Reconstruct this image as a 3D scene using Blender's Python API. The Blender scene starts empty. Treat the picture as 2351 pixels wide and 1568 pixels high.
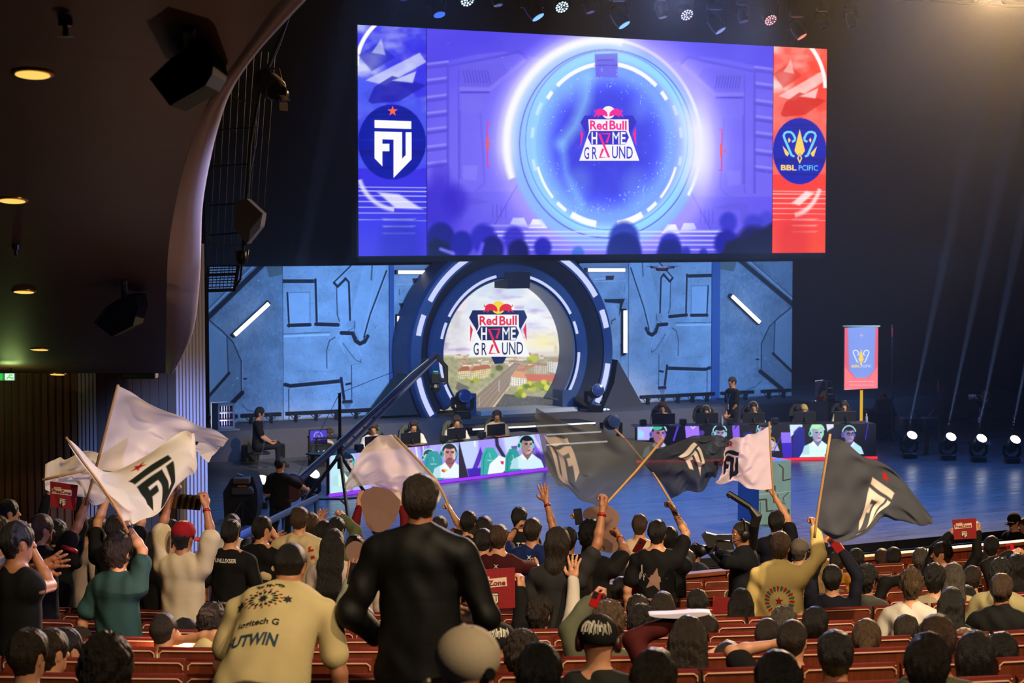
import bpy, math, random
import numpy as np
from mathutils import Vector, Matrix
from mathutils.bvhtree import BVHTree
random.seed(7); rng = np.random.default_rng(7)
SC = bpy.context.scene
COL = SC.collection

# ------------------------------------------------------------------ camera
FPX = 4571.0; CX, CY = 1175.5, 784.0
CAM_H = 5.2; YAW = math.radians(28.0); PITCH = math.atan(263.0 / FPX)
RGT = Vector((math.cos(YAW), -math.sin(YAW), 0)); FWH = Vector((math.sin(YAW), math.cos(YAW), 0))
FWD = FWH * math.cos(PITCH) - Vector((0, 0, math.sin(PITCH)))
UPV = FWH * math.sin(PITCH) + Vector((0, 0, math.cos(PITCH)))
CAM = Vector((0, 0, CAM_H))
cd = bpy.data.cameras.new('camera'); cam = bpy.data.objects.new('camera', cd); COL.objects.link(cam)
cd.sensor_width = 36.0; cd.lens = FPX / 2351.0 * 36.0; cd.clip_end = 200
cam.matrix_world = Matrix(((RGT.x, UPV.x, -FWD.x, CAM.x), (RGT.y, UPV.y, -FWD.y, CAM.y), (RGT.z, UPV.z, -FWD.z, CAM.z), (0, 0, 0, 1)))
SC.camera = cam
cd.dof.use_dof = True; cd.dof.focus_distance = 20.0; cd.dof.aperture_fstop = 5.6

# ------------------------------------------------------------------ exposure, world, lamps
SC.view_settings.view_transform = 'Standard'; SC.view_settings.look = 'None'
SC.view_settings.exposure = 0.0; SC.view_settings.gamma = 1.0; SC.view_settings.use_curve_mapping = False
SC.cycles.max_bounces = 6; SC.cycles.diffuse_bounces = 3; SC.cycles.glossy_bounces = 3
SC.cycles.transmission_bounces = 4; SC.cycles.transparent_max_bounces = 12
SC.cycles.sample_clamp_indirect = 4.0; SC.cycles.caustics_reflective = False; SC.cycles.caustics_refractive = False
W = bpy.data.worlds.new('world'); SC.world = W; W.use_nodes = True
W.node_tree.nodes['Background'].inputs[0].default_value = (0.55, 0.55, 0.9, 1)
W.node_tree.nodes['Background'].inputs[1].default_value = 0.010

def view_xy(lat, dep, z):
    p = RGT * lat + FWH * dep; return Vector((p.x, p.y, z))
def P(px, py, d):
    return CAM + (FWD + RGT * ((px - CX) / FPX) + UPV * ((CY - py) / FPX)) * d
def on_z(px, py, z):
    r = FWD + RGT * ((px - CX) / FPX) + UPV * ((CY - py) / FPX); return CAM + r * ((z - CAM_H) / r.z)
def on_Y(px, py, Y):
    r = FWD + RGT * ((px - CX) / FPX) + UPV * ((CY - py) / FPX); return CAM + r * (Y / r.y)
def pix(p):
    v = Vector(p) - CAM; z = v.dot(FWD); return CX + FPX * v.dot(RGT) / z, CY - FPX * v.dot(UPV) / z, z

def spot(name, loc, to, watts, col, ang, blend=0.5, size=0.1):
    l = bpy.data.lights.new(name, 'SPOT'); l.energy = watts; l.color = col; l.spot_size = math.radians(ang)
    l.spot_blend = blend; l.shadow_soft_size = size
    o = bpy.data.objects.new(name, l); COL.objects.link(o); o.location = loc
    o.rotation_euler = (Vector(to) - Vector(loc)).to_track_quat('-Z', 'Y').to_euler(); return o
# blue wash: unseen scenery spots set low to clear the screen, floor spots overhead
BLUE = (0.16, 0.38, 1.0)
for x, w in ((15.6, 1500), (20.0, 2100), (26.5, 2100), (31.5, 1300)):
    spot('stage_blue_wash', (x - 1.0, 35.5, 4.55), (x + .4, 43.7, 2.5), w * 1.25, (0.17, 0.42, 1.0), 64, 0.9, 0.3)
for x, y, w in ((15.5, 33.0, 8000), (20.5, 31.5, 21000), (25.5, 31.5, 13000), (31.5, 33.5, 2200)):
    spot('stage_floor_wash', (x, y, 12.0), (x, y - 1.0, 0), w, (0.12, 0.33, 1.0), 66, 0.9, 0.3)
# white key on both player desks
spot('desk_key', (16.5, 25.5, 11.0), (17.3, 37.9, 1.3), 17000, (1.0, 0.86, 0.62), 20, 0.7, 0.2)
spot('desk_key', (30.5, 25.5, 11.0), (26.6, 38.2, 1.3), 17000, (1.0, 0.88, 0.64), 22, 0.7, 0.2)
# pale violet light from the stage that catches the balcony fascia
spot('stage_side_light', (20.0, 31.0, 9.5), view_xy(-2.2, 14.5, 4.9), 4200, (0.55, 0.58, 1.0), 34, 0.6, 0.3)
spot('added_blue_spot', view_xy(9.5, 19.0, 7.5), view_xy(-3.85, 23.6, 2.2), 16000, (0.22, 0.42, 1.0), 11, 0.8, 0.2)  # unseen blue spots added in the auditorium to tint column and fascia
spot('added_blue_spot', view_xy(8.5, 15.0, 7.0), view_xy(-2.0, 12.5, 5.3), 6000, (0.50, 0.50, 1.0), 26, 0.8, 0.2)
spot('added_blue_spot', view_xy(8.0, 7.5, 5.4), view_xy(-2.2, 14.0, 5.0), 2800, (0.50, 0.50, 1.0), 32, 0.8, 0.2)
spot('block_fill', (17.0, 19.5, 9.5), (20.4, 28.7, .8), 3600, (0.85, 1.0, 0.85), 11, 0.5, 0.1)  # unseen spot added on the house side to brighten the printed block
spot('flag_backlight', (21.0, 30.0, 9.0), view_xy(1.2, 16.5, 3.2), 2600, (0.35, 0.50, 1.0), 40, 0.8, 0.3)
# warm house lights above and behind the audience
WARM = (1.0, 0.75, 0.46)
for lat, dep, z, w, tl, td, tz, an in ((5.0, 5.0, 12.0, 5200, 0.8, 16.0, 1.5, 64), (7.5, 8.5, 11.0, 6000, 4.8, 19.0, .8, 52), (1.5, 8.5, 11.5, 2300, 0.3, 17.5, .8, 60),
                                       (0.2, 3.0, 8.6, 800, -2.2, 15.0, 2.6, 40), (2.5, 2.0, 9.0, 1100, .6, 8.5, 1.6, 60)):
    spot('house_light', view_xy(lat, dep, z), view_xy(tl, td, tz), w, WARM, an, 0.8, 0.15)
l = bpy.data.lights.new('crowd_bounce', 'POINT'); l.energy = 22; l.color = (1.0, 0.52, 0.34); l.shadow_soft_size = 0.0  # added point lamp, stands in for warm light bounced up off the crowd
o = bpy.data.objects.new('crowd_bounce', l); COL.objects.link(o); o.location = view_xy(-2.2, 13.0, 2.4)
# ------------------------------------------------------------------ materials
def lin(c):
    if isinstance(c, str):
        c = [int(c[i:i + 2], 16) / 255 for i in (0, 2, 4)]
    return tuple(x / 12.92 if x <= 0.04045 else ((x + 0.055) / 1.055) ** 2.4 for x in c)
MATS = {}
def mat(name, col, rough=0.6, metal=0.0, noise=0.0, nscale=8.0, bump=0.0, bscale=60.0, stretch=None, spec=0.5, col2=None, transl=0.0):
    key = (name, col, rough, col2)
    if key in MATS: return MATS[key]
    m = bpy.data.materials.new(name); m.use_nodes = True; nt = m.node_tree; b = nt.nodes['Principled BSDF']
    c = lin(col); b.inputs['Base Color'].default_value = (*c, 1); b.inputs['Roughness'].default_value = rough
    b.inputs['Metallic'].default_value = metal; b.inputs['Specular IOR Level'].default_value = spec
    tc = nt.nodes.new('ShaderNodeTexCoord'); mp = nt.nodes.new('ShaderNodeMapping'); nt.links.new(tc.outputs['Object'], mp.inputs[0])
    if stretch: mp.inputs['Scale'].default_value = stretch
    if noise > 0 or col2:
        n = nt.nodes.new('ShaderNodeTexNoise'); n.inputs['Scale'].default_value = nscale; n.inputs['Detail'].default_value = 4
        nt.links.new(mp.outputs[0], n.inputs[0]); r = nt.nodes.new('ShaderNodeValToRGB'); nt.links.new(n.outputs[0], r.inputs[0])
        c2 = lin(col2) if col2 else tuple(x * (1 - noise) for x in c)
        r.color_ramp.elements[0].position = 0.35; r.color_ramp.elements[1].position = 0.65
        r.color_ramp.elements[0].color = (*c2, 1); r.color_ramp.elements[1].color = (*c, 1); nt.links.new(r.outputs[0], b.inputs['Base Color'])
    if bump > 0:
        n2 = nt.nodes.new('ShaderNodeTexNoise'); n2.inputs['Scale'].default_value = bscale; n2.inputs['Detail'].default_value = 3
        nt.links.new(mp.outputs[0], n2.inputs[0]); bp = nt.nodes.new('ShaderNodeBump'); bp.inputs['Strength'].default_value = bump
        bp.inputs['Distance'].default_value = 0.01; nt.links.new(n2.outputs[0], bp.inputs['Height']); nt.links.new(bp.outputs[0], b.inputs['Normal'])
    MATS[key] = m; return m
def emis(name, col, s=1.0, sample=True):
    key = ('E', name, col, s)
    if key in MATS: return MATS[key]
    m = bpy.data.materials.new(name); m.use_nodes = True; nt = m.node_tree; b = nt.nodes['Principled BSDF']
    b.inputs['Base Color'].default_value = (0.01, 0.01, 0.01, 1); b.inputs['Emission Color'].default_value = (*lin(col), 1)
    b.inputs['Emission Strength'].default_value = s; b.inputs['Roughness'].default_value = 0.4
    if not sample: m.cycles.emission_sampling = 'NONE'
    MATS[key] = m; return m
def attr_emis(name, s=1.0):
    if name in MATS: return MATS[name]
    m = bpy.data.materials.new(name); m.use_nodes = True; nt = m.node_tree; b = nt.nodes['Principled BSDF']
    a = nt.nodes.new('ShaderNodeAttribute'); a.attribute_name = 'Col'
    b.inputs['Base Color'].default_value = (0.01, 0.01, 0.01, 1); b.inputs['Roughness'].default_value = 0.5
    nt.links.new(a.outputs['Color'], b.inputs['Emission Color']); b.inputs['Emission Strength'].default_value = s
    m.cycles.emission_sampling = 'NONE'; MATS[name] = m; return m
def attr_cloth(name, transl=0.0, rough=0.8, alpha=1.0):
    if name in MATS: return MATS[name]
    m = bpy.data.materials.new(name); m.use_nodes = True; nt = m.node_tree; b = nt.nodes['Principled BSDF']
    a = nt.nodes.new('ShaderNodeAttribute'); a.attribute_name = 'Col'
    nt.links.new(a.outputs['Color'], b.inputs['Base Color']); b.inputs['Roughness'].default_value = rough
    b.inputs['Specular IOR Level'].default_value = 0.25
    n2 = nt.nodes.new('ShaderNodeTexNoise'); n2.inputs['Scale'].default_value = 5; n2.inputs['Detail'].default_value = 3
    bp = nt.nodes.new('ShaderNodeBump'); bp.inputs['Strength'].default_value = 0.3; bp.inputs['Distance'].default_value = 0.03
    nt.links.new(n2.outputs[0], bp.inputs['Height']); nt.links.new(bp.outputs[0], b.inputs['Normal'])
    out = nt.nodes['Material Output']; last = b.outputs[0]
    if transl > 0:
        t = nt.nodes.new('ShaderNodeBsdfTranslucent'); nt.links.new(a.outputs['Color'], t.inputs[0])
        mx = nt.nodes.new('ShaderNodeMixShader'); mx.inputs[0].default_value = transl
        nt.links.new(last, mx.inputs[1]); nt.links.new(t.outputs[0], mx.inputs[2]); last = mx.outputs[0]
    if alpha < 1:
        t = nt.nodes.new('ShaderNodeBsdfTransparent'); mx = nt.nodes.new('ShaderNodeMixShader'); mx.inputs[0].default_value = alpha
        nt.links.new(t.outputs[0], mx.inputs[1]); nt.links.new(last, mx.inputs[2]); last = mx.outputs[0]
    nt.links.new(last, out.inputs[0]); MATS[name] = m; return m

# ------------------------------------------------------------------ objects
def link(name, me, m=None, parent=None, smooth=False):
    o = bpy.data.objects.new(name, me); COL.objects.link(o)
    if m is not None: me.materials.append(m)
    if parent is not None: o.parent = parent
    if smooth: me.polygons.foreach_set('use_smooth', np.ones(len(me.polygons), bool))
    return o
def mesh_from(name, v, f):
    me = bpy.data.meshes.new(name); v = np.asarray(v, float); f = np.asarray(f)
    if f.ndim == 2 and len(f):
        k = f.shape[1]; me.vertices.add(len(v)); me.vertices.foreach_set('co', v.astype(np.float32).ravel())
        me.loops.add(f.size); me.loops.foreach_set('vertex_index', f.astype(np.int32).ravel())
        me.polygons.add(len(f)); me.polygons.foreach_set('loop_start', np.arange(0, f.size, k, dtype=np.int32))
        me.update(calc_edges=True)
    else:
        me.from_pydata([tuple(x) for x in v], [], [tuple(x) for x in f]); me.update()
    return me
def tag(o, label, cat, group=None, kind=None):
    o['label'] = label; o['category'] = cat
    if group: o['group'] = group
    if kind: o['kind'] = kind
    return o
def structure(o): o['kind'] = 'structure'; return o
def thing(name, loc, label, cat, group=None):
    o = bpy.data.objects.new(name, None); COL.objects.link(o); o.location = loc; o.empty_display_size = 0.1
    return tag(o, label, cat, group)

class MB:
    """collects shapes given in world coordinates; build() writes ONE mesh relative to its parent's origin"""
    def __init__(s): s.v = []; s.f = []
    def add(s, v, f):
        n = len(s.v); s.v += [Vector(x) for x in v]; s.f += [tuple(i + n for i in q) for q in f]; return s
    def box(s, c, size, X=None, Y=None, Z=None, bev=0.0):
        X = Vector(X or (1, 0, 0)).normalized(); Y = Vector(Y or (0, 1, 0)).normalized(); Z = Vector(Z).normalized() if Z else X.cross(Y).normalized()
        c = Vector(c); hx, hy, hz = [q / 2 for q in size]; b = min(bev, hx * .9, hy * .9, hz * .9)
        if b <= 0:
            v = [c + X * (i * hx) + Y * (j * hy) + Z * (k * hz) for i in (-1, 1) for j in (-1, 1) for k in (-1, 1)]
            return s.add(v, [(0, 1, 3, 2), (4, 6, 7, 5), (0, 4, 5, 1), (2, 3, 7, 6), (0, 2, 6, 4), (1, 5, 7, 3)])
        ring = [(hx - b, hy), (hx, hy - b), (hx, -hy + b), (hx - b, -hy), (-hx + b, -hy), (-hx, -hy + b), (-hx, hy - b), (-hx + b, hy)]
        lv = []
        for z, q in ((-hz, b), (-hz + b, 0), (hz - b, 0), (hz, b)):
            for x, y in ring:
                xx = x - math.copysign(min(q, abs(x)), x); yy = y - math.copysign(min(q, abs(y)), y); lv.append(c + X * xx + Y * yy + Z * z)
        fs = []
        for l in range(3):
            for i in range(8):
                j = (i + 1) % 8; fs.append((l * 8 + i, l * 8 + j, l * 8 + 8 + j, l * 8 + 8 + i))
        fs.append(tuple(range(8))); fs.append(tuple(range(31, 23, -1)))
        return s.add(lv, fs)
    def tube(s, pts, r, n=8, cap=True, closed=False, flat=1.0, up=None):
        pts = [Vector(p) for p in pts]; m = len(pts); rs = r if isinstance(r, (list, tuple)) else [r] * m
        v = []; prev = None
        for i, p in enumerate(pts):
            if closed: t = pts[(i + 1) % m] - pts[i - 1]
            else: t = pts[min(i + 1, m - 1)] - pts[max(i - 1, 0)]
            t = t.normalized() if t.length > 1e-9 else Vector((0, 0, 1))
            if prev is None:
                a = Vector(up) if up else (Vector((0, 0, 1)) if abs(t.z) < 0.9 else Vector((1, 0, 0)))
            else: a = prev
            a = (a - t * a.dot(t)).normalized(); prev = a; b = t.cross(a)
            for k in range(n):
                th = 2 * math.pi * k / n; v.append(p + a * (math.cos(th) * rs[i] * flat) + b * (math.sin(th) * rs[i]))
        f = []
        for i in range(m if closed else m - 1):
            j = (i + 1) % m
            for k in range(n):
                l = (k + 1) % n; f.append((i * n + k, i * n + l, j * n + l, j * n + k))
        if cap and not closed: f.append(tuple(range(n - 1, -1, -1))); f.append(tuple((m - 1) * n + k for k in range(n)))
        return s.add(v, f)
    def lathe(s, c, prof, axis=(0, 0, 1), n=20):
        A = Vector(axis).normalized(); a = Vector((1, 0, 0)) if abs(A.x) < .9 else Vector((0, 1, 0)); a = (a - A * a.dot(A)).normalized(); b = A.cross(a); c = Vector(c)
        v = [c + A * z + (a * math.cos(2 * math.pi * k / n) + b * math.sin(2 * math.pi * k / n)) * r for r, z in prof for k in range(n)]
        m = len(prof); f = [(i * n + k, i * n + (k + 1) % n, (i + 1) * n + (k + 1) % n, (i + 1) * n + k) for i in range(m - 1) for k in range(n)]
        if prof[0][0] > 1e-4: f.append(tuple(range(n - 1, -1, -1)))
        if prof[-1][0] > 1e-4: f.append(tuple((m - 1) * n + k for k in range(n)))
        return s.add(v, f)
    def prism(s, poly, off):
        n = len(poly); poly = [Vector(p) for p in poly]; off = Vector(off)
        v = poly + [p + off for p in poly]
        return s.add(v, [tuple(range(n - 1, -1, -1)), tuple(range(n, 2 * n))] + [(i, (i + 1) % n, n + (i + 1) % n, n + i) for i in range(n)])
    def build(s, name, m, parent=None, smooth=False, loc=None):
        o0 = Vector(loc) if loc is not None else Vector((0, 0, 0))
        q = parent
        org = Vector((0, 0, 0))
        while q is not None: org = org + q.location; q = q.parent
        me = bpy.data.meshes.new(name); me.from_pydata([tuple(v - org - o0) for v in s.v], [], s.f); me.update()
        o = link(name, me, m, parent, smooth); o.location = o0; return o

# ------------------------------------------------------------------ painting (flat art evaluated at grid vertices)
def vnoise(x, y, seed=0):
    xi = np.floor(x).astype(np.int64); yi = np.floor(y).astype(np.int64); fx = x - xi; fy = y - yi
    fx = fx * fx * (3 - 2 * fx); fy = fy * fy * (3 - 2 * fy)
    def h(a, b):
        n = (a * 374761393 + b * 668265263 + seed * 974634777) & 0xffffffff
        n = ((n ^ (n >> 13)) * 1274126177) & 0xffffffff; return ((n ^ (n >> 16)) & 0xffff) / 65535.0
    return (h(xi, yi) * (1 - fx) + h(xi + 1, yi) * fx) * (1 - fy) + (h(xi, yi + 1) * (1 - fx) + h(xi + 1, yi + 1) * fx) * fy
def fbm(x, y, seed=0, o=4):
    t = 0; a = 0.5
    for i in range(o): t = t + a * vnoise(x * 2 ** i, y * 2 ** i, seed + i); a *= 0.5
    return t / (1 - 0.5 ** o)
class Art:
    """colour painter; colours are sRGB, coordinates are those of the two arrays"""
    def __init__(s, X, Y, base): s.X = X; s.Y = Y; s.c = np.empty(X.shape + (3,)); s.c[:] = s.rgb(base); s.aa = 1.0
    @staticmethod
    def rgb(c): return np.array([int(c[i:i + 2], 16) / 255 for i in (0, 2, 4)]) if isinstance(c, str) else np.array(c, float)
    def mix(s, a, col):
        a = np.clip(a, 0, 1)[..., None]; s.c = s.c * (1 - a) + (col if isinstance(col, np.ndarray) and col.ndim > 1 else s.rgb(col)) * a
    def addc(s, a, col): s.c = s.c + np.clip(a, 0, 5)[..., None] * s.rgb(col)
    def seg(s, pts, closed=False):
        d = np.full(s.X.shape, 1e9); n = len(pts)
        for i in range(n if closed else n - 1):
            (ax, ay), (bx, by) = pts[i], pts[(i + 1) % n]; vx, vy = bx - ax, by - ay; L = vx * vx + vy * vy + 1e-9
            t = np.clip(((s.X - ax) * vx + (s.Y - ay) * vy) / L, 0, 1); d = np.minimum(d, np.hypot(s.X - ax - t * vx, s.Y - ay - t * vy))
        return d
    def line(s, pts, w, col, a=1.0, soft=0.0, closed=False):
        d = s.seg(pts, closed); s.mix(a * np.clip((w / 2 - d) / max(s.aa, soft) + 0.5, 0, 1), col)
    def sd(s, pts):
        d = s.seg(pts, True); ins = np.zeros(s.X.shape, bool); n = len(pts)
        for i in range(n):
            (ax, ay), (bx, by) = pts[i], pts[(i + 1) % n]
            if ay == by: continue
            c = ((ay > s.Y) != (by > s.Y)) & (s.X < (bx - ax) * (s.Y - ay) / (by - ay) + ax); ins ^= c
        return np.where(ins, -d, d)
    def poly(s, pts, col, a=1.0, soft=0.0): s.mix(a * np.clip(0.5 - s.sd(pts) / max(s.aa, soft), 0, 1), col)
    def ell(s, x, y, rx, ry, col, a=1.0, soft=0.0):
        k = (np.hypot((s.X - x) / rx, (s.Y - y) / ry) - 1) * min(rx, ry); s.mix(a * np.clip(0.5 - k / max(s.aa, soft), 0, 1), col)
    def ring(s, x, y, rx, ry, w, col, a0=0, a1=360, a=1.0, soft=0.0, add=False):
        dx = (s.X - x); dy = (s.Y - y); r = np.hypot(dx / rx, dy / ry); k = np.abs(r - 1) * (rx + ry) / 2
        th = np.degrees(np.arctan2(-dy / ry, dx / rx)) % 360; a0 %= 360; span = (a1 - a0) % 360 or 360
        m = np.clip(np.minimum((th - a0) % 360, span - (th - a0) % 360) / (16 if (soft < 0 or soft >= 12) else .8), 0, 1) if span < 360 else 1.0; al = a * m * (np.exp(-(k / (w / 2)) ** 2) if soft < 0 else np.clip((w / 2 - k) / max(s.aa, soft) + 0.5, 0, 1))
        if add: s.addc(al, col)
        else: s.mix(al, col)
    def lin(s):
        c = np.clip(s.c, 0, 1.0); return np.where(c <= 0.04045, c / 12.92, ((c + 0.055) / 1.055) ** 2.4)
def grid_faces(nu, nv):
    i = np.arange(nu - 1)[:, None] * nv + np.arange(nv - 1)[None, :]
    return np.stack([i, i + nv, i + nv + 1, i + 1], -1).reshape(-1, 4)
def painted(name, pos, col, m, parent=None, smooth=False):
    """pos (nu,nv,3) world, col (nu,nv,3) linear"""
    nu, nv = pos.shape[:2]; q = parent; org = Vector((0, 0, 0))
    while q is not None: org = org + q.location; q = q.parent
    me = mesh_from(name, pos.reshape(-1, 3) - np.array(org), grid_faces(nu, nv))
    at = me.color_attributes.new('Col', 'FLOAT_COLOR', 'POINT'); c4 = np.ones((nu * nv, 4), np.float32); c4[:, :3] = col.reshape(-1, 3)
    at.data.foreach_set('color', c4.ravel()); return link(name, me, m, parent, smooth)
def pix_np(pos):
    v = pos - np.array(CAM); z = v @ np.array(FWD); return CX + FPX * (v @ np.array(RGT)) / z, CY - FPX * (v @ np.array(UPV)) / z
def quad_grid(a, b, c, d, nu, nv):
    """bilinear patch a(bottom left) b(bottom right) c(top right) d(top left)"""
    u = np.linspace(0, 1, nu)[:, None, None]; v = np.linspace(0, 1, nv)[None, :, None]; a, b, c, d = [np.array(x) for x in (a, b, c, d)]
    return (a * (1 - u) + b * u) * (1 - v) + (d * (1 - u) + c * u) * v
def text_mesh(s, size, squeeze=1.0, bold=0.0, extrude=0.0):
    cu = bpy.data.curves.new('t', 'FONT'); cu.body = s; cu.size = size; cu.align_x = 'CENTER'; cu.align_y = 'CENTER'; cu.offset = bold; cu.extrude = extrude; cu.resolution_u = 3
    o = bpy.data.objects.new('t', cu); COL.objects.link(o); dg = bpy.context.evaluated_depsgraph_get()
    me = bpy.data.meshes.new_from_object(o.evaluated_get(dg)); bpy.data.objects.remove(o); bpy.data.curves.remove(cu)
    v = np.empty(len(me.vertices) * 3, np.float32); me.vertices.foreach_get('co', v); v = v.reshape(-1, 3); v[:, 0] *= squeeze
    me.vertices.foreach_set('co', v.ravel()); return me
def put_text(name, s, m, parent, c, X, Yv, size, squeeze=1.0, bold=0.0, fit=None, extrude=0.0):
    """text centred at world point c, reading along X, up along Yv; fit = (width, height) stretches it"""
    me = text_mesh(s, 1.0 if fit else size, squeeze, bold, extrude); n = len(me.vertices); v = np.empty(n * 3, np.float32); me.vertices.foreach_get('co', v); v = v.reshape(-1, 3)
    lo, hi = v.min(0), v.max(0); v[:, :2] -= (lo[:2] + hi[:2]) / 2
    if fit: v[:, 0] *= fit[0] / max(1e-6, hi[0] - lo[0]); v[:, 1] *= fit[1] / max(1e-6, hi[1] - lo[1])
    X = Vector(X).normalized(); Yv = Vector(Yv); Yv = (Yv - X * Yv.dot(X)).normalized(); Z = X.cross(Yv)
    q = parent; org = Vector((0, 0, 0))
    while q is not None: org = org + q.location; q = q.parent
    c = np.array(Vector(c) - org); v = v[:, :1] * np.array(X) + v[:, 1:2] * np.array(Yv) + v[:, 2:] * np.array(Z) + c
    me.vertices.foreach_set('co', v.astype(np.float32).ravel()); me.update(); me.materials.clear(); return link(name, me, m, parent)
def flat_shape(name, polys, m, parent, mapf):
    """polys: lists of 2D points, mapf(x, y) -> world point"""
    b = MB()
    for p in polys: b.add([mapf(x, y) for x, y in p], [tuple(range(len(p)))])
    return b.build(name, m, parent)
# ------------------------------------------------------------------ bodies: one blended surface per piece
V = lambda *a: np.array(a, float)
def nrm(a): a = np.asarray(a, float); return a / (np.linalg.norm(a) + 1e-9)
class Field:
    """smooth union of round cones and ellipsoids, meshed as one surface"""
    def __init__(s): s.p = []
    def cap(s, a, b, ra, rb, k=0.03, n=None, q=1.0, sub=False): s.p.append(('c', np.array(a, float), np.array(b, float), ra, rb, k, n, q, sub)); return s
    def ell(s, c, ax, r, k=0.02, sub=False): s.p.append(('e', np.array(c, float), np.array(ax, float), np.array(r, float), 0, k, None, 1, sub)); return s
    def chain(s, pts, rs, k=0.02, n=None, q=1.0):
        for i in range(len(pts) - 1): s.cap(pts[i], pts[i + 1], rs[i], rs[i + 1], k, n, q)
        return s
    def mesh(s, h, disp=None, clip=None):
        lo = np.full(3, 1e9); hi = -lo
        for p in s.p:
            if p[8]: continue
            if p[0] == 'c': R = max(p[3], p[4]) + 0.02; lo = np.minimum(lo, np.minimum(p[1], p[2]) - R); hi = np.maximum(hi, np.maximum(p[1], p[2]) + R)
            else: R = p[3].max() + 0.02; lo = np.minimum(lo, p[1] - R); hi = np.maximum(hi, p[1] + R)
        lo -= 2 * h; hi += 2 * h; n = np.ceil((hi - lo) / h).astype(int) + 1
        ax = [(lo[i] + h * np.arange(n[i])).astype(np.float32) for i in range(3)]; D = np.full(n, 0.3, np.float32)
        for kind, a, b, ra, rb, k, nn, q, sub in s.p:
            if kind == 'c': R = max(ra, rb) + 2 * k + 0.03; l0 = np.minimum(a, b) - R; l1 = np.maximum(a, b) + R
            else: R = ra.max() + 2 * k + 0.03; l0 = a - R; l1 = a + R
            i0 = np.clip(((l0 - lo) / h).astype(int), 0, n - 1); i1 = np.clip(((l1 - lo) / h).astype(int) + 2, 1, n)
            if (i1 <= i0).any(): continue
            X = ax[0][i0[0]:i1[0], None, None]; Y = ax[1][None, i0[1]:i1[1], None]; Z = ax[2][None, None, i0[2]:i1[2]]
            if kind == 'c':
                px, py, pz = X - a[0], Y - a[1], Z - a[2]; ba = b - a
                if nn is not None:
                    e = (1 / q - 1); dt = (px * nn[0] + py * nn[1] + pz * nn[2]) * e; px = px + dt * nn[0]; py = py + dt * nn[1]; pz = pz + dt * nn[2]
                    ba = ba + nn * (ba @ nn) * e
                L = ba @ ba + 1e-9; t = np.clip((px * ba[0] + py * ba[1] + pz * ba[2]) / L, 0, 1)
                d = np.sqrt((px - t * ba[0]) ** 2 + (py - t * ba[1]) ** 2 + (pz - t * ba[2]) ** 2) - (ra + (rb - ra) * t)
                if nn is not None: d = d * (0.5 + 0.5 * q)
            else:
                px, py, pz = X - a[0], Y - a[1], Z - a[2]; u = [(px * b[i][0] + py * b[i][1] + pz * b[i][2]) / ra[i] for i in range(3)]
                r = np.sqrt(u[0] ** 2 + u[1] ** 2 + u[2] ** 2); g = np.sqrt((u[0] / ra[0]) ** 2 + (u[1] / ra[1]) ** 2 + (u[2] / ra[2]) ** 2) + 1e-6
                d = r * (r - 1) / g
            S = D[i0[0]:i1[0], i0[1]:i1[1], i0[2]:i1[2]]
            if sub:
                d = -d; hh = np.clip(0.5 - 0.5 * (S - d) / k, 0, 1); S[:] = S * (1 - hh) + d * hh + k * hh * (1 - hh)
            else:
                hh = np.clip(0.5 + 0.5 * (S - d) / k, 0, 1); S[:] = S * (1 - hh) + d * hh - k * hh * (1 - hh)
        if disp is not None or clip is not None:
            X = ax[0][:, None, None]; Y = ax[1][None, :, None]; Z = ax[2][None, None, :]
            if disp is not None: D += disp(X, Y, Z)
            if clip is not None: D = np.maximum(D, clip(X, Y, Z))
        D[0] = D[-1] = 0.1; D[:, 0] = D[:, -1] = 0.1; D[:, :, 0] = D[:, :, -1] = 0.1
        return nets(D, lo, h)
def nets(D, lo, h):
    nx, ny, nz = D.shape; ins = D < 0; c = [ins[i:nx - 1 + i, j:ny - 1 + j, k:nz - 1 + k] for i in (0, 1) for j in (0, 1) for k in (0, 1)]
    s = sum(x.astype(np.int8) for x in c); act = (s > 0) & (s < 8); I, J, K = np.nonzero(act); idx = np.full(act.shape, -1, np.int32); idx[I, J, K] = np.arange(len(I))
    if not len(I): return np.zeros((0, 3)), np.zeros((0, 4), int)
    pos = np.zeros((len(I), 3)); cnt = np.zeros(len(I)); co = [(i, j, k) for i in (0, 1) for j in (0, 1) for k in (0, 1)]
    for a in range(8):
        for b in range(a + 1, 8):
            A, B = co[a], co[b]
            if sum(abs(A[i] - B[i]) for i in range(3)) != 1: continue
            da = D[I + A[0], J + A[1], K + A[2]]; db = D[I + B[0], J + B[1], K + B[2]]; m = (da < 0) != (db < 0)
            t = np.where(m, da / (da - db + 1e-12), 0)
            for i in range(3): pos[:, i] += np.where(m, A[i] + (B[i] - A[i]) * t, 0)
            cnt += m
    pos /= cnt[:, None]; pos += np.stack([I, J, K], 1); pos = pos * h + lo; F = []
    for axn in range(3):
        sl0 = [slice(None)] * 3; sl1 = [slice(None)] * 3; sl0[axn] = slice(0, -1); sl1[axn] = slice(1, None)
        e = ins[tuple(sl0)] != ins[tuple(sl1)]; ii = np.stack(np.nonzero(e), 1); u, w = (axn + 1) % 3, (axn + 2) % 3
        lim = np.array(act.shape); ok = (ii[:, u] > 0) & (ii[:, w] > 0) & (ii[:, u] < lim[u]) & (ii[:, w] < lim[w]); ii = ii[ok]
        if not len(ii): continue
        def at(du, dw): q = ii.copy(); q[:, u] += du; q[:, w] += dw; return idx[q[:, 0], q[:, 1], q[:, 2]]
        q = np.stack([at(-1, -1), at(0, -1), at(0, 0), at(-1, 0)], 1); fl = ~ins[ii[:, 0], ii[:, 1], ii[:, 2]]
        q[fl] = q[fl][:, ::-1]; F.append(q)
    F = np.concatenate(F) if F else np.zeros((0, 4), int); F = F[(F >= 0).all(1)]
    return pos, F
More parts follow.
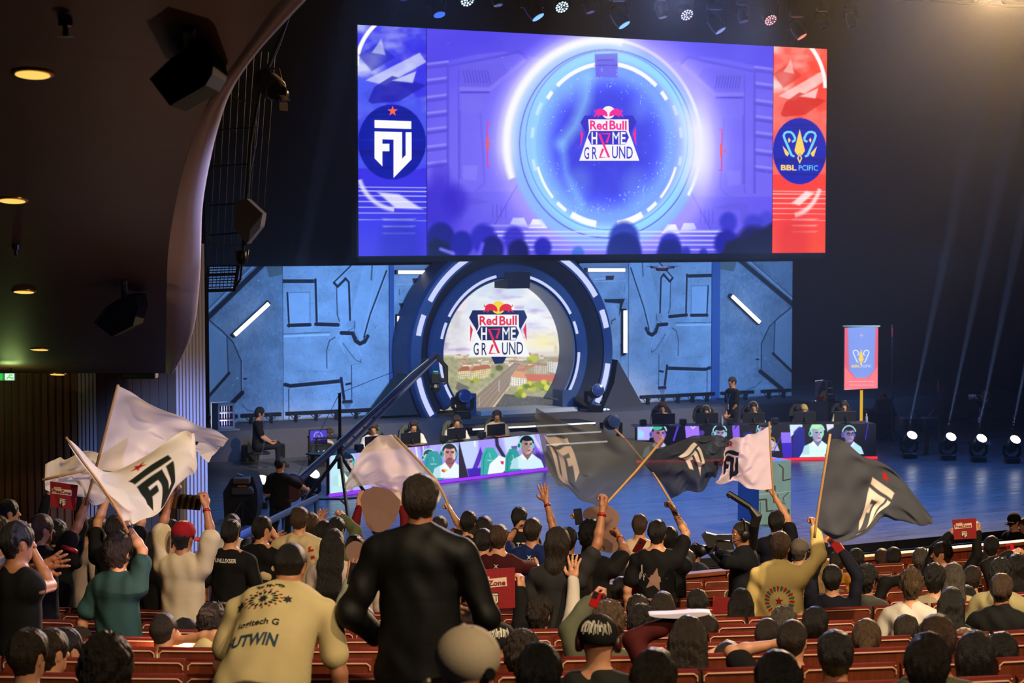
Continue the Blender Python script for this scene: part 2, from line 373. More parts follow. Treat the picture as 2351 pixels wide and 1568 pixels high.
def join(parts):
    vs, fs, n = [], [], 0
    for v, f in parts:
        if len(v): vs.append(v); fs.append(f + n); n += len(v)
    return np.concatenate(vs), np.concatenate(fs)
def basis(d, up):
    d = nrm(d); u = np.asarray(up, float); u = nrm(u - d * (u @ d)); return d, u, np.cross(d, u)

def hand(F, w, d, pn, side, pose, s=1.0):
    """w wrist, d direction of the palm, pn palm normal (towards what it holds), side: where the thumb leaves (+1/-1 along d x pn)"""
    d, pn, t = basis(d, pn); t = t * side; curl, spread = dict(open=(0.15, 0.20), fist=(1.50, 0.0), grip=(1.25, 0.02), relax=(0.55, 0.06), flat=(0.05, 0.03))[pose]
    L = 0.098 * s; r = 0.0095 * s
    F.cap(w, w + d * L * .25, .026 * s, .031 * s, .01, pn, .7); F.cap(w + d * L * .3 + t * .018 * s, w + d * L * .8 + t * .024 * s, .022 * s, .018 * s, .012, pn, .7)
    F.cap(w + d * L * .3 - t * .016 * s, w + d * L * .8 - t * .024 * s, .022 * s, .017 * s, .012, pn, .7)
    for i, (off, ln) in enumerate(((.030, .92), (.010, 1.0), (-.010, .95), (-.029, .76))):
        b = w + d * (L * (.92 if i < 3 else .84)) + t * off * s; a = spread * (1.5 - i); dd = nrm(d * math.cos(a) + t * math.sin(a)); pts = [b]; an = 0
        for j, l in enumerate((.042, .028, .021)):
            an += curl * (0.75, 1.0, .75)[j] * (1 + .08 * i); pts.append(pts[-1] + (dd * math.cos(an) + pn * math.sin(an)) * l * ln * s)
        F.chain(pts, [r * 1.06, r, r * .92, r * .8], .006)
    b = w + d * L * .22 + t * .026 * s; q = dict(open=(.9, .1), fist=(.25, .8), grip=(.35, .8), relax=(.6, .5), flat=(.45, .1))[pose]
    p1 = b + (d * .55 + t * q[0] + pn * .25) * .036 * s; p2 = p1 + nrm(d * .9 + t * (q[0] - .25) + pn * q[1]) * .030 * s; p3 = p2 + nrm(d * .9 - t * q[1] * .5 + pn * q[1]) * .024 * s
    F.chain([b, p1, p2, p3], [.017 * s, .0135 * s, .011 * s, .009 * s], .01)

SKIN = mat('skin', (0.80, 0.58, 0.45), 0.5, noise=0.12, nscale=30, bump=0.08, bscale=200)
SKIN2 = mat('skin', (0.68, 0.46, 0.34), 0.5, noise=0.12, nscale=30, bump=0.08, bscale=200)
EYEW = mat('eye_white', (0.85, 0.83, 0.8), 0.3); EYED = mat('iris', (0.08, 0.05, 0.04), 0.2); LIPM = mat('lip', (0.62, 0.32, 0.28), 0.5)
HAIRC = dict(black=(0.10, 0.085, 0.08), dark=(0.19, 0.145, 0.115), brown=(0.30, 0.21, 0.15), light=(0.36, 0.27, 0.18), blond=(0.60, 0.48, 0.30), grey=(0.33, 0.30, 0.27), bleach=(0.82, 0.72, 0.42))
def hair_mat(c): col = HAIRC[c]; return mat('hair_' + c, col, 0.45, noise=0.6, nscale=40, bump=1.0, bscale=150, stretch=(2.2, 2.2, 0.3), spec=0.5)
def cloth_mat(c): return mat('leather', c, 0.62, bump=.3, bscale=10, spec=.25) if c == (.035, .037, .045) else mat('fabric', c, 0.85, noise=0.10, nscale=6, bump=0.25, bscale=220, spec=0.25)
BAD = []
def floor_hint(lat, dep): return 0.0

def person(label, px, top, d, pose='st', yaw=0, hair=('short', 'black'), shirt=('tee', (.1, .1, .11)), L=None, R=None, lean=0.0, tilt=0.0, hyaw=None, hpitch=0.0,
           floor=None, trousers=(.07, .07, .09), face=False, sk=None, group=None, build=1.0, extra=None, side_lean=0.0, seat_h=None, H0=None, cap=None):
    """px, top: where the crown of the head is in the picture; d its distance; yaw: facing, degrees right of the view axis"""
    tp = P(px, top, d); rel = tp - CAM; lat = rel.dot(RGT); dep = rel.dot(FWH)
    zf = floor if floor is not None else floor_at(lat, dep)
    H = tp.z - zf; sitting = pose == 'se'
    if sitting and floor is None:
        for _ in range(6):
            if H < 1.08: d *= .985; tp = P(px, top, d); rel = tp - CAM; zf = floor_at(rel.dot(RGT), rel.dot(FWH)); H = tp.z - zf
    if floor is None:
        sg = (1.0 / (dep / d)); lat_ = lat / d; off_ = .22 if pose == 'se' else .46
        k_ = min(range(len(ROWD)), key=lambda i: abs(ROWD[i] + off_ - (dep - sag(lat)))); want = ROWD[k_] + off_
        for _ in range(3):
            rel = P(px, top, d) - CAM; d += (want - (rel.dot(FWH) - sag(rel.dot(RGT)))) * .98
        tp = P(px, top, d); rel = tp - CAM; lat = rel.dot(RGT); dep = rel.dot(FWH); zf = CAM_H - g_of(ROWD[k_]); H = tp.z - zf
    f = np.array(RGT * math.sin(math.radians(yaw)) + FWH * math.cos(math.radians(yaw))); s = np.array(Vector(f).cross(Vector((0, 0, 1)))); up = V(0, 0, 1)
    if pose == 'st' and not (1.50 < H < 1.98): BAD.append((label[:40], 'stand', round(H, 2)))
    if pose == 'se' and not (1.10 < H < 1.5): BAD.append((label[:40], 'seat', round(H, 2)))
    sc = (min(max(H, 1.55), 1.92) / 1.75) if pose == 'st' else 1.0
    if H0: sc = H0 / 1.75
    if pose == 'se': hipz = tp.z - 0.875
    elif lean: hipz = zf + 0.93 * sc
    else: hipz = zf + H * 0.53
    hd = nrm(f * math.sin(lean) + up * math.cos(lean) + s * side_lean)         # spine direction
    spine = (0.52 if sitting else 0.53) * sc
    crown = np.array(tp); hy = hyaw if hyaw is not None else yaw
    hf = np.array(RGT * math.sin(math.radians(hy)) + FWH * math.cos(math.radians(hy))); hup = nrm(up + hf * math.sin(hpitch) + s * tilt); hf = nrm(hf - hup * (hf @ hup)); hs = np.cross(hf, hup)
    hc = crown - hup * 0.118 - up * 0.012 * 0                                # head centre
    nb = hc - hup * 0.150 - hf * 0.018 - hd * 0.02                           # base of neck
    ch = nb - hd * 0.03
    hip = ch - hd * spine
    if not lean and not sitting: hip[2] = hipz
    base = Vector((hip[0], hip[1], zf)); root = thing('person', base, label, 'person', group); B = np.array(base)
    hz = min(.016, max(.0065, d * 0.00052)); lw = lambda q: q - B
    shw = 0.178 * sc * (0.5 + 0.5 * build); SH = {}; fields = Field(); fr = np.cross(hd, s)
    for sd in (-1, 1): SH[sd] = ch - hd * .045 + s * sd * shw - fr * .0
    arms = {}
    for sd, A in ((-1, L), (1, R)):
        if A is None:
            if sitting: A = ('rel', .10, -.36, .24)
            else: A = ('rel', .09, -.52, .03)
        elb_hint = -up * .9 + s * sd * .5 - f * .35
        if A[0] == 'rel': T = SH[sd] + s * sd * A[1] + up * A[2] + f * A[3]; hp = A[4] if len(A) > 4 else 'relax'
        else:
            hp = A[2] if len(A) > 2 else 'open'; dz = A[3] if len(A) > 3 else None
            if dz is None:
                best = None
                for dd in np.linspace(d - .5, d + .6, 23):
                    q = np.array(P(A[0], A[1], dd)); r = np.linalg.norm(q - SH[sd]); sc_ = abs(r - .50 * sc) - .10 * ((q - SH[sd]) @ f)
                    if best is None or sc_ < best[0]: best = (sc_, q)
                T = best[1]
            else: T = np.array(P(A[0], A[1], d + dz))
            elb_hint = s * sd * .8 - f * .2 - up * .2
            if len(A) > 4 and A[4] is not None: elb_hint = s * A[4][0] + up * A[4][1] + f * A[4][2]
        l1, l2 = .285 * sc, .255 * sc; v = T - SH[sd]; r = np.linalg.norm(v)
        if r > (l1 + l2) * 1.25: BAD.append((label[:40], 'reach', round(r, 2)))
        if r > (l1 + l2) * .985: k = r / ((l1 + l2) * .985); l1 *= k; l2 *= k
        r = max(r, .12); v = nrm(v); c = (l1 * l1 + r * r - l2 * l2) / (2 * l1 * r); c = max(-1, min(1, c)); eh = elb_hint - v * (elb_hint @ v); E_ = SH[sd] + v * l1 * c + nrm(eh) * l1 * math.sqrt(1 - c * c)
        arms[sd] = (SH[sd], E_, T, hp)
    # legs
    hips = {sd: hip + s * sd * .092 * sc for sd in (-1, 1)}; legs = {}
    for sd in (-1, 1):
        if sitting: kn = hips[sd] + f * .42 + s * sd * .05 + up * .02; an = V(kn[0], kn[1], zf + .09) + f * .03
        else:
            an = V(hips[sd][0], hips[sd][1], zf + .085) + s * sd * .05 + f * (.05 if lean else 0); kn = (hips[sd] + an) / 2 + f * .03
            if lean: an = an + f * .12; kn = kn + f * .08
        legs[sd] = (hips[sd], kn, an)
    # skin body: a single blended surface
    F = Field()
    F.ell(lw(hc + hup * .025), [hs, hf, hup], [.073, .092, .092], .02).ell(lw(hc - hup * .045 + hf * .012), [hs, hf, hup], [.058, .074, .072], .03)
    F.cap(lw(hc - hup * .10 + hf * .045), lw(hc - hup * .085 + hf * .05), .024, .03, .03)                                       # chin
    F.cap(lw(hc + hf * .088 + hup * .005), lw(hc + hf * .108 - hup * .028), .009, .014, .012)                                   # nose
    F.cap(lw(hc + hf * .082 + hup * .022 - hs * .035), lw(hc + hf * .082 + hup * .022 + hs * .035), .010, .010, .012)           # brow
    if face:
        for sd in (-1, 1): F.ell(lw(hc + hf * .093 + hup * .002 + hs * sd * .031), [hs, hf, hup], [.015, .010, .010], .008, True)
    for sd in (-1, 1):
        F.cap(lw(hc + hs * sd * .072 + hup * .015 - hf * .012), lw(hc + hs * sd * .070 - hup * .022 - hf * .004), .017, .011, .008, hs, .55)
    F.cap(lw(hc - hup * .05 - hf * .012), lw(nb), .054, .058, .02); F.cap(lw(nb - s * .09 * sc - hd * .06), lw(nb + s * .09 * sc - hd * .06), .036, .036, .03)
    F.cap(lw(ch - hd * .02 - s * .10 * sc), lw(ch - hd * .02 + s * .10 * sc), .075, .075, .04); F.cap(lw(ch - hd * .08), lw(ch - hd * .25), .145 * build, .120 * build, .05, fr, .66)
    F.cap(lw(ch - hd * .25), lw(hip + hd * .03), .12 * build, .125 * build, .05, fr, .7)
    for sd in (-1, 1):
        S_, E_, T_, hp = arms[sd]; F.cap(lw(S_ - s * sd * .04), lw(S_ - s * sd * .01), .055, .048, .03); F.cap(lw(S_), lw(E_), .050 * sc, .037 * sc, .03)
        m = E_ + (T_ - E_) * .3; F.cap(lw(E_), lw(m), .036 * sc, .038 * sc, .02); F.cap(lw(m), lw(T_), .038 * sc, .024 * sc, .02)
        h_, k_, a_ = legs[sd]; F.cap(lw(h_), lw(k_), .072 * sc, .044 * sc, .02); c_ = k_ + (a_ - k_) * .3; F.cap(lw(k_), lw(c_), .042 * sc, .046 * sc, .02); F.cap(lw(c_), lw(a_), .046 * sc, .034 * sc, .02)
        F.cap(lw(a_ - up * .045), lw(a_ - up * .055 + f * .15), .034, .03, .02)
    parts = [F.mesh(hz * 1.15)]
    for sd in (-1, 1):
        S_, E_, T_, hp = arms[sd]; G = Field(); dr = nrm(T_ - E_); vis = not (A is None)
        if hp == 'none': continue
        pn = f if hp in ('open', 'flat') else nrm(-s * sd * .9 + f * .5); pn = pn - dr * (pn @ dr)
        if np.linalg.norm(pn) < .2: pn = up - dr * (up @ dr)
        dh = dr if hp in ('fist', 'grip') else nrm(dr + up * .15)
        t0 = np.cross(nrm(dh), nrm(pn)); thumb = 1 if (t0 @ (-s * sd if hp in ('open', 'flat') else f + up)) > 0 else -1
        G.cap(lw(T_ - dr * .05), lw(T_), .027 * sc, .026 * sc, .01); hand(G, lw(T_), dh, pn, thumb, hp, sc * 1.02); parts.append(G.mesh(min(hz, .0062) if d < 20 else .0072))
    v, fc = join(parts); me = mesh_from('body', v, fc); body = link('body', me, sk or (SKIN if random.random() < .6 else SKIN2), root, True)
    # hair
    hst, hcol = hair
    def facecut(F, w=.10, lo=-.2):
        F.ell(lw(hc + hf * (.165 if hst != 'bald' else .16) - hup * .045), [hs, hf, hup], [.12, .115, .115], .012, True)
    if hst not in ('none', 'capped'):
        G = Field(); off = dict(buzz=.004, short=.013, fade=.014, puff=.028, curly=.024, long=.018, bob=.022, pony=.014, bun=.013, bald=.002)[hst]
        G.ell(lw(hc + hup * (.025 + off * .5) - hf * .004), [hs, hf, hup], [.0765 + off * .75, .095 + off * .6, .093 + off], .02)
        if hst == 'fade': G.ell(lw(hc + hup * .07 + hf * .01), [hs, hf, hup], [.074, .090, .060], .03)
        low = dict(buzz=-.055, short=-.07, fade=-.05, puff=-.075, curly=-.085, long=-.1, bob=-.11, pony=-.06, bun=-.06, bald=-.04)[hst]
        G.cap(lw(hc - hf * .035 + hup * .0), lw(hc - hf * .028 + hup * (low + .012)), .068 + off * .5, .046 + off * .4, .03)
        if hst == 'long':
            ln = .42
            for k in (-1, 0, 1): G.chain([lw(hc - hf * .045 + hs * k * .035), lw(nb - hf * .075 + hs * k * .05), lw(nb - hd * ln * .5 - fr * (.135 if not lean else .1) + hs * k * .055), lw(nb - hd * ln - fr * .125 + hs * k * .045)], [.07, .062, .05, .025], .03)
        if hst == 'bob': G.chain([lw(hc - hf * .03), lw(nb - hf * .035 + hup * .0), lw(nb - hf * .05 - hup * .06)], [.085, .085, .06], .03, hf, .8)
        if hst == 'pony': G.chain([lw(hc - hf * .10 + hup * .01), lw(hc - hf * .135 - hup * .05), lw(nb - hf * .10 - hup * .08), lw(nb - hf * .10 - hup * .2)], [.03, .04, .036, .012], .02)
        if hst == 'bun': G.ell(lw(hc - hf * .11 + hup * .0), [hs, hf, hup], [.042, .035, .040], .01)
        facecut(G)
        for sd in (-1, 1):
            if hst not in ('long', 'bob'): G.ell(lw(hc + hs * sd * .092 - hup * .022 + hf * .004), [hs, hf, hup], [.034, .044, .052] if hst != 'puff' else [.03, .04, .04], .010, True)
        if hst == 'bald': pass
        sd_ = random.random() * 50; amp = dict(curly=.010, puff=.009, long=.004, bob=.004, short=.0045, fade=.004, pony=.003, bun=.003, buzz=.0008, bald=.0)[hst]; fq = 95 if hst in ('curly', 'puff') else 70
        dsp = (lambda X, Y, Z: (amp * (np.sin(X * fq + sd_ + 2 * np.sin(Z * fq * .4)) * np.sin(Y * fq * .9 + sd_ * 2) * np.cos(Z * fq * .5 + sd_) + .7 * np.sin(X * fq * 2.1 + 9 + Z * 40) * np.sin(Y * fq * 2.3 + 3))).astype(np.float32)) if amp and d < 26 else None
        vv, ff = G.mesh(hz * .95, dsp)
        if len(vv): link('hair', mesh_from('hair', vv, ff), hair_mat(hcol), root, True)
    if cap:                                                    # (kind, colour, facing yaw of brim or None, text)
        G = Field(); G.ell(lw(hc + hup * .045 - hf * .002), [hs, hf, hup], [.094, .112, .095], .02)
        clipn, clipd = hup, lw(hc + hup * (-.028 if hst == 'capped' and cap[0] == 'cap' else .012)) @ hup
        cl = lambda X, Y, Z: (clipd - (X * clipn[0] + Y * clipn[1] + Z * clipn[2])).astype(np.float32)
        vv, ff = G.mesh(hz * .9, None, cl); co = link('cap', mesh_from('cap', vv, ff), cloth_mat(cap[1]), root, True)
        if cap[0] == 'cap':
            by = math.radians(cap[2]); bd = np.array(RGT * math.sin(by) + FWH * math.cos(by)); bd = nrm(bd - hup * (bd @ hup)); bs = np.cross(bd, hup); b = MB()
            c0 = hc + hup * .0; outer = [c0 + bd * (.085 + .085 * math.cos(a)) + bs * .085 * math.sin(a) - hup * (.012 + .02 * math.cos(a)) for a in np.linspace(-1.5, 1.5, 11)]
            b.prism([Vector(q) for q in outer], Vector(hup * .011)); b.build('brim', cloth_mat(cap[3] if len(cap) > 3 and cap[3] else cap[1]), root)
            MB().lathe(Vector(hc + hup * .138), [(.008, -.002), (.008, .004), (.004, .007)], hup, 8).build('cap_button', cloth_mat(cap[1]), root)
    # shirt
    kind, scol = shirt[0], shirt[1]; sleeve = {'tee': .55, 'long': 1.0, 'hoodie': 1.0, 'none': 0, 'sleeveless': .0, 'over': .75, 'jacket': 1.0}[kind]; e = {'tee': .014, 'over': .02, 'long': .016, 'hoodie': .024, 'sleeveless': .012, 'jacket': .026}[kind]
    G = Field(); b_ = build
    G.cap(lw(ch - hd * .035 - s * .105 * sc), lw(ch - hd * .035 + s * .105 * sc), .070 + e, .070 + e, .05); G.cap(lw(ch - hd * .09), lw(ch - hd * .25), .150 * b_ + e, .134 * b_ + e, .06, fr, .68)
    hem = hip - hd * .09 * sc; G.cap(lw(ch - hd * .25), lw(hem + hd * .08), .134 * b_ + e * 1.3, .166 * b_ + e * 1.3, .05, fr, .74)
    if kind in ('hoodie',): G.chain([lw(nb - s * .075 + fr * .02), lw(nb - fr * .075 - s * .045 - hd * .02), lw(nb - fr * .085 + s * .045 - hd * .02), lw(nb + s * .075 + fr * .02)], [.035, .05, .05, .035], .03)
    elif kind == 'jacket': G.cap(lw(nb - hd * .03), lw(nb + hd * .035), .074, .07, .02)
    else: G.cap(lw(nb - hd * .04), lw(nb + hd * .004), .082, .070, .025)
    for sd in (-1, 1):
        S_, E_, T_, hp = arms[sd]; G.cap(lw(S_ - s * sd * .05), lw(S_ - s * sd * .01), .064 + e, .054 + e, .04)
        if sleeve == 0: continue
        if sleeve < 1: q = S_ + (E_ - S_) * sleeve / .75 * .92; G.cap(lw(S_), lw(q), .050 * sc + e, .054 * sc + e * 1.3, .02)
        else:
            wr = E_ + (T_ - E_) * .93; G.cap(lw(S_), lw(E_), .052 * sc + e * .8, .041 * sc + e * .8, .03); G.cap(lw(E_), lw(wr), .044 * sc + e, .032 * sc + e * .6, .02)
    ph = random.random() * 6
    def fold(X, Y, Z):
        a = X * s[0] + Y * s[1]; return (.0035 * np.sin(Z * 26 + a * 17 + ph + 2 * np.sin(a * 11 + Z * 7)) + .0028 * np.sin(a * 46 + Z * 9 + ph * 2 + 1.5 * np.sin(Z * 13))).astype(np.float32)
    hn = hd; hdn = lw(hem) @ hn; nn_ = nrm(nb - hc); nd = lw(nb - hd * .0 + hd * (.018 if kind != 'jacket' else .05)) @ hd
    def clp(X, Y, Z):
        q = X * hn[0] + Y * hn[1] + Z * hn[2]; return (hdn - q).astype(np.float32)
    vs, fs = G.mesh(hz, fold, clp); pcs = shirt[2] if len(shirt) > 2 else None
    sm = cloth_mat(scol); so = link({'tee': 't_shirt', 'over': 't_shirt', 'long': 'shirt', 'hoodie': 'hoodie', 'sleeveless': 'sleeveless_top', 'jacket': 'jacket'}[kind], mesh_from('shirt', vs, fs), sm, root, True)
    # trousers
    G = Field(); G.cap(lw(hip - s * .05 + hd * .02), lw(hip + s * .05 + hd * .02), .118 * b_, .118 * b_, .05, fr, .85)
    for sd in (-1, 1):
        h_, k_, a_ = legs[sd]; G.cap(lw(h_), lw(k_), .098 * sc, .072 * sc, .04); G.cap(lw(k_), lw(a_ + up * .02), .068 * sc, .056 * sc, .03)
    vt, ft = G.mesh(hz * 1.4, fold); link('trousers', mesh_from('trousers', vt, ft), cloth_mat(trousers), root, True)
    b = MB()
    for sd in (-1, 1):
        a_ = legs[sd][2]; z0 = V(a_[0], a_[1], zf + .001); b = MB(); X = Vector(f)
        b.box(Vector(z0 + f * .065 + up * .013), (.30, .10, .026), X, Vector(s), (0, 0, 1), .008); b.tube([Vector(z0 - f * .05 + up * .05), Vector(z0 + f * .06 + up * .055), Vector(z0 + f * .17 + up * .035)], [.043, .044, .03], 8)
        b.build('shoe', cloth_mat((.12, .12, .13) if sd and int(px) % 3 else (.7, .7, .7)), root)
    if face:
        e_ = MB(); i_ = MB()
        for sd in (-1, 1):
            c = hc + hf * .087 + hup * .002 + hs * sd * .031; i_.lathe(Vector(c + hf * .0022), [(.0055, 0), (.004, .0018)], hf, 10); e_.lathe(Vector(c - hf * .004), [(.010, -.006), (.0105, .0), (.0078, .005), (.0, .0072)], hf, 12)
        e_.build('eyes', EYEW, root, True); i_.build('irises', EYED, root)
        MB().tube([Vector(hc + hf * .083 - hup * .058 - hs * .022), Vector(hc + hf * .097 - hup * .057), Vector(hc + hf * .083 - hup * .058 + hs * .022)], [.003, .0065, .003], 6).build('mouth', LIPM, root, True)
    root_info = dict(root=root, hc=hc, hf=hf, hs=hs, hup=hup, nb=nb, hd=hd, s=s, f=f, fr=fr, ch=ch, hip=hip, arms=arms, shirt=so, sc=sc, d=d, B=B, vs=vs, fs=fs, zf=zf)
    if extra: extra(root_info)
    return root_info

def on_back(I, name, items, m, c_off, X=None):
    """presses flat shapes on the back of the shirt. items: list of 2D polygons (x right, y up, metres) or a mesh, about the point c_off below the neck"""
    s, hd, fr = I['s'], I['hd'], I['fr']; bv = BVHTree.FromPolygons([tuple(x) for x in I['vs']], [tuple(x) for x in I['fs'].tolist()])
    c = I['ch'] - I['B'] - hd * c_off[1] + s * c_off[0]
    if isinstance(items, list): v = []; fcs = []
    if isinstance(items, list):
        for p in items: n = len(v); v += [(q[0], q[1]) for q in p]; fcs.append(tuple(range(n, n + len(p))))
    else: v = [(q.co.x, q.co.y) for q in items.vertices]; fcs = [tuple(p.vertices) for p in items.polygons]
    out = []
    for x, y in v:
        o = c + s * x + hd * y - fr * .6; h = bv.ray_cast(Vector(o), Vector(fr), 1.2); out.append(tuple((h[0] - Vector(fr) * .004) if h[0] else Vector(o + fr * .42)))
    me = bpy.data.meshes.new(name); me.from_pydata(out, [], fcs); me.update(); me.materials.append(m)
    o = bpy.data.objects.new(name, me); COL.objects.link(o); o.parent = I['shirt']; return o
def back_text(I, name, s_, size, w, c_off, m, squeeze=1.0, bold=.0, rows=None):
    me = text_mesh(s_, size, 1.0, bold); v = np.array([q.co[:] for q in me.vertices]); lo, hi = v.min(0), v.max(0); k = w / (hi[0] - lo[0]); cx, cy = (lo + hi)[:2] / 2
    for q in me.vertices: q.co.x = (q.co.x - cx) * k; q.co.y = (q.co.y - cy) * k * squeeze
    return on_back(I, name, me, m, c_off)
def star(cx, cy, r, n=5, q=.4, rot=90):
    return [(cx + (r if i % 2 == 0 else r * q) * math.cos(math.radians(rot + 180 / n * i)), cy + (r if i % 2 == 0 else r * q) * math.sin(math.radians(rot + 180 / n * i))) for i in range(2 * n)]
def headset(I, col=(.12, .12, .13), mic=True, green=False):
    hc, hs, hup, hf, root = I['hc'], I['hs'], I['hup'], I['hf'], I['root']; o = thing('headset', root.location, 'headset', 'headset')
    o.parent = root; o.location = (0, 0, 0); del o['category']; del o['label']
    m = mat('headset_plastic', col, .45)
    MB().tube([Vector(hc + hs * .098 * math.cos(a) + hup * (.02 + .115 * math.sin(a))) for a in np.linspace(0, math.pi, 14)], .011, 8, flat=.6).build('headband', m, o, True)
    for sd in (-1, 1): MB().lathe(Vector(hc + hs * sd * .072), [(.030, 0), (.042, .008), (.044, .028), (.034, .036), (.0, .038)], hs * sd, 16).build('ear_cup', m, o, True)
    if green: MB().lathe(Vector(hc - hs * .111), [(.012, 0), (.008, .003)], -hs, 10).build('indicator_light', emis('green_led', '40ff60', 2.0), o)
    if mic: MB().tube([Vector(hc - hs * .09), Vector(hc - hs * .095 + hf * .05 - hup * .04), Vector(hc - hs * .05 + hf * .12 - hup * .07)], .004, 6).build('microphone', m, o, True)
def band(I, side, col, t=.1, w=.03, name='wristband'):
    S_, E_, T_, hp = I['arms'][side]; a = T_ + (E_ - T_) * t; b = T_ + (E_ - T_) * (t + .09); MB().tube([Vector(a), Vector(b)], [w, w + .004], 14).build(name, mat('band', col, .5), I['root'], True)
# ------------------------------------------------------------------ the raked floor (distance measured along the rows' centre line)
ROWD = [6.9 + 1.05 * k for k in range(19)]
GP = [(3, 2.14), (5, 2.44), (10, 3.18), (11.1, 3.34), (17.5, 4.32), (20, 4.58), (25, 5.05), (27, 5.2), (30, 5.3)]
def g_of(D): return .12 + float(np.interp(D, [a for a, b in GP], [b for a, b in GP]))
def sag(lat): return (lat + 1.2) ** 2 / 36.0
def floor_at(lat, dep):
    D = dep - sag(lat); k = min(range(len(ROWD)), key=lambda i: abs(ROWD[i] + .42 - D)); return CAM_H - g_of(ROWD[k])
# ------------------------------------------------------------------ the room
def lines_mat(name, col, dark, dirs, rough=0.6, noise=0.3, nscale=6, stretch=(1, 1, 1), bump=0.3, spec=0.4):
    """dirs: list of (direction, spacing, line width in metres, offset)"""
    m = bpy.data.materials.new(name); m.use_nodes = True; nt = m.node_tree; b = nt.nodes['Principled BSDF']; N = nt.nodes.new; K = nt.links.new
    tc = N('ShaderNodeTexCoord'); mk = None
    for v, sp, w, off in dirs:
        d = N('ShaderNodeVectorMath'); d.operation = 'DOT_PRODUCT'; d.inputs[1].default_value = Vector(v) / sp; K(tc.outputs['Object'], d.inputs[0])
        a = N('ShaderNodeMath'); a.operation = 'ADD'; a.inputs[1].default_value = off; K(d.outputs['Value'], a.inputs[0])
        f = N('ShaderNodeMath'); f.operation = 'FRACT'; K(a.outputs[0], f.inputs[0]); l = N('ShaderNodeMath'); l.operation = 'LESS_THAN'; l.inputs[1].default_value = w / sp; K(f.outputs[0], l.inputs[0])
        if mk is None: mk = l.outputs[0]
        else: x = N('ShaderNodeMath'); x.operation = 'MAXIMUM'; K(mk, x.inputs[0]); K(l.outputs[0], x.inputs[1]); mk = x.outputs[0]
    mp = N('ShaderNodeMapping'); mp.inputs['Scale'].default_value = stretch; K(tc.outputs['Object'], mp.inputs[0])
    n = N('ShaderNodeTexNoise'); n.inputs['Scale'].default_value = nscale; n.inputs['Detail'].default_value = 5; K(mp.outputs[0], n.inputs[0])
    r = N('ShaderNodeValToRGB'); c = lin(col); r.color_ramp.elements[0].position = .3; r.color_ramp.elements[1].position = .7
    r.color_ramp.elements[0].color = (*[x * (1 - noise) for x in c], 1); r.color_ramp.elements[1].color = (*c, 1); K(n.outputs[0], r.inputs[0])
    mx = N('ShaderNodeMixRGB'); K(mk, mx.inputs[0]); K(r.outputs[0], mx.inputs[1]); mx.inputs[2].default_value = (*lin(dark), 1); K(mx.outputs[0], b.inputs['Base Color'])
    b.inputs['Roughness'].default_value = rough; b.inputs['Specular IOR Level'].default_value = spec
    bp = N('ShaderNodeBump'); bp.inputs['Strength'].default_value = bump; bp.inputs['Distance'].default_value = .01; bp.invert = True; K(mk, bp.inputs['Height']); K(bp.outputs[0], b.inputs['Normal'])
    return m
BLACKM = mat('black_paint', (.045, .045, .055), .8, noise=.3, nscale=2)
CURT = mat('black_curtain', (.05, .05, .065), .95)
PLAST = mat('black_plastic', (.06, .06, .068), .45); STEEL = mat('steel', (.5, .5, .52), .35, 1.0); DARKM = mat('dark_metal', (.10, .10, .115), .4, .6)

# stage floor (grey dance floor with seams), front fascia and pit
m = lines_mat('stage_floor_vinyl', (.30, .31, .34), (.06, .06, .07), [((0, 1, 0), 2.0, .025, .1), ((1, 0, 0), 6.1, .02, .55)], .33, .35, .7, (1.0, 6, 1), .15, .5)
nt = m.node_tree; b = nt.nodes['Principled BSDF']; tc = nt.nodes.new('ShaderNodeTexCoord'); mp = nt.nodes.new('ShaderNodeMapping'); mp.inputs['Scale'].default_value = (.35, 2.6, 1)
n = nt.nodes.new('ShaderNodeTexNoise'); n.inputs['Scale'].default_value = 3; n.inputs['Detail'].default_value = 6; n.inputs['Roughness'].default_value = .7; r = nt.nodes.new('ShaderNodeMapRange')
r.inputs[1].default_value = .3; r.inputs[2].default_value = .7; r.inputs[3].default_value = .22; r.inputs[4].default_value = .42
nt.links.new(tc.outputs['Object'], mp.inputs[0]); nt.links.new(mp.outputs[0], n.inputs[0]); nt.links.new(n.outputs[0], r.inputs[0]); nt.links.new(r.outputs[0], b.inputs['Roughness'])
structure(MB().box((27, 37.0, -.15), (44, 22, .3)).build('floor', m))
structure(MB().box((27, 25.95, -.72), (44, .1, 1.16)).build('wall_stage_front', BLACKM))
structure(MB().box((20, 22.85, -1.05), (44, 6.1, .2)).build('floor.001', mat('pit_floor', (.06, .06, .07), .7)))
structure(MB().box((27, 48.2, 7.5), (46, .3, 18)).build('wall_back', CURT))
structure(MB().box((48.5, 37, 7.5), (.3, 24, 18)).build('wall_right', CURT))
structure(MB().box((4.15, 26.4, 5.4), (9.9, .7, 13.8)).build('wall_proscenium', BLACKM))
structure(MB().box((27, 37, 16.6), (46, 24, .3)).build('ceiling', BLACKM))
# raised platform carrying the scenery
structure(MB().box((26.0, 44.2, .33), (24, 4.7, .66), bev=.0).build('platform_scenery', mat('plinth_grey', (.30, .29, .33), .8, noise=.1)))

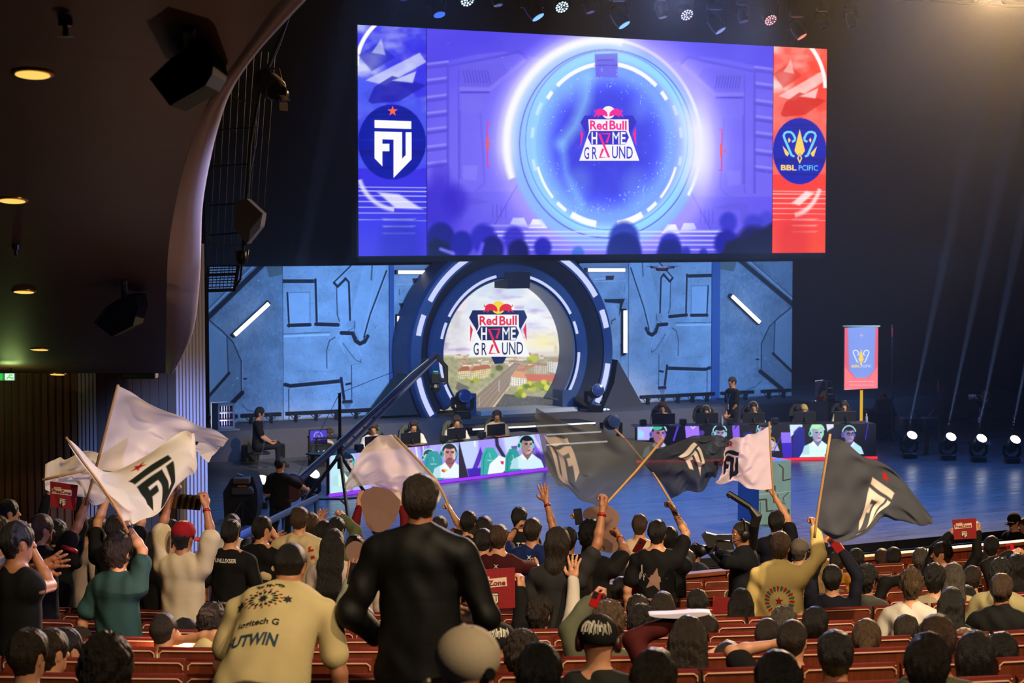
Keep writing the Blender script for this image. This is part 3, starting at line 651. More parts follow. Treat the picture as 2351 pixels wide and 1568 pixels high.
# raked auditorium floor: one step per seat row
def arc_pts(D, lats): return [view_xy(l, D + sag(l), 0) for l in lats]
LATS = [-9 + i * .75 for i in range(27)]
b = MB()
for k, D in enumerate(ROWD):
    z = CAM_H - g_of(D); D0 = D - .05; D1 = D + 1.0
    z0 = CAM_H - g_of(ROWD[k - 1]) if k else z + .3
    A = [p for p in arc_pts(D0, LATS)]; B_ = [p for p in arc_pts(D1, LATS)]
    for q in (A, B_):
        for p in q:
            if p.y > 19.5: p.y = 19.5
    n = len(A); v = [Vector((p.x, p.y, z)) for p in A] + [Vector((p.x, p.y, z)) for p in B_] + [Vector((p.x, p.y, z - .45)) for p in A] + [Vector((p.x, p.y, z - .45)) for p in B_]
    f = []
    for i in range(n - 1): f += [(i, i + 1, n + i + 1, n + i), (2 * n + i, 2 * n + i + 1, i + 1, i), (n + i, n + i + 1, 3 * n + i + 1, 3 * n + i)]
    b.add(v, f)
structure(b.build('floor.002', mat('auditorium_carpet', (.13, .06, .05), .9, noise=.3, nscale=20)))

WOOD = lines_mat('red_wood_veneer', (.50, .20, .11), (.25, .09, .05), [((1, 0, 0), .12, .006, 0)], .38, .35, 5, (9, 9, .6), .1, .5)
# wooden parapet in front of the first row
b = MB(); b.box((13, 19.66, .25), (19, .09, 1.62)); structure(b.build('wall_parapet', WOOD))
structure(MB().box((13, 19.66, 1.085), (19, .17, .05), bev=.01).build('trim_1', mat('rail_wood', (.56, .33, .20), .4)))

# balcony underside: a plane that follows the rake, with recessed downlights
def soff(px, py): return P(px, py, 10788.0 / (1348.0 - py))
inner = [(700, -60), (627, 18), (566, 107), (490, 208), (453, 291), (428, 358), (407, 444), (396, 505), (386, 565), (382, 650), (382, 748), (381, 800), (380, 857)]
b = MB(); v = []; cols = 9
for x, y in inner:
    for i in range(cols): v.append(soff(-700 + (x + 700) * i / (cols - 1), y))
b.add(v, [(r * cols + i, r * cols + i + 1, (r + 1) * cols + i + 1, (r + 1) * cols + i) for r in range(len(inner) - 1) for i in range(cols - 1)])
SOFF = lines_mat('walnut_soffit', (.21, .11, .07), (.07, .035, .025), [(tuple(FWH), .92, .014, .3)], .55, .3, 3, (1.2, 6, 1), .3)
so_ = structure(b.build('ceiling.001', SOFF)); sm = so_.modifiers.new('s', 'SOLIDIFY'); sm.thickness = .25; sm.offset = 1 if so_.data.polygons[0].normal.z > 0 else -1
# rounded fascia of the balcony
outer = [(770, -70), (700, 6), (600, 107), (539, 190), (517, 245), (496, 321), (477, 413), (467, 480), (466, 560), (465, 614), (459, 694), (448, 776), (398, 856)]
v = []; nr = 7
for (ix, iy), (ox, oy) in zip(inner, outer):
    a = soff(ix, iy); d = 10788.0 / (1348.0 - (iy + oy) / 2); c = P(ox, oy, d + .05); mid = P(ix + (ox - ix) * .75, iy + (oy - iy) * .5 + 9, d - .12)
    for k in range(nr):
        t = k / (nr - 1); v.append(a * (1 - t) ** 2 + mid * 2 * t * (1 - t) + c * t * t)
    v.append(c + Vector((0, 0, .35)) - RGT * .06); v.append(c + Vector((0, 0, 1.1)) - RGT * .30)
nr += 2; b = MB(); b.add(v, [(r * nr + i, r * nr + i + 1, (r + 1) * nr + i + 1, (r + 1) * nr + i) for r in range(len(inner) - 1) for i in range(nr - 1)])
fa = structure(b.build('trim_2', mat('pale_plaster', (.74, .70, .70), .55, noise=.05), None, True)); fa.modifiers.new('s', 'SUBSURF').render_levels = 2
# slatted walnut wall below the balcony, pale slatted column, dark speaker
def slat_wall(name, a, b_, z0, z1, n, m, depth=.03, fill=.7):
    a = Vector(a); b_ = Vector(b_); t = (b_ - a) / n; nn = Vector((t.y, -t.x, 0)).normalized()
    if nn.dot(FWH) > 0: nn = -nn
    mb = MB(); mb.box((a + b_) / 2 + Vector((0, 0, (z0 + z1) / 2)) - nn * .05, ((b_ - a).length, .08, z1 - z0), t, nn, (0, 0, 1))
    for i in range(n): mb.box(a + t * (i + .5) + nn * depth / 2 + Vector((0, 0, (z0 + z1) / 2)), (t.length * fill, depth, z1 - z0), t, nn, (0, 0, 1))
    return structure(mb.build(name, m))
SLATW = mat('walnut_slats', (.36, .20, .12), .5, noise=.4, nscale=4, stretch=(3, 3, .3))
slat_wall('wall_left', view_xy(-7.6, 21.6, 0), view_xy(-5.02, 22.9, 0), -.2, 4.2, 34, SLATW)
slat_wall('wall_left.001', view_xy(-5.02, 22.9, 0), view_xy(-4.82, 23.0, 0), -.2, 4.2, 5, mat('pale_slats', (.50, .45, .52), .5))
slat_wall('wall_left.002', view_xy(-4.82, 23.0, 0), view_xy(-4.0, 23.6, 0), -.2, 4.2, 9, mat('dark_walnut', (.20, .11, .075), .5, noise=.3, nscale=4, stretch=(3, 3, .3)), .01, .96)
PALE = mat('pale_slats', (.66, .64, .72), .5)
slat_wall('wall_column', view_xy(-4.02, 23.6, 0), view_xy(-3.72, 24.0, 0), -.2, 5.0, 9, PALE, .03, .62)
slat_wall('wall_column.001', view_xy(-3.86, 23.35, 0), view_xy(-3.64, 23.6, 0), -.2, 2.6, 6, PALE, .03, .62)
t = thing('wall_speaker', P(322, 862, 22.4), 'flat black speaker box on the dark wall under the balcony', 'speaker')
MB().box(P(322, 862, 22.4), (.38, .18, .06), RGT, FWH, (0, 0, 1), .01).build('cabinet', PLAST, t); MB().box(P(359, 862, 22.3), (.012, .16, .055), RGT, FWH, (0, 0, 1)).build('end_strip', PALE, t)
# downlights
for i, (x, y) in enumerate(((75, 167), (28, 458), (55, 668), (92, 801), (132, 858))):
    c = soff(x, y); a = soff(x + 40, y); bb = soff(x, y - 30); nn = (a - c).cross(bb - c).normalized()
    if nn.z > 0: nn = -nn
    w = ('second largest and nearest of the downlights, high on the left', 'downlight at the left edge of the picture', 'downlight below the left edge one', 'small downlight near the lower edge of the soffit', 'last tiny downlight right at the lower soffit edge')[i]
    w = ('topmost round warm downlight in the dark balcony soffit', 'round warm downlight at the left picture edge, in the soffit', 'round warm downlight in the soffit, above the lowest two', 'small warm downlight low in the soffit, left of lower black speaker', 'tiny warm downlight at the very lower edge of the soffit')[i]
    t = thing('downlight', c, w, 'downlight'); MB().lathe(c, [(.078, .002), (.095, -.004), (.098, .006), (.08, .010)], nn, 24).build('trim_ring', mat('brass', (.75, .55, .25), .3, .9), t, True)
    MB().lathe(c + nn * .012, [(.079, 0), (.03, .004), (0, .006)], nn, 24).build('lens', emis('warm_lens', 'f0c860', 1.15), t)
    l = bpy.data.lights.new('downlight_lamp', 'SPOT'); l.energy = 16; l.color = (1, .72, .35); l.spot_size = 1.6; l.shadow_soft_size = .04
    lo = bpy.data.objects.new('downlight_lamp', l); COL.objects.link(lo); lo.parent = t; lo.location = nn * .03; lo.rotation_euler = nn.to_track_quat('-Z', 'Y').to_euler()
for i, (x, y) in enumerate(((150, 43), (37, 562))):
    c = soff(x, y); t = thing('sprinkler', c, ('tiny dark sprinkler head high in the soffit, top left', 'tiny dark sprinkler head between two left soffit downlights')[i], 'sprinkler')
    MB().lathe(c, [(.03, .0), (.03, -.03), (.012, -.035), (.012, -.07), (.035, -.075), (.0, -.08)], (0, 0, 1), 12).build('nozzle', DARKM, t)
# two black loudspeakers hung under the soffit
def hung_speaker(pts, d, lab, mount):
    c = sum((P(x, y, d) for x, y in pts), Vector()) / len(pts); t = thing('hanging_loudspeaker', c, lab, 'loudspeaker')
    MB().prism([P(x, y, d) for x, y in pts], FWH * .42).build('cabinet', mat('speaker_black', (.02, .02, .02), .9, spec=.1), t)
    g = MB(); a, bb = [P(*q, d - .015) for q in (pts[0], pts[-1])]; a2, b2 = [P(*q, d - .015) for q in (pts[1], pts[-2])]
    g.prism([a.lerp(a2, .04), bb.lerp(b2, .04), bb.lerp(b2, .10), a.lerp(a2, .10)], FWH * .01).build('grille_edge', PLAST, t)
    br = MB(); p0 = P(*mount[0], d + .2); p1 = P(*mount[1], 10788.0 / (1348.0 - mount[1][1])); br.tube([p0, p1], .03, 8).build('bracket', PLAST, t); return t
hung_speaker([(343, 181), (390, 243), (472, 196), (487, 170), (490, 150), (480, 100), (445, 97), (385, 140)], 8.6, 'upper and larger black loudspeaker hung under the balcony soffit', ((440, 130), (432, 60)))
hung_speaker([(216, 741), (257, 773), (305, 748), (317, 706), (312, 678), (290, 676), (243, 704)], 15.5, 'lower black loudspeaker hung under the balcony soffit above the flags', ((285, 700), (283, 640)))
# exit sign
t = thing('exit_sign', P(10, 865, 21.0), 'green lit exit sign at left picture edge below soffit', 'exit sign'); c = P(2, 865, 21.0)
MB().box(c, (.30, .04, .08), RGT, FWH, (0, 0, 1)).build('housing', mat('sign_housing', (.8, .85, .8), .5), t)
for q, w, nme, e in ((P(-12, 865, 20.97), .16, 'green_panel', emis('sign_green', '28c840', 1.1)), (P(22, 865, 20.97), .095, 'white_panel', emis('sign_white', 'd8ffd8', 1.1))):
    MB().box(q, (w, .01, .066), RGT, FWH, (0, 0, 1)).build(nme, e, t)
gm = emis('sign_green', '28c840', 1.1); MB().tube([P(16, 869, 20.95), P(21, 865, 20.95), P(21, 861, 20.95), P(29, 861, 20.95)], .006, 5).tube([P(21, 865, 20.95), P(26, 868, 20.95), P(31, 868, 20.95)], .006, 5).build('running_figure', gm, t)
l = bpy.data.lights.new('exit_glow', 'POINT'); l.energy = 10; l.color = (.7, 1, .3); l.shadow_soft_size = .1; lo = bpy.data.objects.new('exit_glow', l); COL.objects.link(lo); lo.location = P(20, 885, 21.2)
MB().tube([P(25, 857, 21.02), P(25, 845, 21.02)], .006, 5).build('hanger', DARKM, t)

# ------------------------------------------------------------------ rigging on the left, behind the balcony
t = thing('cable_grid', P(530, 400, 31), 'tall dark netting of thin wires beside the balcony', 'netting')
b = MB()
for i in range(9): x = 478 + i * 16; b.tube([P(x + 26, 120, 31.2), P(x, 480 if i > 4 else 640, 31)], .004, 4)
b.build('wires', DARKM, t); [MB().tube([P(480, y, 31), P(600 - (y - 300) * .08, y - 8, 31)], .012, 5).build('cross_cable', DARKM, t) for y in (300, 383, 472, 540)]
t = thing('rigging_ladder', P(590, 300, 30.8), 'vertical dark rigging bar with cables carrying spot lamp and loudspeaker', 'rigging')
MB().tube([P(655, 60, 30.8), P(600, 190, 30.8), P(575, 330, 30.8), P(566, 470, 30.8), P(556, 610, 30.8)], .03, 8).build('bar', DARKM, t)
MB().tube([P(668, 30, 30.7), P(640, 110, 30.7), P(614, 165, 30.7)], .008, 5).tube([P(596, 230, 30.7), P(588, 330, 30.7), P(574, 400, 30.7), P(570, 470, 30.7)], .009, 5).build('cable', mat('blue_cable', (.35, .40, .62), .4), t)
MB().tube([P(530, 217, 30.7), P(556, 234, 30.7), P(594, 236, 30.7)], .008, 5).tube([P(470, 545, 30.7), P(510, 562, 30.7), P(560, 563, 30.7)], .006, 5).build('slack_cable', mat('brown_cable', (.45, .30, .18), .5), t)
t = thing('spot_lamp', P(630, 200, 30.5), 'large ribbed profile spot lamp hanging left of the big screen', 'stage light')
c = P(620, 195, 30.5); ax = (P(665, 240, 30.2) - P(590, 170, 30.8)).normalized()
MB().lathe(c, [(.0, -.30), (.13, -.28), (.17, -.20), (.17, .02), (.15, .05), (.15, .22), (.12, .24), (.12, .38)], ax, 20).build('housing', DARKM, t, True)
b = MB(); [b.lathe(c + ax * (-.05 + .05 * i), [(.172, 0), (.19, .01), (.172, .02)], ax, 20) for i in range(5)]; b.build('cooling_ribs', mat('rib_metal', (.42, .34, .28), .4, .5), t, True)
MB().tube([P(600, 172, 30.6), P(622, 157, 30.6), P(640, 158, 30.6), P(652, 215, 30.6)], .02, 8).build('yoke', mat('rib_metal', (.42, .34, .28), .4, .5), t, True)
b = MB(); e = c + ax * .40; b.box(e + FWD * -.05, (.20, .02, .16), ax, UPV); b.box(e + UPV * .12 + ax * .03, (.14, .12, .02), ax, UPV); b.box(e - UPV * .14, (.02, .12, .16), ax, UPV); b.build('barn_doors', mat('rib_metal', (.42, .34, .28), .4, .5), t)
t = thing('array_loudspeaker', P(570, 510, 30.5), 'grey wedge loudspeaker hanging above the wire basket', 'loudspeaker')
MB().prism([P(x, y, 30.4) for x, y in ((540, 462), (566, 456), (603, 490), (598, 520), (566, 560), (538, 525))], FWH * .5).build('cabinet', mat('speaker_grey', (.30, .27, .27), .6), t)
MB().prism([P(x, y, 30.36) for x, y in ((603, 492), (597, 524), (570, 556), (574, 528))], FWH * .03).build('grille', mat('grille_blue', (.55, .6, .75), .5), t)
MB().tube([P(566, 456, 30.6), P(568, 440, 30.7)], .02, 6).build('clamp', DARKM, t)
t = thing('follow_spot', P(555, 585, 30.6), 'small dark lamp with bowed yoke below the grey wedge loudspeaker', 'stage light')
MB().lathe(P(555, 590, 30.6), [(.06, -.1), (.08, -.05), (.08, .08), (.05, .1)], (0, 0, 1), 14).build('lamp_body', DARKM, t, True)
MB().tube([P(541, 570, 30.6), P(543, 602, 30.6), P(555, 608, 30.6), P(567, 602, 30.6), P(570, 572, 30.6)], .012, 6).build('yoke', mat('rib_metal', (.42, .34, .28), .4, .5), t, True)
t = thing('wire_basket', P(508, 640, 30.9), 'black wire mesh basket platform hanging at the balcony edge', 'basket')
b = MB(); [b.tube([P(466, y, 30.9), P(548 - (y - 612) * .1, y - 3, 30.9)], .025 if y in (632, 668) else .008, 6) for y in (612, 618, 624, 632, 640, 646, 652, 660, 668)]; b.build('frame', PLAST, t)
b = MB(); [b.tube([P(472 + i * 9, 611, 30.95), P(470 + i * 8.4, 668, 30.95)], .006, 4) for i in range(9)]; b.tube([P(548, 609, 30.9), P(538, 668, 30.9)], .03, 6); b.build('mesh_wires', PLAST, t)
MB().tube([P(556, 600, 30.85), P(552, 640, 30.9), P(536, 668, 30.9)], .018, 6).build('hanger', PLAST, t)
# ------------------------------------------------------------------ big LED wall over the stage
YL = 42.3
def yl(px, py, dy=0.0): return on_Y(px, py, YL + dy)
def plane_grid(pts_px, Y, step, wh=None):
    """grid on the plane Y=const between the pixel corners (left, right, bottom, top of the object itself); returns world positions + pixel coords"""
    (x0, y0), (x1, y1) = pts_px; a = on_Y(x0, y1, Y); b = on_Y(x1, y1, Y); t = on_Y(x0, y0, Y)
    n = max(2, int(abs(x1 - x0) / step)); m = max(2, int(abs(y1 - y0) / step)); u = np.linspace(a.x, b.x, n)[:, None]; z = np.linspace(a.z, t.z, m)[None, :]
    pos = np.stack([np.broadcast_to(u, (n, m)), np.full((n, m), Y), np.broadcast_to(z, (n, m))], -1); X, Yp = pix_np(pos); return pos, X, Yp
LED = attr_emis('led_panel')
t = thing('led_screen', yl(1360, 588), 'huge blue and purple LED screen above the stage with red right strip', 'screen')
zt, zb = yl(822, 57).z, yl(826, 588).z; xl, x1, x2, xr = yl(822, 300).x, yl(979, 300).x, yl(1774, 300).x, yl(1897, 300).x
MB().box(((xl + xr) / 2, YL + .14, (zt + zb) / 2), (xr - xl + .1, .24, zt - zb + .1)).box(((xl + xr) / 2, YL + .3, (zt + zb) / 2), (xr - xl - .6, .2, zt - zb - .5)).build('cabinet', BLACKM, t)
# dark strip added across the gap under the screen; hanger chains
MB().box(((xl + xr) / 2, YL + .2, zb - .10), (xr - xl - .1, .2, .10)).build('gap_strip', mat('gap_dark', (.03, .035, .06), .9), t)
b = MB(); [b.tube([(x, YL + .3, zt), (x, YL + .3, 16.4)], .03, 6) for x in (xl + 1, (xl + xr) / 2, xr - 1)]; b.build('hanging_chain', DARKM, t)
def screen_piece(name, xa, xb, step, paint):
    n = int((xb - xa) / step); m_ = int((zt - zb) / step); u = np.linspace(xa, xb, n)[:, None]; z = np.linspace(zb, zt, m_)[None, :]
    pos = np.stack([np.broadcast_to(u, (n, m_)), np.full((n, m_), YL), np.broadcast_to(z, (n, m_))], -1); X, Y = pix_np(pos); A = Art(X, Y, '5a4cf0'); paint(A); return painted(name, pos, A.lin(), LED, t)
def paint_mid(A):
    X, Y = A.X, A.Y; cx, cy = 1393, 330
    A.mix(np.clip((Y - 60) / 560, 0, 1) * .9, '7a6cf8'); A.mix(.45 * fbm(X / 90, Y / 60, 3), '3a2ce0'); A.mix(np.clip(1.0 - np.hypot((X - cx) / 420, (Y - 330) / 330), 0, 1) * .9, '9a9cff')
    for s_ in (-1, 1):                                                      # machine walls left and right of the portal
        M = lambda pts: [(cx + s_ * (x - 340) * (1 if s_ < 0 else .93) * -s_ * -1 if 0 else cx + (s_ * (1 if s_ < 0 else .93)) * x, y + (0 if s_ < 0 else 12)) for x, y in pts]
        A.poly(M([(415, 150), (300, 125), (235, 118), (120, 140), (190, 440), (415, 440)]), '8a80ff', .35, 2)
        for y in (150, 187, 226, 263, 300, 340, 378): A.line(M([(414, y + 6), (366, y)]), 7, '5448d8', .75, 2); A.line(M([(414, y - 3), (366, y - 9)]), 5, 'a49cff', .6, 2)
        A.line(M([(365, 430), (365, 152), (240, 128), (200, 118), (185, 132)]), 6, '5a4ee0', .8, 2); A.line(M([(340, 430), (340, 160)]), 3, '5a4ee0', .7, 1)
        A.poly(M([(337, 152), (240, 144), (225, 165), (268, 200), (330, 202)]), '6c60ec', .8, 2); A.line(M([(335, 204), (268, 205), (190, 140)]), 9, '8478f4', .9, 3); A.line(M([(335, 212), (270, 212)]), 4, '4a3ed0', .8, 2)
        for i in range(9): A.line(M([(330 - i * 7, 162), (324 - i * 7, 190)]), 2.5, '4a40d0', .7, 1)
        A.poly(M([(335, 216), (285, 216), (285, 250), (300, 262), (335, 258)]), '7c72f6', .5, 2); A.line(M([(337, 410), (337, 255)]), 4, '5e52e4', .6, 2); A.line(M([(290, 262), (280, 420), (300, 438)]), 5, '6a5ff0', .7, 2)
        A.poly(M([(330, 380), (295, 380), (300, 415), (330, 412)]), '8f88ff', .5, 2); A.poly(M([(265, 465), (300, 455), (350, 455), (350, 500), (330, 500), (330, 470), (300, 470)]), '5a50dc', .4, 3)
        A.poly(M([(205, 428), (238, 430), (150, 520), (262, 520)]), '8078f2', .0, 2); A.poly(M([(206, 425), (260, 525), (120, 525), (165, 470)]), '7468f0', .75, 2); A.line(M([(206, 425), (262, 525)]), 2, '4c44c8', .8, 1)
        for i in range(4): A.line(M([(262 - 10 * i, 470), (262 - 10 * i, 500)]), 3, '5248d4', .5, 1)
        A.poly(M([(222, 514), (215, 500), (190, 500), (180, 522)]), 'c8ccff', .8, 2); A.poly(M([(170, 503), (150, 503), (135, 524), (180, 524)]), 'd8dcff', .8, 2); A.line(M([(280, 518), (150, 518)]), 5, '9c9cff', .8, 3)
    # glowing portal
    rx, ry = 196, 216
    A.ring(cx + 5, 332, 233, 243, 70, 'b8a8ff', add=True, soft=-1, a=.28); A.ring(cx, 330, 200, 218, 46, '8cc8ff', a=.75, soft=12); A.ell(cx, 330, 165, 185, '4a4cf0', .95, 14)
    n_ = fbm(X / 26, Y / 26, 9); A.mix(np.clip(1.1 - np.hypot((X - cx) / 165, (Y - 330) / 185), 0, .8) * n_ * 1.1, '3038d8'); A.ring(cx, 330, 150, 168, 60, '78d8ff', add=True, soft=-1, a=.42); A.ring(cx + 10, 330, 178, 200, 34, '9ae4ff', soft=-1, a=.75)
    A.line([(1350, 180), (1345, 230), (1320, 290), (1290, 330)], 26, '9fe8ff', .55, 24); A.line([(1290, 330), (1300, 400), (1335, 470)], 14, '8fdcff', .5, 18)
    A.ring(cx, 330, 200, 216, 3, '5a58d8', a=.8, soft=1); A.ring(cx, 322, 186, 205, 2.5, '6a80f0', a=.7, soft=1); A.ring(cx, 330, 160, 180, 2, '8fb0ff', a=.7, soft=1)
    for a0, a1, w in ((97, 134, 9), (46, 82, 9), (139, 146, 9), (33, 41, 9), (196, 222, 6), (318, 344, 6), (226, 236, 8), (304, 314, 8), (240, 262, 14), (278, 300, 14)): A.ring(cx, 331, 165, 185, w, 'ffffff', a0, a1, soft=2)
    for a0, a1 in ((150, 160), (168, 176), (190, 199), (20, 28), (4, 12), (345, 352)): A.ring(cx, 331, 172, 192, 8, 'd8f4ff', a0, a1, a=.7, soft=2)
    A.poly([(1365, 124), (1418, 122), (1418, 178), (1368, 178)], '7068e8', .9, 2); A.line([(1365, 150), (1418, 150)], 2, '4a40c8', .8, 1); A.line([(1372, 138), (1410, 138)], 2, '4a40c8', .8, 1)
    # white arc of light
    for w, al in ((60, .25), (34, .5), (16, 1.0)): A.ring(1385, 330, 222, 238, w, 'ffffff', 62 if w > 30 else 78, 200, a=al * .95, soft=w * .6)
    A.ring(1385, 330, 224, 240, 7, 'ffffff', 330, 80, soft=3); A.ring(1380, 345, 226, 236, 46, 'ffffff', 336, 28, a=.95, soft=34); A.ring(1372, 350, 232, 236, 90, 'e8e4ff', 330, 40, soft=-1, a=.5); A.ring(1385, 330, 224, 240, 24, 'c0a8ff', 20, 80, a=.5, soft=16)
    for x, y, r in ((1330, 420, 26), (1460, 430, 30), (1470, 250, 20), (1320, 210, 24)): A.ell(x, y, r, r * 1.3, '9adcff', .25, 26)
    k = (vnoise(X / 1.7, Y / 1.7, 5) > .93) & (np.hypot((X - cx) / 160, (Y - 330) / 180) < 1) & (np.hypot((X - cx) / 100, (Y - 330) / 120) > 1); A.mix(k * .8, 'd0f4ff')
    k = (vnoise(X / 3, Y / 3, 8) > .985); A.mix(k * .5, 'e0dcff')
    for sx, y0 in ((1119, 281), (1657, 297)):
        q = 1 if sx < 1300 else -1; A.line([(sx + 6 * q, y0), (sx, y0), (sx, y0 + (101 if q > 0 else 94)), (sx + 6 * q, y0 + (101 if q > 0 else 94))], 2, 'ff2a80', 1, .5); A.line([(sx + 1 * q, y0 + 35), (sx + 1 * q, y0 + 62)], 5, 'ff5a50', 1, .5)
        A.poly([(sx - 9 * q, y0 + 46), (sx - 9 * q, y0 + 53), (sx - 5 * q, y0 + 49)], 'ff2a80')
    # steps of light and the blurred crowd on the screen
    for i, y in enumerate((532, 541, 552, 562, 573)): A.line([(1130 + 14 * i, y), (1660 + 8 * i, y)], 3.2, 'dfe4ff', .95, 2)
    A.mix(np.clip((Y - 528) / 60, 0, 1) * .3, '4030e0')
    A.mix(np.clip((Y - 400) / 180, 0, 1) * np.clip(1 - (X - 980) / 130, 0, 1) * .85, '3418c8')
    for x, y, r, c_, al, so in ((1010, 400, 22, '4a36d8', .6, 16), (1045, 460, 30, '3c28d0', .6, 20), (1010, 470, 50, '2a14c4', .6, 30), (1012, 548, 32, '0c0880', .95, 8), (1060, 560, 26, '1410a0', .95, 8), (1110, 548, 30, '2018b8', .85, 10), (1130, 572, 26, '0a0870', .95, 8),
                                    (1180, 548, 24, '2a20c0', .85, 10), (1190, 578, 24, '0a0660', .95, 8), (1246, 568, 20, '1c18b0', .9, 8), (1327, 582, 14, '2060c0', .7, 6), (1433, 548, 34, '1420a8', .85, 10), (1433, 580, 40, '0a0878', .95, 8), (1538, 562, 24, '1a18b0', .9, 8), (1538, 584, 30, '0a0878', .9, 8),
                                    (1575, 578, 10, '1a18b0', .8, 6), (1615, 580, 9, '1a18b0', .8, 6), (1672, 510, 20, '2c2cc8', .85, 10), (1668, 560, 28, '1008a0', .95, 10), (1730, 520, 24, '3030c8', .8, 12), (1760, 506, 18, '3434c8', .7, 12), (1730, 570, 44, '0c0450', .95, 14), (1690, 584, 26, '0a0340', .95, 8)):
        A.ell(x, y, r, r * 1.15, c_, al, so)
    A.poly([(982, 560), (1000, 545), (1030, 560), (1040, 590), (982, 590)], '04023a', .9, 10); A.poly([(1655, 590), (1668, 555), (1715, 545), (1776, 510), (1776, 590)], '08022c', .95, 10); A.line([(1012, 572), (1040, 582)], 8, '8080ff', .9, 6); A.line([(1108, 560), (1100, 588)], 9, '6a58ff', .9, 6)
def paint_side(A, L):
    X, Y = A.X, A.Y
    base, mid, lt, dk = ('3a30e8', '5060f8', 'e4ecff', '1a18a8') if L else ('ff4030', 'ff7868', 'ffe8e4', 'd81c10'); A.c[:] = A.rgb(base)
    x0, y0, y1 = (822, 57, 590) if L else (1774, 108, 580); w = 157 if L else 123; u = (X - x0) / w; v = (Y - y0) / (y1 - y0)
    A.mix(np.clip(fbm(u * 3, v * 8, 4) * 1.8 - .5, 0, 1) * (v < .62) * .8, mid); A.mix(np.clip(fbm(u * 2 + 7, v * 11, 6) * 3 - 1.5, 0, 1) * (v < .5) * .85, lt)          # clouds
    U = lambda pts: [(x0 + a * w, y0 + b_ * (y1 - y0)) for a, b_ in pts]
    A.ring(*( (x0 + w * 1.0, y0 + 95) if L else (x0 - 5, y0 + 95) ), w * 1.02, 140, 9, 'ffffff', 90 if L else 0, 180 if L else 90, soft=2)
    A.poly(U([(0, .36), (.25, .30), (.5, .36), (.7, .29), (1, .34), (1, .60), (0, .60)]), mid, .6, 14)
    for pts, c_, al in (([(.0, .13), (.3, .08), (.55, .14), (.2, .2)], dk, .5), ([(.1, .24), (.9, .12), (1, .16), (.4, .26)], lt, .7), ([(.05, .3), (.5, .22), (1, .26), (.6, .33), (.2, .34)], dk, .75), ([(.5, .24), (.85, .2), (.8, .25)], lt, .8), ([(.2, .12), (.34, .06), (.4, .13)], lt, .6), ([(.0, .22), (.25, .26), (.1, .36), (.0, .36)], mid, .8)): A.poly(U(pts), c_, al, 3)
    # floor of light streaks
    for i, b_ in enumerate((.70, .715, .735, .76, .785, .81, .84)): A.line(U([(.0, b_), (1, b_ + .003)]), 1.8, lt, .85 - .05 * i, 1)
    A.poly(U([(.28, .72) if L else (.72, .72), (.55, .79), (.95, .795), (.6, .73)] if L else [(.35, .76), (.62, .70), (.78, .71), (.5, .77)]), 'ffffff', .8, 5)
    for i in range(3): A.poly(U([(.35, .835 + .03 * i), (.85, .835 + .03 * i), (.8, .842 + .03 * i), (.38, .842 + .03 * i)]), lt, .6, 3)
    A.ring(x0 + w * (.62 if L else .3), y0 + .62 * (y1 - y0), w * .62, 95, 10, 'ffffff', 195 if L else 280, 262 if L else 340, a=.75, soft=6)
    A.mix(np.clip((v - .86) / .1, 0, 1) * .9, '4030e0' if L else 'ff4a20'); A.ell(x0 + w * (.62 if L else .38), y0 + .95 * (y1 - y0), w * .3, 60, dk, .45, 30)
    cx, cy, rx, ry = (900, 326, 78, 86) if L else (1836, 347, 61.5, 76)
    A.ell(cx, cy, rx, ry, '0818a8' if L else '0a1cb8', 1, 1); ins = np.hypot((X - cx) / rx, (Y - cy) / ry) < 1
    for dy, h in ((-68, 5), (-58, 3), (-5, 3), (22, 6), (30, 3), (60, 4)): A.mix(ins * (np.abs(Y - cy - dy * ry / 86) < h / 2) * .5, '1a30c8' if dy % 2 else '060c70')
screen_piece('left_strip', xl, x1, .022, lambda A: paint_side(A, True)); screen_piece('centre_picture', x1 + .015, x2, .0185, paint_mid); screen_piece('right_strip', x2 + .015, xr, .022, lambda A: paint_side(A, False))
# crisp emblems lie flat on the screen
def px2(ox, oy, s_, dy=-.012): return lambda x, y: yl(ox + x / s_, oy + y / s_, dy)
WH = emis('led_white', 'ffffff', 1.0, False)
FU = [[(168, 660), (404, 667), (404, 717), (168, 710)], [(168, 733), (345, 737), (345, 908), (368, 885), (368, 738), (406, 738), (406, 912), (290, 1032), (290, 785), (218, 783), (218, 812), (263, 812), (263, 860), (218, 860), (218, 957), (168, 906)]]
zf_ = px2(800, 40, 2.8)
flat_shape('team_emblem', [[(x, y) for x, y in p] for p in FU], WH, t, zf_); flat_shape('emblem_star', [star(284, 602, 34, rot=-90)], emis('star_orange', 'ff6a38', 1.0, False), t, zf_)
zr = px2(1350, 60, 2.903); GO = emis('led_gold', 'ffd860', 1.0, False); CY_ = emis('led_cyan', '7ad8ff', 1.0, False)
flat_shape('crown_emblem', [[(1411, 686), (1446, 830), (1425, 862), (1411, 845), (1397, 862), (1376, 830)], [(1411, 845), (1428, 880), (1411, 918), (1394, 880)], [(1297, 797), (1341, 848), (1330, 868), (1315, 855)], [(1527, 800), (1506, 868), (1494, 868), (1483, 848)], [(1338, 742), (1352, 760), (1338, 778), (1333, 760)], [(1484, 742), (1489, 760), (1484, 778), (1472, 760)]], GO, t, zr)
flat_shape('crown_emblem_hole', [[(1411, 862), (1419, 880), (1411, 898), (1403, 880)]], emis('led_navy', '0a1cb8', 1.0, False), t, px2(1350, 60, 2.903, -.016))
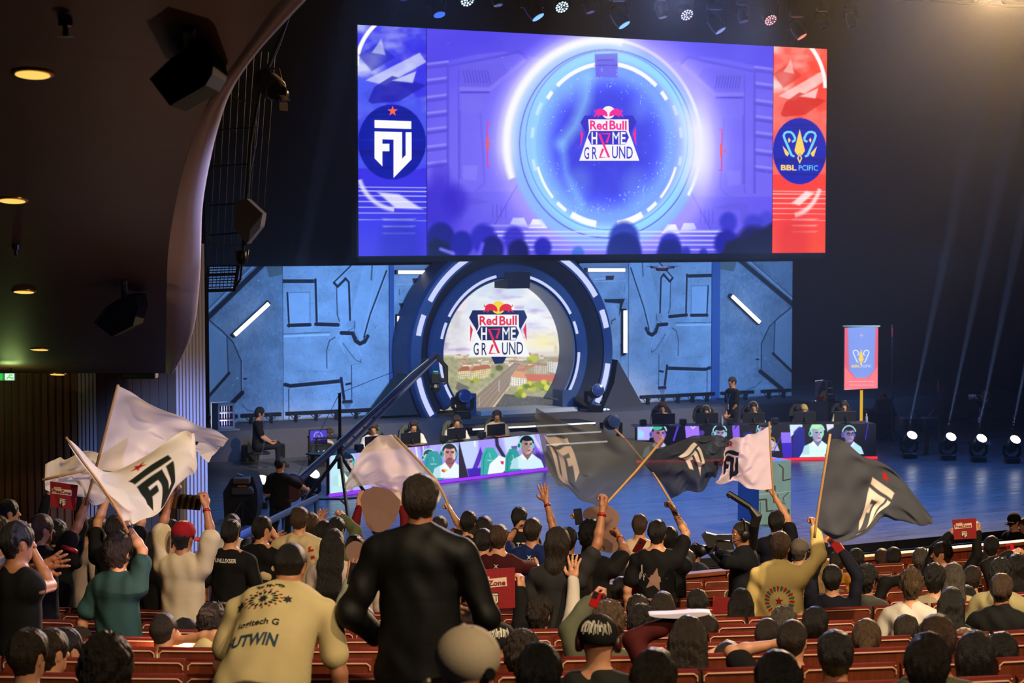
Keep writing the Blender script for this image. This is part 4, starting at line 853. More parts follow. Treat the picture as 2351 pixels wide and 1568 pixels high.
def ribbon(name, pts, w, m, parent, mp_):
    b = MB(); n = len(pts); l, r = [], []
    for i in range(n):
        a = Vector((*pts[max(0, i - 1)], 0)); c = Vector((*pts[min(n - 1, i + 1)], 0)); tt = (c - a).normalized(); l.append((pts[i][0] - tt.y * w / 2, pts[i][1] + tt.x * w / 2)); r.append((pts[i][0] + tt.y * w / 2, pts[i][1] - tt.x * w / 2))
    b.add([mp_(*q) for q in l] + [mp_(*q) for q in r], [(i, i + 1, n + i + 1, n + i) for i in range(n - 1)]); return b.build(name, m, parent)
for sgn in (1, -1):
    q = lambda x: 1411 + sgn * (x - 1411)
    ribbon('curled_horn', [(q(x), y) for x, y in ((1376, 868), (1358, 862), (1312, 755), (1304, 730), (1312, 712), (1330, 705), (1352, 707), (1366, 718), (1380, 745), (1378, 762), (1360, 772))], 15, CY_, t, zr)
def wall_text(name, s_, m_, cpx, cpy, wpx, hpx, parent, ymap, Y, bold=.012, slant=None):
    c = on_Y(cpx, cpy, Y); a = on_Y(cpx - wpx / 2, cpy, Y); b_ = on_Y(cpx + wpx / 2, cpy, Y); u = on_Y(cpx, cpy - hpx / 2, Y); d = on_Y(cpx, cpy + hpx / 2, Y)
    return put_text(name, s_, m_, parent, c, (1, 0, 0), (0, 0, 1), 1.0, bold=bold, fit=(b_.x - a.x, u.z - d.z))
wall_text('emblem_text', 'BBL', GO, 1811, 385, 36, 12.5, t, None, YL - .012, .03); wall_text('emblem_text', 'PCIFIC', CY_, 1856, 385.5, 44, 12, t, None, YL - .012, .0)

def event_logo(parent, Y, ox, oy, k, pink, dark, white, red, extra=True):
    """ox, oy, k place the drawing (traced at 3.92x from 900,560) ; parts lie at Y"""
    mp_ = lambda dy: (lambda x, y: on_Y(ox + x * k, oy + y * k, Y + dy))
    N_ = emis('logo_navy', dark, 1.0, False); W_ = emis('logo_white', white, 1.0, False); R_ = emis('logo_red', red, 1.0, False); Pk = emis('logo_bull', pink, 1.0, False)
    if extra:
        flat_shape('logo_shield', [[(725, 597), (1190, 597), (1217, 660), (1165, 755), (1110, 850), (1110, 1000), (1035, 1010), (1000, 1075), (925, 1080), (888, 1010), (800, 1000), (800, 850), (745, 752), (693, 665)]], N_, parent, mp_(0)); flat_shape('logo_side_red', [[(703, 725), (728, 770), (703, 890)], [(1207, 705), (1181, 770), (1212, 880)]], R_, parent, mp_(-.004))
    else: flat_shape('logo_shield', [[(740, 600), (1180, 600), (1215, 660), (1165, 755), (1160, 870), (760, 870), (745, 752), (700, 665)]], N_, parent, mp_(0)); flat_shape('logo_side_red', [[(703, 725), (728, 770), (703, 890)], [(1207, 705), (1181, 770), (1212, 880)]], R_, parent, mp_(-.004))
    flat_shape('logo_plate', [[(772, 636), (1140, 636), (1142, 742), (1240, 1015), (690, 1015), (780, 742)]], W_, parent, mp_(-.008))
    flat_shape('logo_hexagon', [[(795, 742), (1118, 742), (1145, 800), (1112, 868), (798, 868), (765, 800)]], N_, parent, mp_(-.012))
    y = Y - .018; T_ = lambda s_, m_, x, yy, w, h, bold=.01: wall_text('logo_text', s_, m_, ox + x * k, oy + yy * k, w * k, h * k, parent, None, y, bold)
    T_('Red', R_, 868, 690, 160, 86, .03); T_('Bull', R_, 1045, 690, 158, 86, .03); T_('H', W_, 828, 808, 52, 112, .02); T_('M', W_, 1026, 808, 64, 112, .0); T_('E', W_, 1092, 808, 44, 112, .015)
    T_('G', N_, 757, 945, 46, 112, .01); T_('R', N_, 830, 945, 46, 112, .01); T_('UND', N_, 1085, 940, 190, 112, .01)
    ribbon('logo_hourglass', [(940, 850), (968, 768), (872, 768), (962, 985), (878, 985), (908, 905)], 22, R_, parent, mp_(-.02))
    # sun disc and the two charging bulls
    flat_shape('logo_sun', [[(957 + 60 * math.cos(a), 572 + 58 * math.sin(a)) for a in np.linspace(0, 2 * math.pi, 28)[:-1]]], emis('logo_sun', 'f4d820' if extra else 'fff4f4', 1.0, False), parent, mp_(-.010))
    bull = [(945, 600), (936, 575), (915, 560), (895, 552), (870, 545), (845, 552), (838, 562), (828, 570), (832, 552), (824, 542), (832, 538), (838, 556), (850, 543), (872, 537), (897, 540), (920, 548), (942, 562), (950, 585), (955, 608), (945, 612)]
    bull = [(951, 604), (944, 572), (925, 552), (902, 540), (878, 538), (852, 548), (838, 562), (832, 556), (836, 545), (826, 546), (827, 562), (840, 574), (836, 590), (824, 606), (818, 616), (832, 612), (846, 602), (862, 594), (858, 610), (848, 616), (866, 614), (876, 600), (896, 596), (908, 604), (914, 598), (926, 606), (940, 610)]
    flat_shape('logo_bull', [bull], Pk, parent, mp_(-.022)); flat_shape('logo_bull', [[(1914 - x, y_) for x, y_ in bull]][:1], Pk, parent, mp_(-.022))
event_logo(t, YL - .01, 1397 - 957 * .2555 * .98, 243 - 512 * .2555 * .98, .2555 * .98 * 1.0, 'f8289c', '3a30c8', 'fbfaff', 'f82c90', False)

# ------------------------------------------------------------------ portal ring
YR = 42.65; RC = on_Y(1182, 812, YR); RC = Vector((RC.x, YR, RC.z)); RS = on_Y(1182, 812, YR)
dR = (RS - CAM).dot(FWD); PXM = dR / FPX
def ringpt(a, r, y): return Vector((RC.x + r * math.cos(a), y, RC.z + r * math.sin(a)))
R0 = 268 * PXM; ZF = .66
def sector(mb, prof, a0, a1, n=60):
    A = [math.radians(a0 + (a1 - a0) * i / n) for i in range(n + 1)]; m_ = len(prof); v = [ringpt(a, r, y) for a in A for r, y in prof]
    f = [(i * m_ + k, i * m_ + (k + 1) % m_, (i + 1) * m_ + (k + 1) % m_, (i + 1) * m_ + k) for i in range(n) for k in range(m_)]; f += [tuple(range(m_ - 1, -1, -1)), tuple(n * m_ + k for k in range(m_))]
    return mb.add(v, f)
q = R0 / 268
t = thing('portal_ring', (RC.x, RC.y, ZF), 'big round blue portal arch with white light strips, centre of the stage', 'arch')
blu = mat('ring_blue', (.16, .26, .42), .5, noise=.1); drk = mat('ring_dark', (.17, .16, .19), .7); lgt = mat('ring_rim', (.42, .46, .55), .5)
aE, aS = -34, 214
sector(MB(), [(268 * q, YR + .9), (268 * q, YR + .12), (262 * q, YR + .03), (238 * q, YR + .0), (236 * q, YR + .9)], aS, aE).build('outer_band', blu, t)
sector(MB(), [(237 * q, YR + .05), (210 * q, YR + .35), (208 * q, YR + .9), (236 * q, YR + .9)], aS, aE).build('recessed_band', drk, t)
sector(MB(), [(209 * q, YR + .28), (204 * q, YR + .22), (176 * q, YR + .22), (172 * q, YR + .9), (207 * q, YR + .9)], aS + 3, aE - 3).build('inner_band', blu, t)
sector(MB(), [(173 * q, YR + .24), (170 * q, YR + .26), (168 * q, YR + 1.0), (173 * q, YR + 1.0)], aS + 8, aE - 8).build('inner_rim', lgt, t)
STRIP = emis('ring_strip', 'ccd4ff', 1.0)
for a0, a1 in ((150, 113), (169, 158), (212, 191), (61, 31), (22.5, 12.5), (-7, -29)): sector(MB(), [(250 * q, YR - .01), (256 * q, YR - .02), (250.5 * q, YR - .02), (243.5 * q, YR - .02), (243.5 * q, YR + .02), (256 * q, YR + .04)], a0, a1, 16).build('light_strip', STRIP, t)
for a0, a1 in ((151, 102), (168, 156), (216, 183), (74, 29), (22.5, 13), (-1, -31)): sector(MB(), [(184 * q, YR + .20), (178 * q, YR + .20), (178 * q, YR + .23), (184 * q, YR + .23)], a0, a1, 16).build('light_strip', STRIP, t)
a, b_ = on_Y(1168, 626, YR), on_Y(1220, 662, YR); MB().prism([Vector((a.x, YR + .05, a.z)), Vector((b_.x, YR + .05, a.z)), Vector((b_.x - .02, YR + .05, b_.z)), Vector((a.x, YR + .05, b_.z))], (0, .7, 0)).build('top_block', drk, t)
a, b_ = on_Y(1295, 897, YR), on_Y(1304, 935, YR); MB().box(((a.x + b_.x) / 2 + .1, YR + .3, (ZF + a.z) / 2), (.34, .5, a.z - ZF)).build('foot_block', blu, t)
a = on_Y(1066, 905, YR); MB().box((a.x + .2, YR + .3, (ZF + a.z) / 2), (.30, .5, a.z - ZF)).build('foot_block', blu, t)
for pts in (((860, 956), (951, 832), (960, 880), (1003, 950)), ((1418, 826), (1486, 948), (1380, 950), (1410, 880))):
    P_ = [on_Y(x, y, YR + .25) for x, y in pts]; MB().prism(P_, (0, .5, 0)).build('buttress', drk, t)
# city picture inside the portal
t = thing('portal_screen', on_Y(1180, 935, 43.55), 'bright LED picture of a city under clouds inside the round portal', 'screen')
YC = 43.62
def paint_city(A):
    X = (A.X - 900) * 3.92; Y = (A.Y - 560) * 3.92; A.X, A.Y = X, Y; A.aa = 3
    A.c[:] = A.rgb('f4f0fa'); A.mix(np.clip((900 - Y) / 560, 0, 1), 'd4e4f4'); A.mix(np.clip(fbm(X / 210, Y / 110, 2) * 2.6 - .9, 0, 1) * (Y < 940) * .95, 'fffdfa'); A.mix(np.clip(fbm(X / 160 + 9, Y / 60, 12) * 3 - 1.65, 0, 1) * (Y < 960) * .7, 'b49ad4')
    A.mix(np.clip(1 - np.hypot((X - 1370) / 260, (Y - 880) / 130), 0, 1), 'fff4b0'); A.poly([(1100, 560), (1190, 555), (1180, 590), (1110, 585)], 'b0a0d0', .6, 20); A.poly([(1440, 550), (1570, 570), (1560, 630), (1450, 600)], 'c0a4dc', .7, 24)
    A.poly([(540, 480), (700, 420), (680, 560), (560, 660)], 'fbe8f0', .8, 30)
    A.mix(np.clip((Y - 985) / 30, 0, 1), 'c8c49c'); A.mix(np.clip((Y - 1000) / 30, 0, 1) * fbm(X / 30, Y / 18, 3) * .9, '8c8a60')
    A.poly([(560, 1000), (1600, 960), (1600, 1010), (560, 1030)], 'e6dccc', .8, 12)
    for i in range(70):
        r_ = random.Random(i); x = r_.uniform(560, 1580); y = r_.uniform(990, 1120); w = r_.uniform(30, 80); h = r_.uniform(14, 34); c_ = r_.choice(['f0e4cc', 'e8dcc8', 'd89a78', 'd8c0a0', 'f6f0e0', 'c0b088', 'a8b070'])
        A.poly([(x, y), (x + w, y - 6), (x + w, y + h - 6), (x, y + h)], c_, .9, 3); A.poly([(x, y), (x + 10, y - 10), (x + w - 6, y - 14), (x + w, y - 6)], r_.choice(['c87858', 'b89070', '9a8a78']), .9, 3)
        for k in range(3): A.line([(x + 5, y + 6 + k * 8), (x + w - 5, y + k * 8)], 2, '8a8070', .5, 2)
    A.poly([(1460, 1000), (1458, 930), (1472, 900), (1488, 930), (1490, 1000)], 'e8d8b8', 1, 4)
    def block(pts, wall, roof, rp, rows, colsn):
        A.poly(pts, wall, 1, 3); A.poly(rp, roof, 1, 3); (ax, ay), (bx, by), (cx, cy), (dx, dy) = pts
        for r_ in range(rows):
            for c_ in range(colsn):
                u = (c_ + .5) / colsn; v_ = (r_ + .6) / rows; x = (ax + (bx - ax) * u) * (1 - v_) + (dx + (cx - dx) * u) * v_; y = (ay + (by - ay) * u) * (1 - v_) + (dy + (cy - dy) * u) * v_; A.poly([(x - 4, y - 6), (x + 4, y - 6), (x + 4, y + 6), (x - 4, y + 6)], '7a7468', .8, 2)
    block([(590, 1150), (700, 1140), (700, 1225), (600, 1215)], 'f4e8b4', 'b86848', [(590, 1150), (625, 1105), (690, 1100), (700, 1140)], 4, 6); block([(700, 1150), (890, 1120), (895, 1200), (705, 1230)], 'f0dfa8', 'c07450', [(700, 1150), (740, 1100), (870, 1085), (890, 1120)], 4, 10)
    block([(1400, 1060), (1600, 1070), (1600, 1190), (1400, 1150)], 'f4f0e8', 'b89c84', [(1400, 1060), (1420, 1030), (1600, 1030), (1600, 1070)], 6, 12); block([(1280, 1090), (1400, 1100), (1400, 1170), (1285, 1170)], 'dccdb4', 'b08c74', [(1280, 1090), (1300, 1070), (1390, 1075), (1400, 1100)], 4, 6)
    block([(1060, 1195), (1215, 1215), (1215, 1290), (1060, 1275)], 'fbf4e4', 'e8a878', [(1060, 1195), (1110, 1140), (1180, 1145), (1215, 1212)], 4, 7); A.poly([(1215, 1212), (1190, 1170), (1580, 1180), (1600, 1240), (1215, 1235)], 'd8785c', 1, 3)
    A.poly([(1110, 1140), (1285, 1075), (1290, 1100), (1180, 1150)], 'c8886c', 1, 3)
    A.poly([(640, 1470), (1100, 1070), (1160, 1075), (1070, 1190), (1060, 1280), (900, 1480)], '9a8878', 1, 4)
    for o in (0, 60, 120, 180): A.line([(700 + o, 1470), (1110 + o * .2, 1090)], 5, 'c4b49c', .7, 3)
    A.line([(900, 1480), (1058, 1285)], 14, 'e0c8a0', 1, 3); A.line([(655, 1440), (880, 1240)], 8, 'cfc4ac', .8, 3)
    A.poly([(920, 1480), (1010, 1350), (1600, 1400), (1600, 1480)], '5c5c58', 1, 4); A.mix((fbm(X / 14, Y / 7, 5) > .55) * (Y > 1372) * (X > 960) * .3, '8a8c88'); A.line([(1010, 1335), (1600, 1395)], 16, 'b0a890', 1, 3); A.poly([(590, 1240), (700, 1290), (640, 1370), (570, 1300)], '6c6c64', .9, 6)
    for i in range(46):
        r_ = random.Random(i + 99); x = r_.uniform(1125, 1590); y = 1240 + r_.uniform(0, 90) + (x < 1190) * 50; A.ell(x, y, 26, 22, r_.choice(['c8c428', '98a820', '6c8418', 'e0dc50', '84961c']), .9, 10)
    for x, y, r_, c_ in ((670, 1215, 16, 'a8b030'), (755, 1225, 30, 'b0b838'), (720, 1240, 18, '7c9020'), (1270, 1030, 44, 'c8cc40'), (1240, 1060, 24, '98a030'), (900, 1185, 24, '8c9460'), (965, 1115, 34, '5c6830')): A.ell(x, y, r_, r_ * .8, c_, .9, 10)
    for x, y0, y1 in ((965, 1230, 1330), (788, 1380, 1460)): A.line([(x, y0), (x, y1)], 4, 'e8e4dc', 1, 2)
    A.mix(np.clip((X - 1552) / 14, 0, 1) * .93, '4a3a5c'); A.mix((X < 700) * (Y > 600) * (Y < 980) * np.clip((700 - X) / 120, 0, 1) * .4 * fbm(X / 40, Y / 60, 8), '8a8088')
a = on_Y(1010, 960, YC); c = on_Y(1352, 620, YC); n = 230; m_ = 200
u = np.linspace(a.x, c.x, n)[:, None]; z = np.linspace(.72, c.z, m_)[None, :]; pos = np.stack([np.broadcast_to(u, (n, m_)), np.full((n, m_), YC), np.broadcast_to(z, (n, m_))], -1)
X, Y = pix_np(pos); A = Art(X, Y, 'ffffff'); paint_city(A); painted('picture', pos, A.lin(), attr_emis('led_city', .95), t)
MB().box(((a.x + c.x) / 2, YC + .08, (c.z + .7) / 2), (c.x - a.x, .1, c.z - .7)).build('backing', BLACKM, t)
event_logo(t, YC - .03, 900, 560, 1 / 3.92, 'e01830', '122058', 'f8f8f8', 'e02848')
a, b_ = on_Y(1077, 944, YR + .5), on_Y(1296, 933, YR + .5)
structure(MB().box(((a.x + b_.x) / 2, YR + .35, ZF + .05), (b_.x - a.x, 1.0, .10)).build('platform_sill', mat('white_sill', (.70, .70, .72), .5)))

# ------------------------------------------------------------------ printed scenery walls
YW = 43.7; PRN = attr_cloth('printed_canvas', rough=.75)
def scenery(pxa, pxb, paint, flip, n, lab, ztop=None):
    a = on_Y(pxa, 800, YW); b_ = on_Y(pxb, 800, YW); zt_ = 4.28; m_ = int(n * (zt_ - .66) / (b_.x - a.x)); u = np.linspace(0, 1, n)[:, None]; v = np.linspace(1, 0, m_)[None, :]
    pos = np.stack([np.broadcast_to(a.x + (b_.x - a.x) * u, (n, m_)), np.full((n, m_), YW), np.broadcast_to(.66 + (zt_ - .66) * (1 - v), (n, m_))], -1)
    uu = (1 - u) if flip else u; A = Art(np.broadcast_to(uu, (n, m_)) * 1.0, np.broadcast_to(v, (n, m_)) * 1.0, 'c0c8d0'); paint(A)
    t = thing('scenery_panel', ((a.x + b_.x) / 2, YW, .66), lab, 'scenery panel'); painted('printed_canvas', pos, A.lin(), PRN, t); MB().box(((a.x + b_.x) / 2, YW + .06, (zt_ + .66) / 2), (b_.x - a.x - .02, .10, zt_ - .68)).build('frame', BLACKM, t)
def grit(A, base, k=.3):
    X, Y = A.X, A.Y; A.c[:] = A.rgb(base); n_ = fbm(X / 160, Y / 120, 4); A.mix((n_ - .3) * k * 1.6, tuple(np.array(A.rgb(base)) * .55)); A.mix(np.clip(fbm(X / 18, Y / 30, 7) - .45, 0, 1) * k, 'ffffff')
    A.mix((fbm(X / 9, Y / 9, 17) > .76) * .35, '202428')
DK = '30292c'
def emb(A, pts, w, lt=True):
    A.line([(x + w * .5 + 5, y + w * .5 + 6) for x, y in pts], 5, 'eef4ff', .55, 3) if lt else None
    A.line([(x - w * .5 - 4, y - w * .5 - 4) for x, y in pts], 4, 'eef4ff', .4, 3) if lt else None
    A.line(pts, w, DK, .97, 4)
def paint_B(A):
    A.X = 1060 + A.X * 950; A.Y = 200 + A.Y * 1370; A.aa = 2; grit(A, 'ccd2d8', .35)
    A.poly([(1780, 200), (1990, 200), (1800, 830), (1740, 880), (1700, 700), (1650, 690)], 'dce4ea', .5, 8); A.poly([(1540, 400), (1650, 400), (1650, 690), (1570, 780)], 'd6dee6', .5, 6); A.poly([(1110, 440), (1290, 440), (1290, 710), (1115, 710)], 'd8e0e8', .6, 6)
    emb(A, [(1060, 332), (1340, 336)], 34); emb(A, [(1347, 320), (1356, 700)], 20); emb(A, [(1350, 720), (1545, 732)], 34); emb(A, [(1098, 435), (1112, 738)], 16); emb(A, [(1108, 726), (1295, 724)], 32); A.line([(1098, 434), (1296, 432), (1296, 720)], 5, '6a7078', .8, 3)
    A.line([(1060, 800), (1470, 795)], 5, DK, .9, 2); A.line([(1060, 822), (1465, 818)], 16, 'f4f8ff', .9, 4); emb(A, [(1510, 350), (1665, 200)], 12); emb(A, [(1512, 352), (1545, 388), (1612, 322)], 22); emb(A, [(1615, 312), (1646, 350), (1656, 690)], 18); A.line([(1535, 395), (1540, 640), (1560, 700)], 8, DK, .9, 3)
    emb(A, [(1578, 805), (1680, 812), (1705, 880), (1745, 908), (1785, 890), (1812, 842)], 36); emb(A, [(1780, 850), (1840, 640), (1990, 250)], 13); A.line([(1858, 200), (1850, 330)], 12, '50484c', .8, 5); A.line([(1700, 700), (1692, 820), (1735, 872)], 5, '50585f', .8, 3); A.line([(1780, 800), (1905, 240)], 5, 'e8f0f8', .7, 3); A.line([(1635, 790), (1690, 760), (1700, 700)], 6, '50585f', .8, 3)
    A.line([(1445, 1120), (1443, 960), (1470, 870), (1520, 842)], 8, DK, .85, 3); A.line([(1590, 900), (1640, 970), (1700, 1050), (1752, 1078), (1752, 1050)], 6, DK, .75, 3); A.line([(1560, 870), (1605, 990)], 5, 'eef4fa', .8, 3); A.line([(1730, 960), (1760, 1020)], 6, 'eef4fa', .8, 3)
    emb(A, [(1075, 1252), (1118, 1266), (1562, 1240)], 34); emb(A, [(1572, 1215), (1600, 1420)], 26); emb(A, [(1595, 1432), (1660, 1432)], 34); A.line([(1666, 1100), (1668, 1440)], 7, DK, .9, 4); A.line([(1104, 1290), (1106, 1570)], 8, DK, .85, 3); emb(A, [(1618, 1272), (1655, 1265)], 20, False); A.line([(1066, 1230), (1070, 860)], 14, DK, .0, 3)
    A.poly([(1590, 1440), (1670, 1440), (1640, 1490), (1610, 1490)], '8a8e96', .8, 8); A.line([(1170, 1135), (1500, 1150)], 3, '707880', .6, 2); A.line([(1665, 1100), (1760, 1082)], 3, '707880', .6, 2)
def paint_A(A):
    A.X = 388 + A.X * 670; A.Y = 200 + A.Y * 1340; A.aa = 2; grit(A, 'a4acb4', .5)
    A.poly([(388, 640), (600, 840), (675, 1000), (675, 1260), (560, 1380), (388, 1520)], '7c848c', .5, 10); A.poly([(388, 660), (545, 800), (555, 1110), (388, 1290)], 'a8b4bc', .7, 6); A.poly([(388, 200), (700, 200), (388, 520)], 'a0b0bc', .4, 8)
    A.line([(380, 632), (870, 192)], 44, '2c2a2e', .95, 6); A.line([(380, 582), (800, 192)], 9, 'e8f4ff', .75, 4); A.line([(380, 560), (770, 192)], 6, '50606c', .8, 4)
    A.line([(388, 650), (510, 750), (605, 850), (640, 930), (675, 1010), (675, 1260)], 9, DK, .95, 3); A.line([(688, 1020), (688, 1250)], 4, 'c8d4dc', .6, 3); A.line([(388, 690), (540, 805), (556, 1110)], 6, 'c0ccd4', .7, 3); A.line([(548, 800), (558, 1120)], 10, '3c4048', .9, 4)
    A.line([(565, 1112), (380, 1305)], 26, DK, .95, 4); A.line([(682, 1285), (480, 1470)], 40, '2a2228', .97, 5); A.ell(710, 1165, 18, 9, '202428', .9, 3); A.ell(640, 1157, 5, 8, 'ffffff', .8, 3); A.ell(598, 1215, 5, 7, 'e0e8f0', .6, 3)
    A.line([(672, 1380), (725, 1435), (800, 1458)], 6, '303a44', .85, 3); A.poly([(910, 200), (1060, 200), (1060, 270), (935, 296)], '7a7c70', .85, 6); A.line([(695, 1190), (720, 1210), (700, 1260)], 4, '50585f', .6, 3); A.ell(840, 320, 5, 6, 'ffffff', .9, 3)
def paint_C(A):
    A.X = A.X * 560; A.Y = 180 + A.Y * 1380; A.aa = 2; grit(A, 'c4ccd4', .35)
    A.poly([(0, 180), (560, 180), (560, 236), (0, 236)], '9aa0ac', .9, 4); A.poly([(165, 303), (262, 303), (262, 345), (175, 345)], DK, .9, 4); A.line([(270, 330), (390, 335)], 12, 'eaf2fa', .8, 4); A.line([(20, 355), (400, 360)], 5, 'eaf2fa', .8, 3)
    A.poly([(40, 530), (280, 530), (270, 562), (100, 575), (112, 712), (60, 570)], DK, .95, 4); A.line([(150, 725), (195, 745), (195, 770)], 14, '40444c', .8, 6); A.line([(48, 400), (48, 455)], 5, DK, .8, 3); A.poly([(22, 965), (95, 965), (95, 1005), (22, 1005)], '6a7078', .7, 4); A.line([(90, 1010), (95, 1300)], 5, '50585f', .7, 3)
scenery(480, 649.5, paint_A, False, 200, 'far left blue printed scenery panel with a diagonal light tube'); scenery(650.5, 893, paint_B, False, 300, 'blue printed scenery panel of pipe shapes left of the portal')
scenery(905, 1045, paint_C, False, 150, 'blue printed scenery panel directly left of the portal ring'); scenery(1330, 1442.5, paint_C, True, 130, 'blue printed scenery panel directly right of the portal ring')
scenery(1443.5, 1632.5, paint_B, True, 260, 'blue printed scenery panel of pipe shapes right of the portal'); scenery(1652.5, 1818, paint_A, True, 190, 'far right blue printed scenery panel with a diagonal light tube')
for x0, x1_, lab in ((893.5, 904.5, 'narrow plain deep blue scenery strip left of portal'), (1633, 1652, 'narrow plain deep blue scenery strip right of portal')):
    a = on_Y(x0, 800, YW + .0); b_ = on_Y(x1_, 800, YW); tag(MB().box(((a.x + b_.x) / 2, YW + .03, 2.47), (b_.x - a.x - .01, .1, 3.62)).build('scenery_column', mat('deep_blue_canvas', (.30, .42, .62), .8)), lab, 'scenery column')
tube_w = emis('light_tube', 'fff8f0', 1.6)
for pts, lab in ((((616, 697), (538, 769)), 'diagonal white light tube on the far left scenery'), (((915.5, 726), (915.5, 829)), 'upright white light tube left of the portal'), (((914, 625), (1011, 625)), 'level white light tube above left of the portal'),
                 (((1680, 680), (1743, 740)), 'diagonal white light tube on the far right scenery'), (((1434.5, 713), (1434.5, 810)), 'upright white light tube right of the portal'), (((1350, 620), (1433, 620)), 'level white light tube above right of the portal')):
    a, b_ = [on_Y(*q_, YW - .12) for q_ in pts]; t = thing('light_tube', (a + b_) / 2, lab, 'light tube'); MB().box((a + b_) / 2 + Vector((0, -.03, 0)), ((b_ - a).length, .05, .085), b_ - a, (0, 1, 0)).build('lamp', tube_w, t)
    MB().box((a + b_) / 2 + Vector((0, .05, 0)), ((b_ - a).length + .10, .10, .10), b_ - a, (0, 1, 0)).build('housing', PLAST, t)
# long black floor battens that wash the scenery
for x0, x1_, y0, y1_, lab in ((480, 545, 958, 959, 'shortest'), (553, 645, 954, 955, 'x'), (656, 885, 948, 940, 'x'), (1470, 1640, 911, 905, 'x'), (1655, 1730, 905, 903, 'x'), (1748, 1815, 901, 899, 'x')):
    a = on_Y(x0, y0, YW - .5); b_ = on_Y(x1_, y0, YW - .5); a.z = b_.z = .86
    lab = {480: 'short black light batten at the far left foot of the scenery', 553: 'black light batten behind the man on the stool', 656: 'longest black light batten, left of the portal', 1470: 'long black light batten right of the portal', 1655: 'black light batten behind the standing man', 1748: 'black light batten at the far right foot of the scenery'}[x0]
    t = thing('light_batten', (a + b_) / 2 - Vector((0, 0, .2)), lab, 'light batten'); MB().box((a + b_) / 2, ((b_ - a).length, .10, .09), bev=.01).build('housing', PLAST, t); bb = MB(); n = max(2, int((b_ - a).length / .45))
    for i in range(n): c = a.lerp(b_, (i + .5) / n); bb.box(c - Vector((0, 0, .12)), (.04, .14, .16)); bb.tube([c + Vector((-.1, .06, -.06)), c + Vector((0, .1, -.15)), c + Vector((.14, .06, -.07))], .012, 5)
    bb.build('feet_and_cables', PLAST, t); MB().box((a + b_) / 2 + Vector((0, .051, .02)), ((b_ - a).length * .97, .01, .04)).build('lens_strip', emis('batten_lens', '6090ff', 3.0), t)
# ------------------------------------------------------------------ stairs in front of the portal
def stairs():
    for i, (z, y0) in enumerate(((.55, 40.95), (.38, 40.55), (.19, 40.15))):
        a, b_ = on_Y(1085, 960, y0), on_Y(1366 - i * 0 + i * 14, 960, y0); t = thing('stage_step', ((a.x + b_.x) / 2, y0, 0), ('top', 'middle', 'lowest')[i] + ' dark stage step with a white light line, below the portal', 'step')
        MB().box(((a.x + b_.x) / 2, (y0 + 41.85) / 2, z / 2), (b_.x - a.x, 41.85 - y0, z)).build('tread', DARKM, t); MB().box(((a.x + b_.x) / 2, y0 - .01, z - .03), (b_.x - a.x, .02, .035)).build('light_line', emis('step_light', 'f4f8ff', 1.6), t)
stairs()
# ------------------------------------------------------------------ moving head lamps
def moving_head(base, aim, lab, s=1.0, lit=None, group=None, up=(0, 0, 1)):
    base = Vector(base); up = Vector(up); aim = Vector(aim).normalized(); t = thing('moving_head_lamp', base, lab, 'stage light', group); X = RGT if abs(aim.dot(RGT)) < .9 else FWH; side = (X - up * X.dot(up)).normalized(); fw = up.cross(side)
    MB().box(base + up * .07 * s, (.34 * s, .30 * s, .14 * s), side, fw, up, .02).build('base_box', DARKM, t); c = base + up * .42 * s
    yb = MB(); [yb.tube([base + up * .15 * s + side * sd * .12 * s, base + up * .22 * s + side * sd * .19 * s, c + side * sd * .19 * s], .025 * s, 6, flat=1.6) for sd in (-1, 1)]; yb.build('yoke', DARKM, t)
    MB().lathe(c, [(.0, -.20 * s), (.10 * s, -.19 * s), (.14 * s, -.08 * s), (.15 * s, .06 * s), (.135 * s, .20 * s), (.125 * s, .21 * s)], aim, 20).build('head', DARKM, t, True)
    MB().lathe(c, [(.128 * s, .205 * s), (.13 * s, .218 * s), (.12 * s, .218 * s), (.119 * s, .212 * s)], aim, 20).build('lens_ring', mat('ring_metal', (.4, .42, .5), .35, .8), t, True)
    MB().lathe(c, [(.122 * s, .222 * s), (.08 * s, .227 * s), (.0, .229 * s)], aim, 20).build('lens', lit or mat('lens_glass', (.16, .22, .40), .08, spec=1.0), t); return t
HOT = emis('lamp_white', 'ffffff', 6.0)
for px, py, lab in ((2087, 1052, 'leftmost of the four lit lamps on the right stage floor'), (2176, 1056, 'second from left of the four lit lamps on the right stage floor'), (2246, 1060, 'third from left of the four lit lamps on the right stage floor'), (2323, 1063, 'rightmost of the four lit lamps on the right stage floor'),
                    (596, 1166, 'lit lamp beside the covered camera on the left of the stage'), (712, 1150, 'lit lamp on the left stage floor behind the camera operator')):
    b_ = on_z(px, py, 0); tgt = CAM + Vector((0, 0, .5)) + RGT * 2 * (-1 if px > 2000 else 1); ax = (Vector((-.15 if px > 2000 else .12, -.68, .72)))
    t = moving_head(b_, ax, lab, .93, HOT); bd = Vector((.20, .55, 1.0)) if px > 2000 else Vector((.25, .35, 1.0))
    spot('lamp_beam', b_ + Vector((0, 0, .75)), b_ + Vector((0, 0, .75)) + (RGT * (.22 if px > 2000 else .20) + FWH * .1 + Vector((0, 0, 1))) * 5, 150000 if px > 2000 else 60000, (0.30, 0.45, 1.0), 3.4, .3, .02)
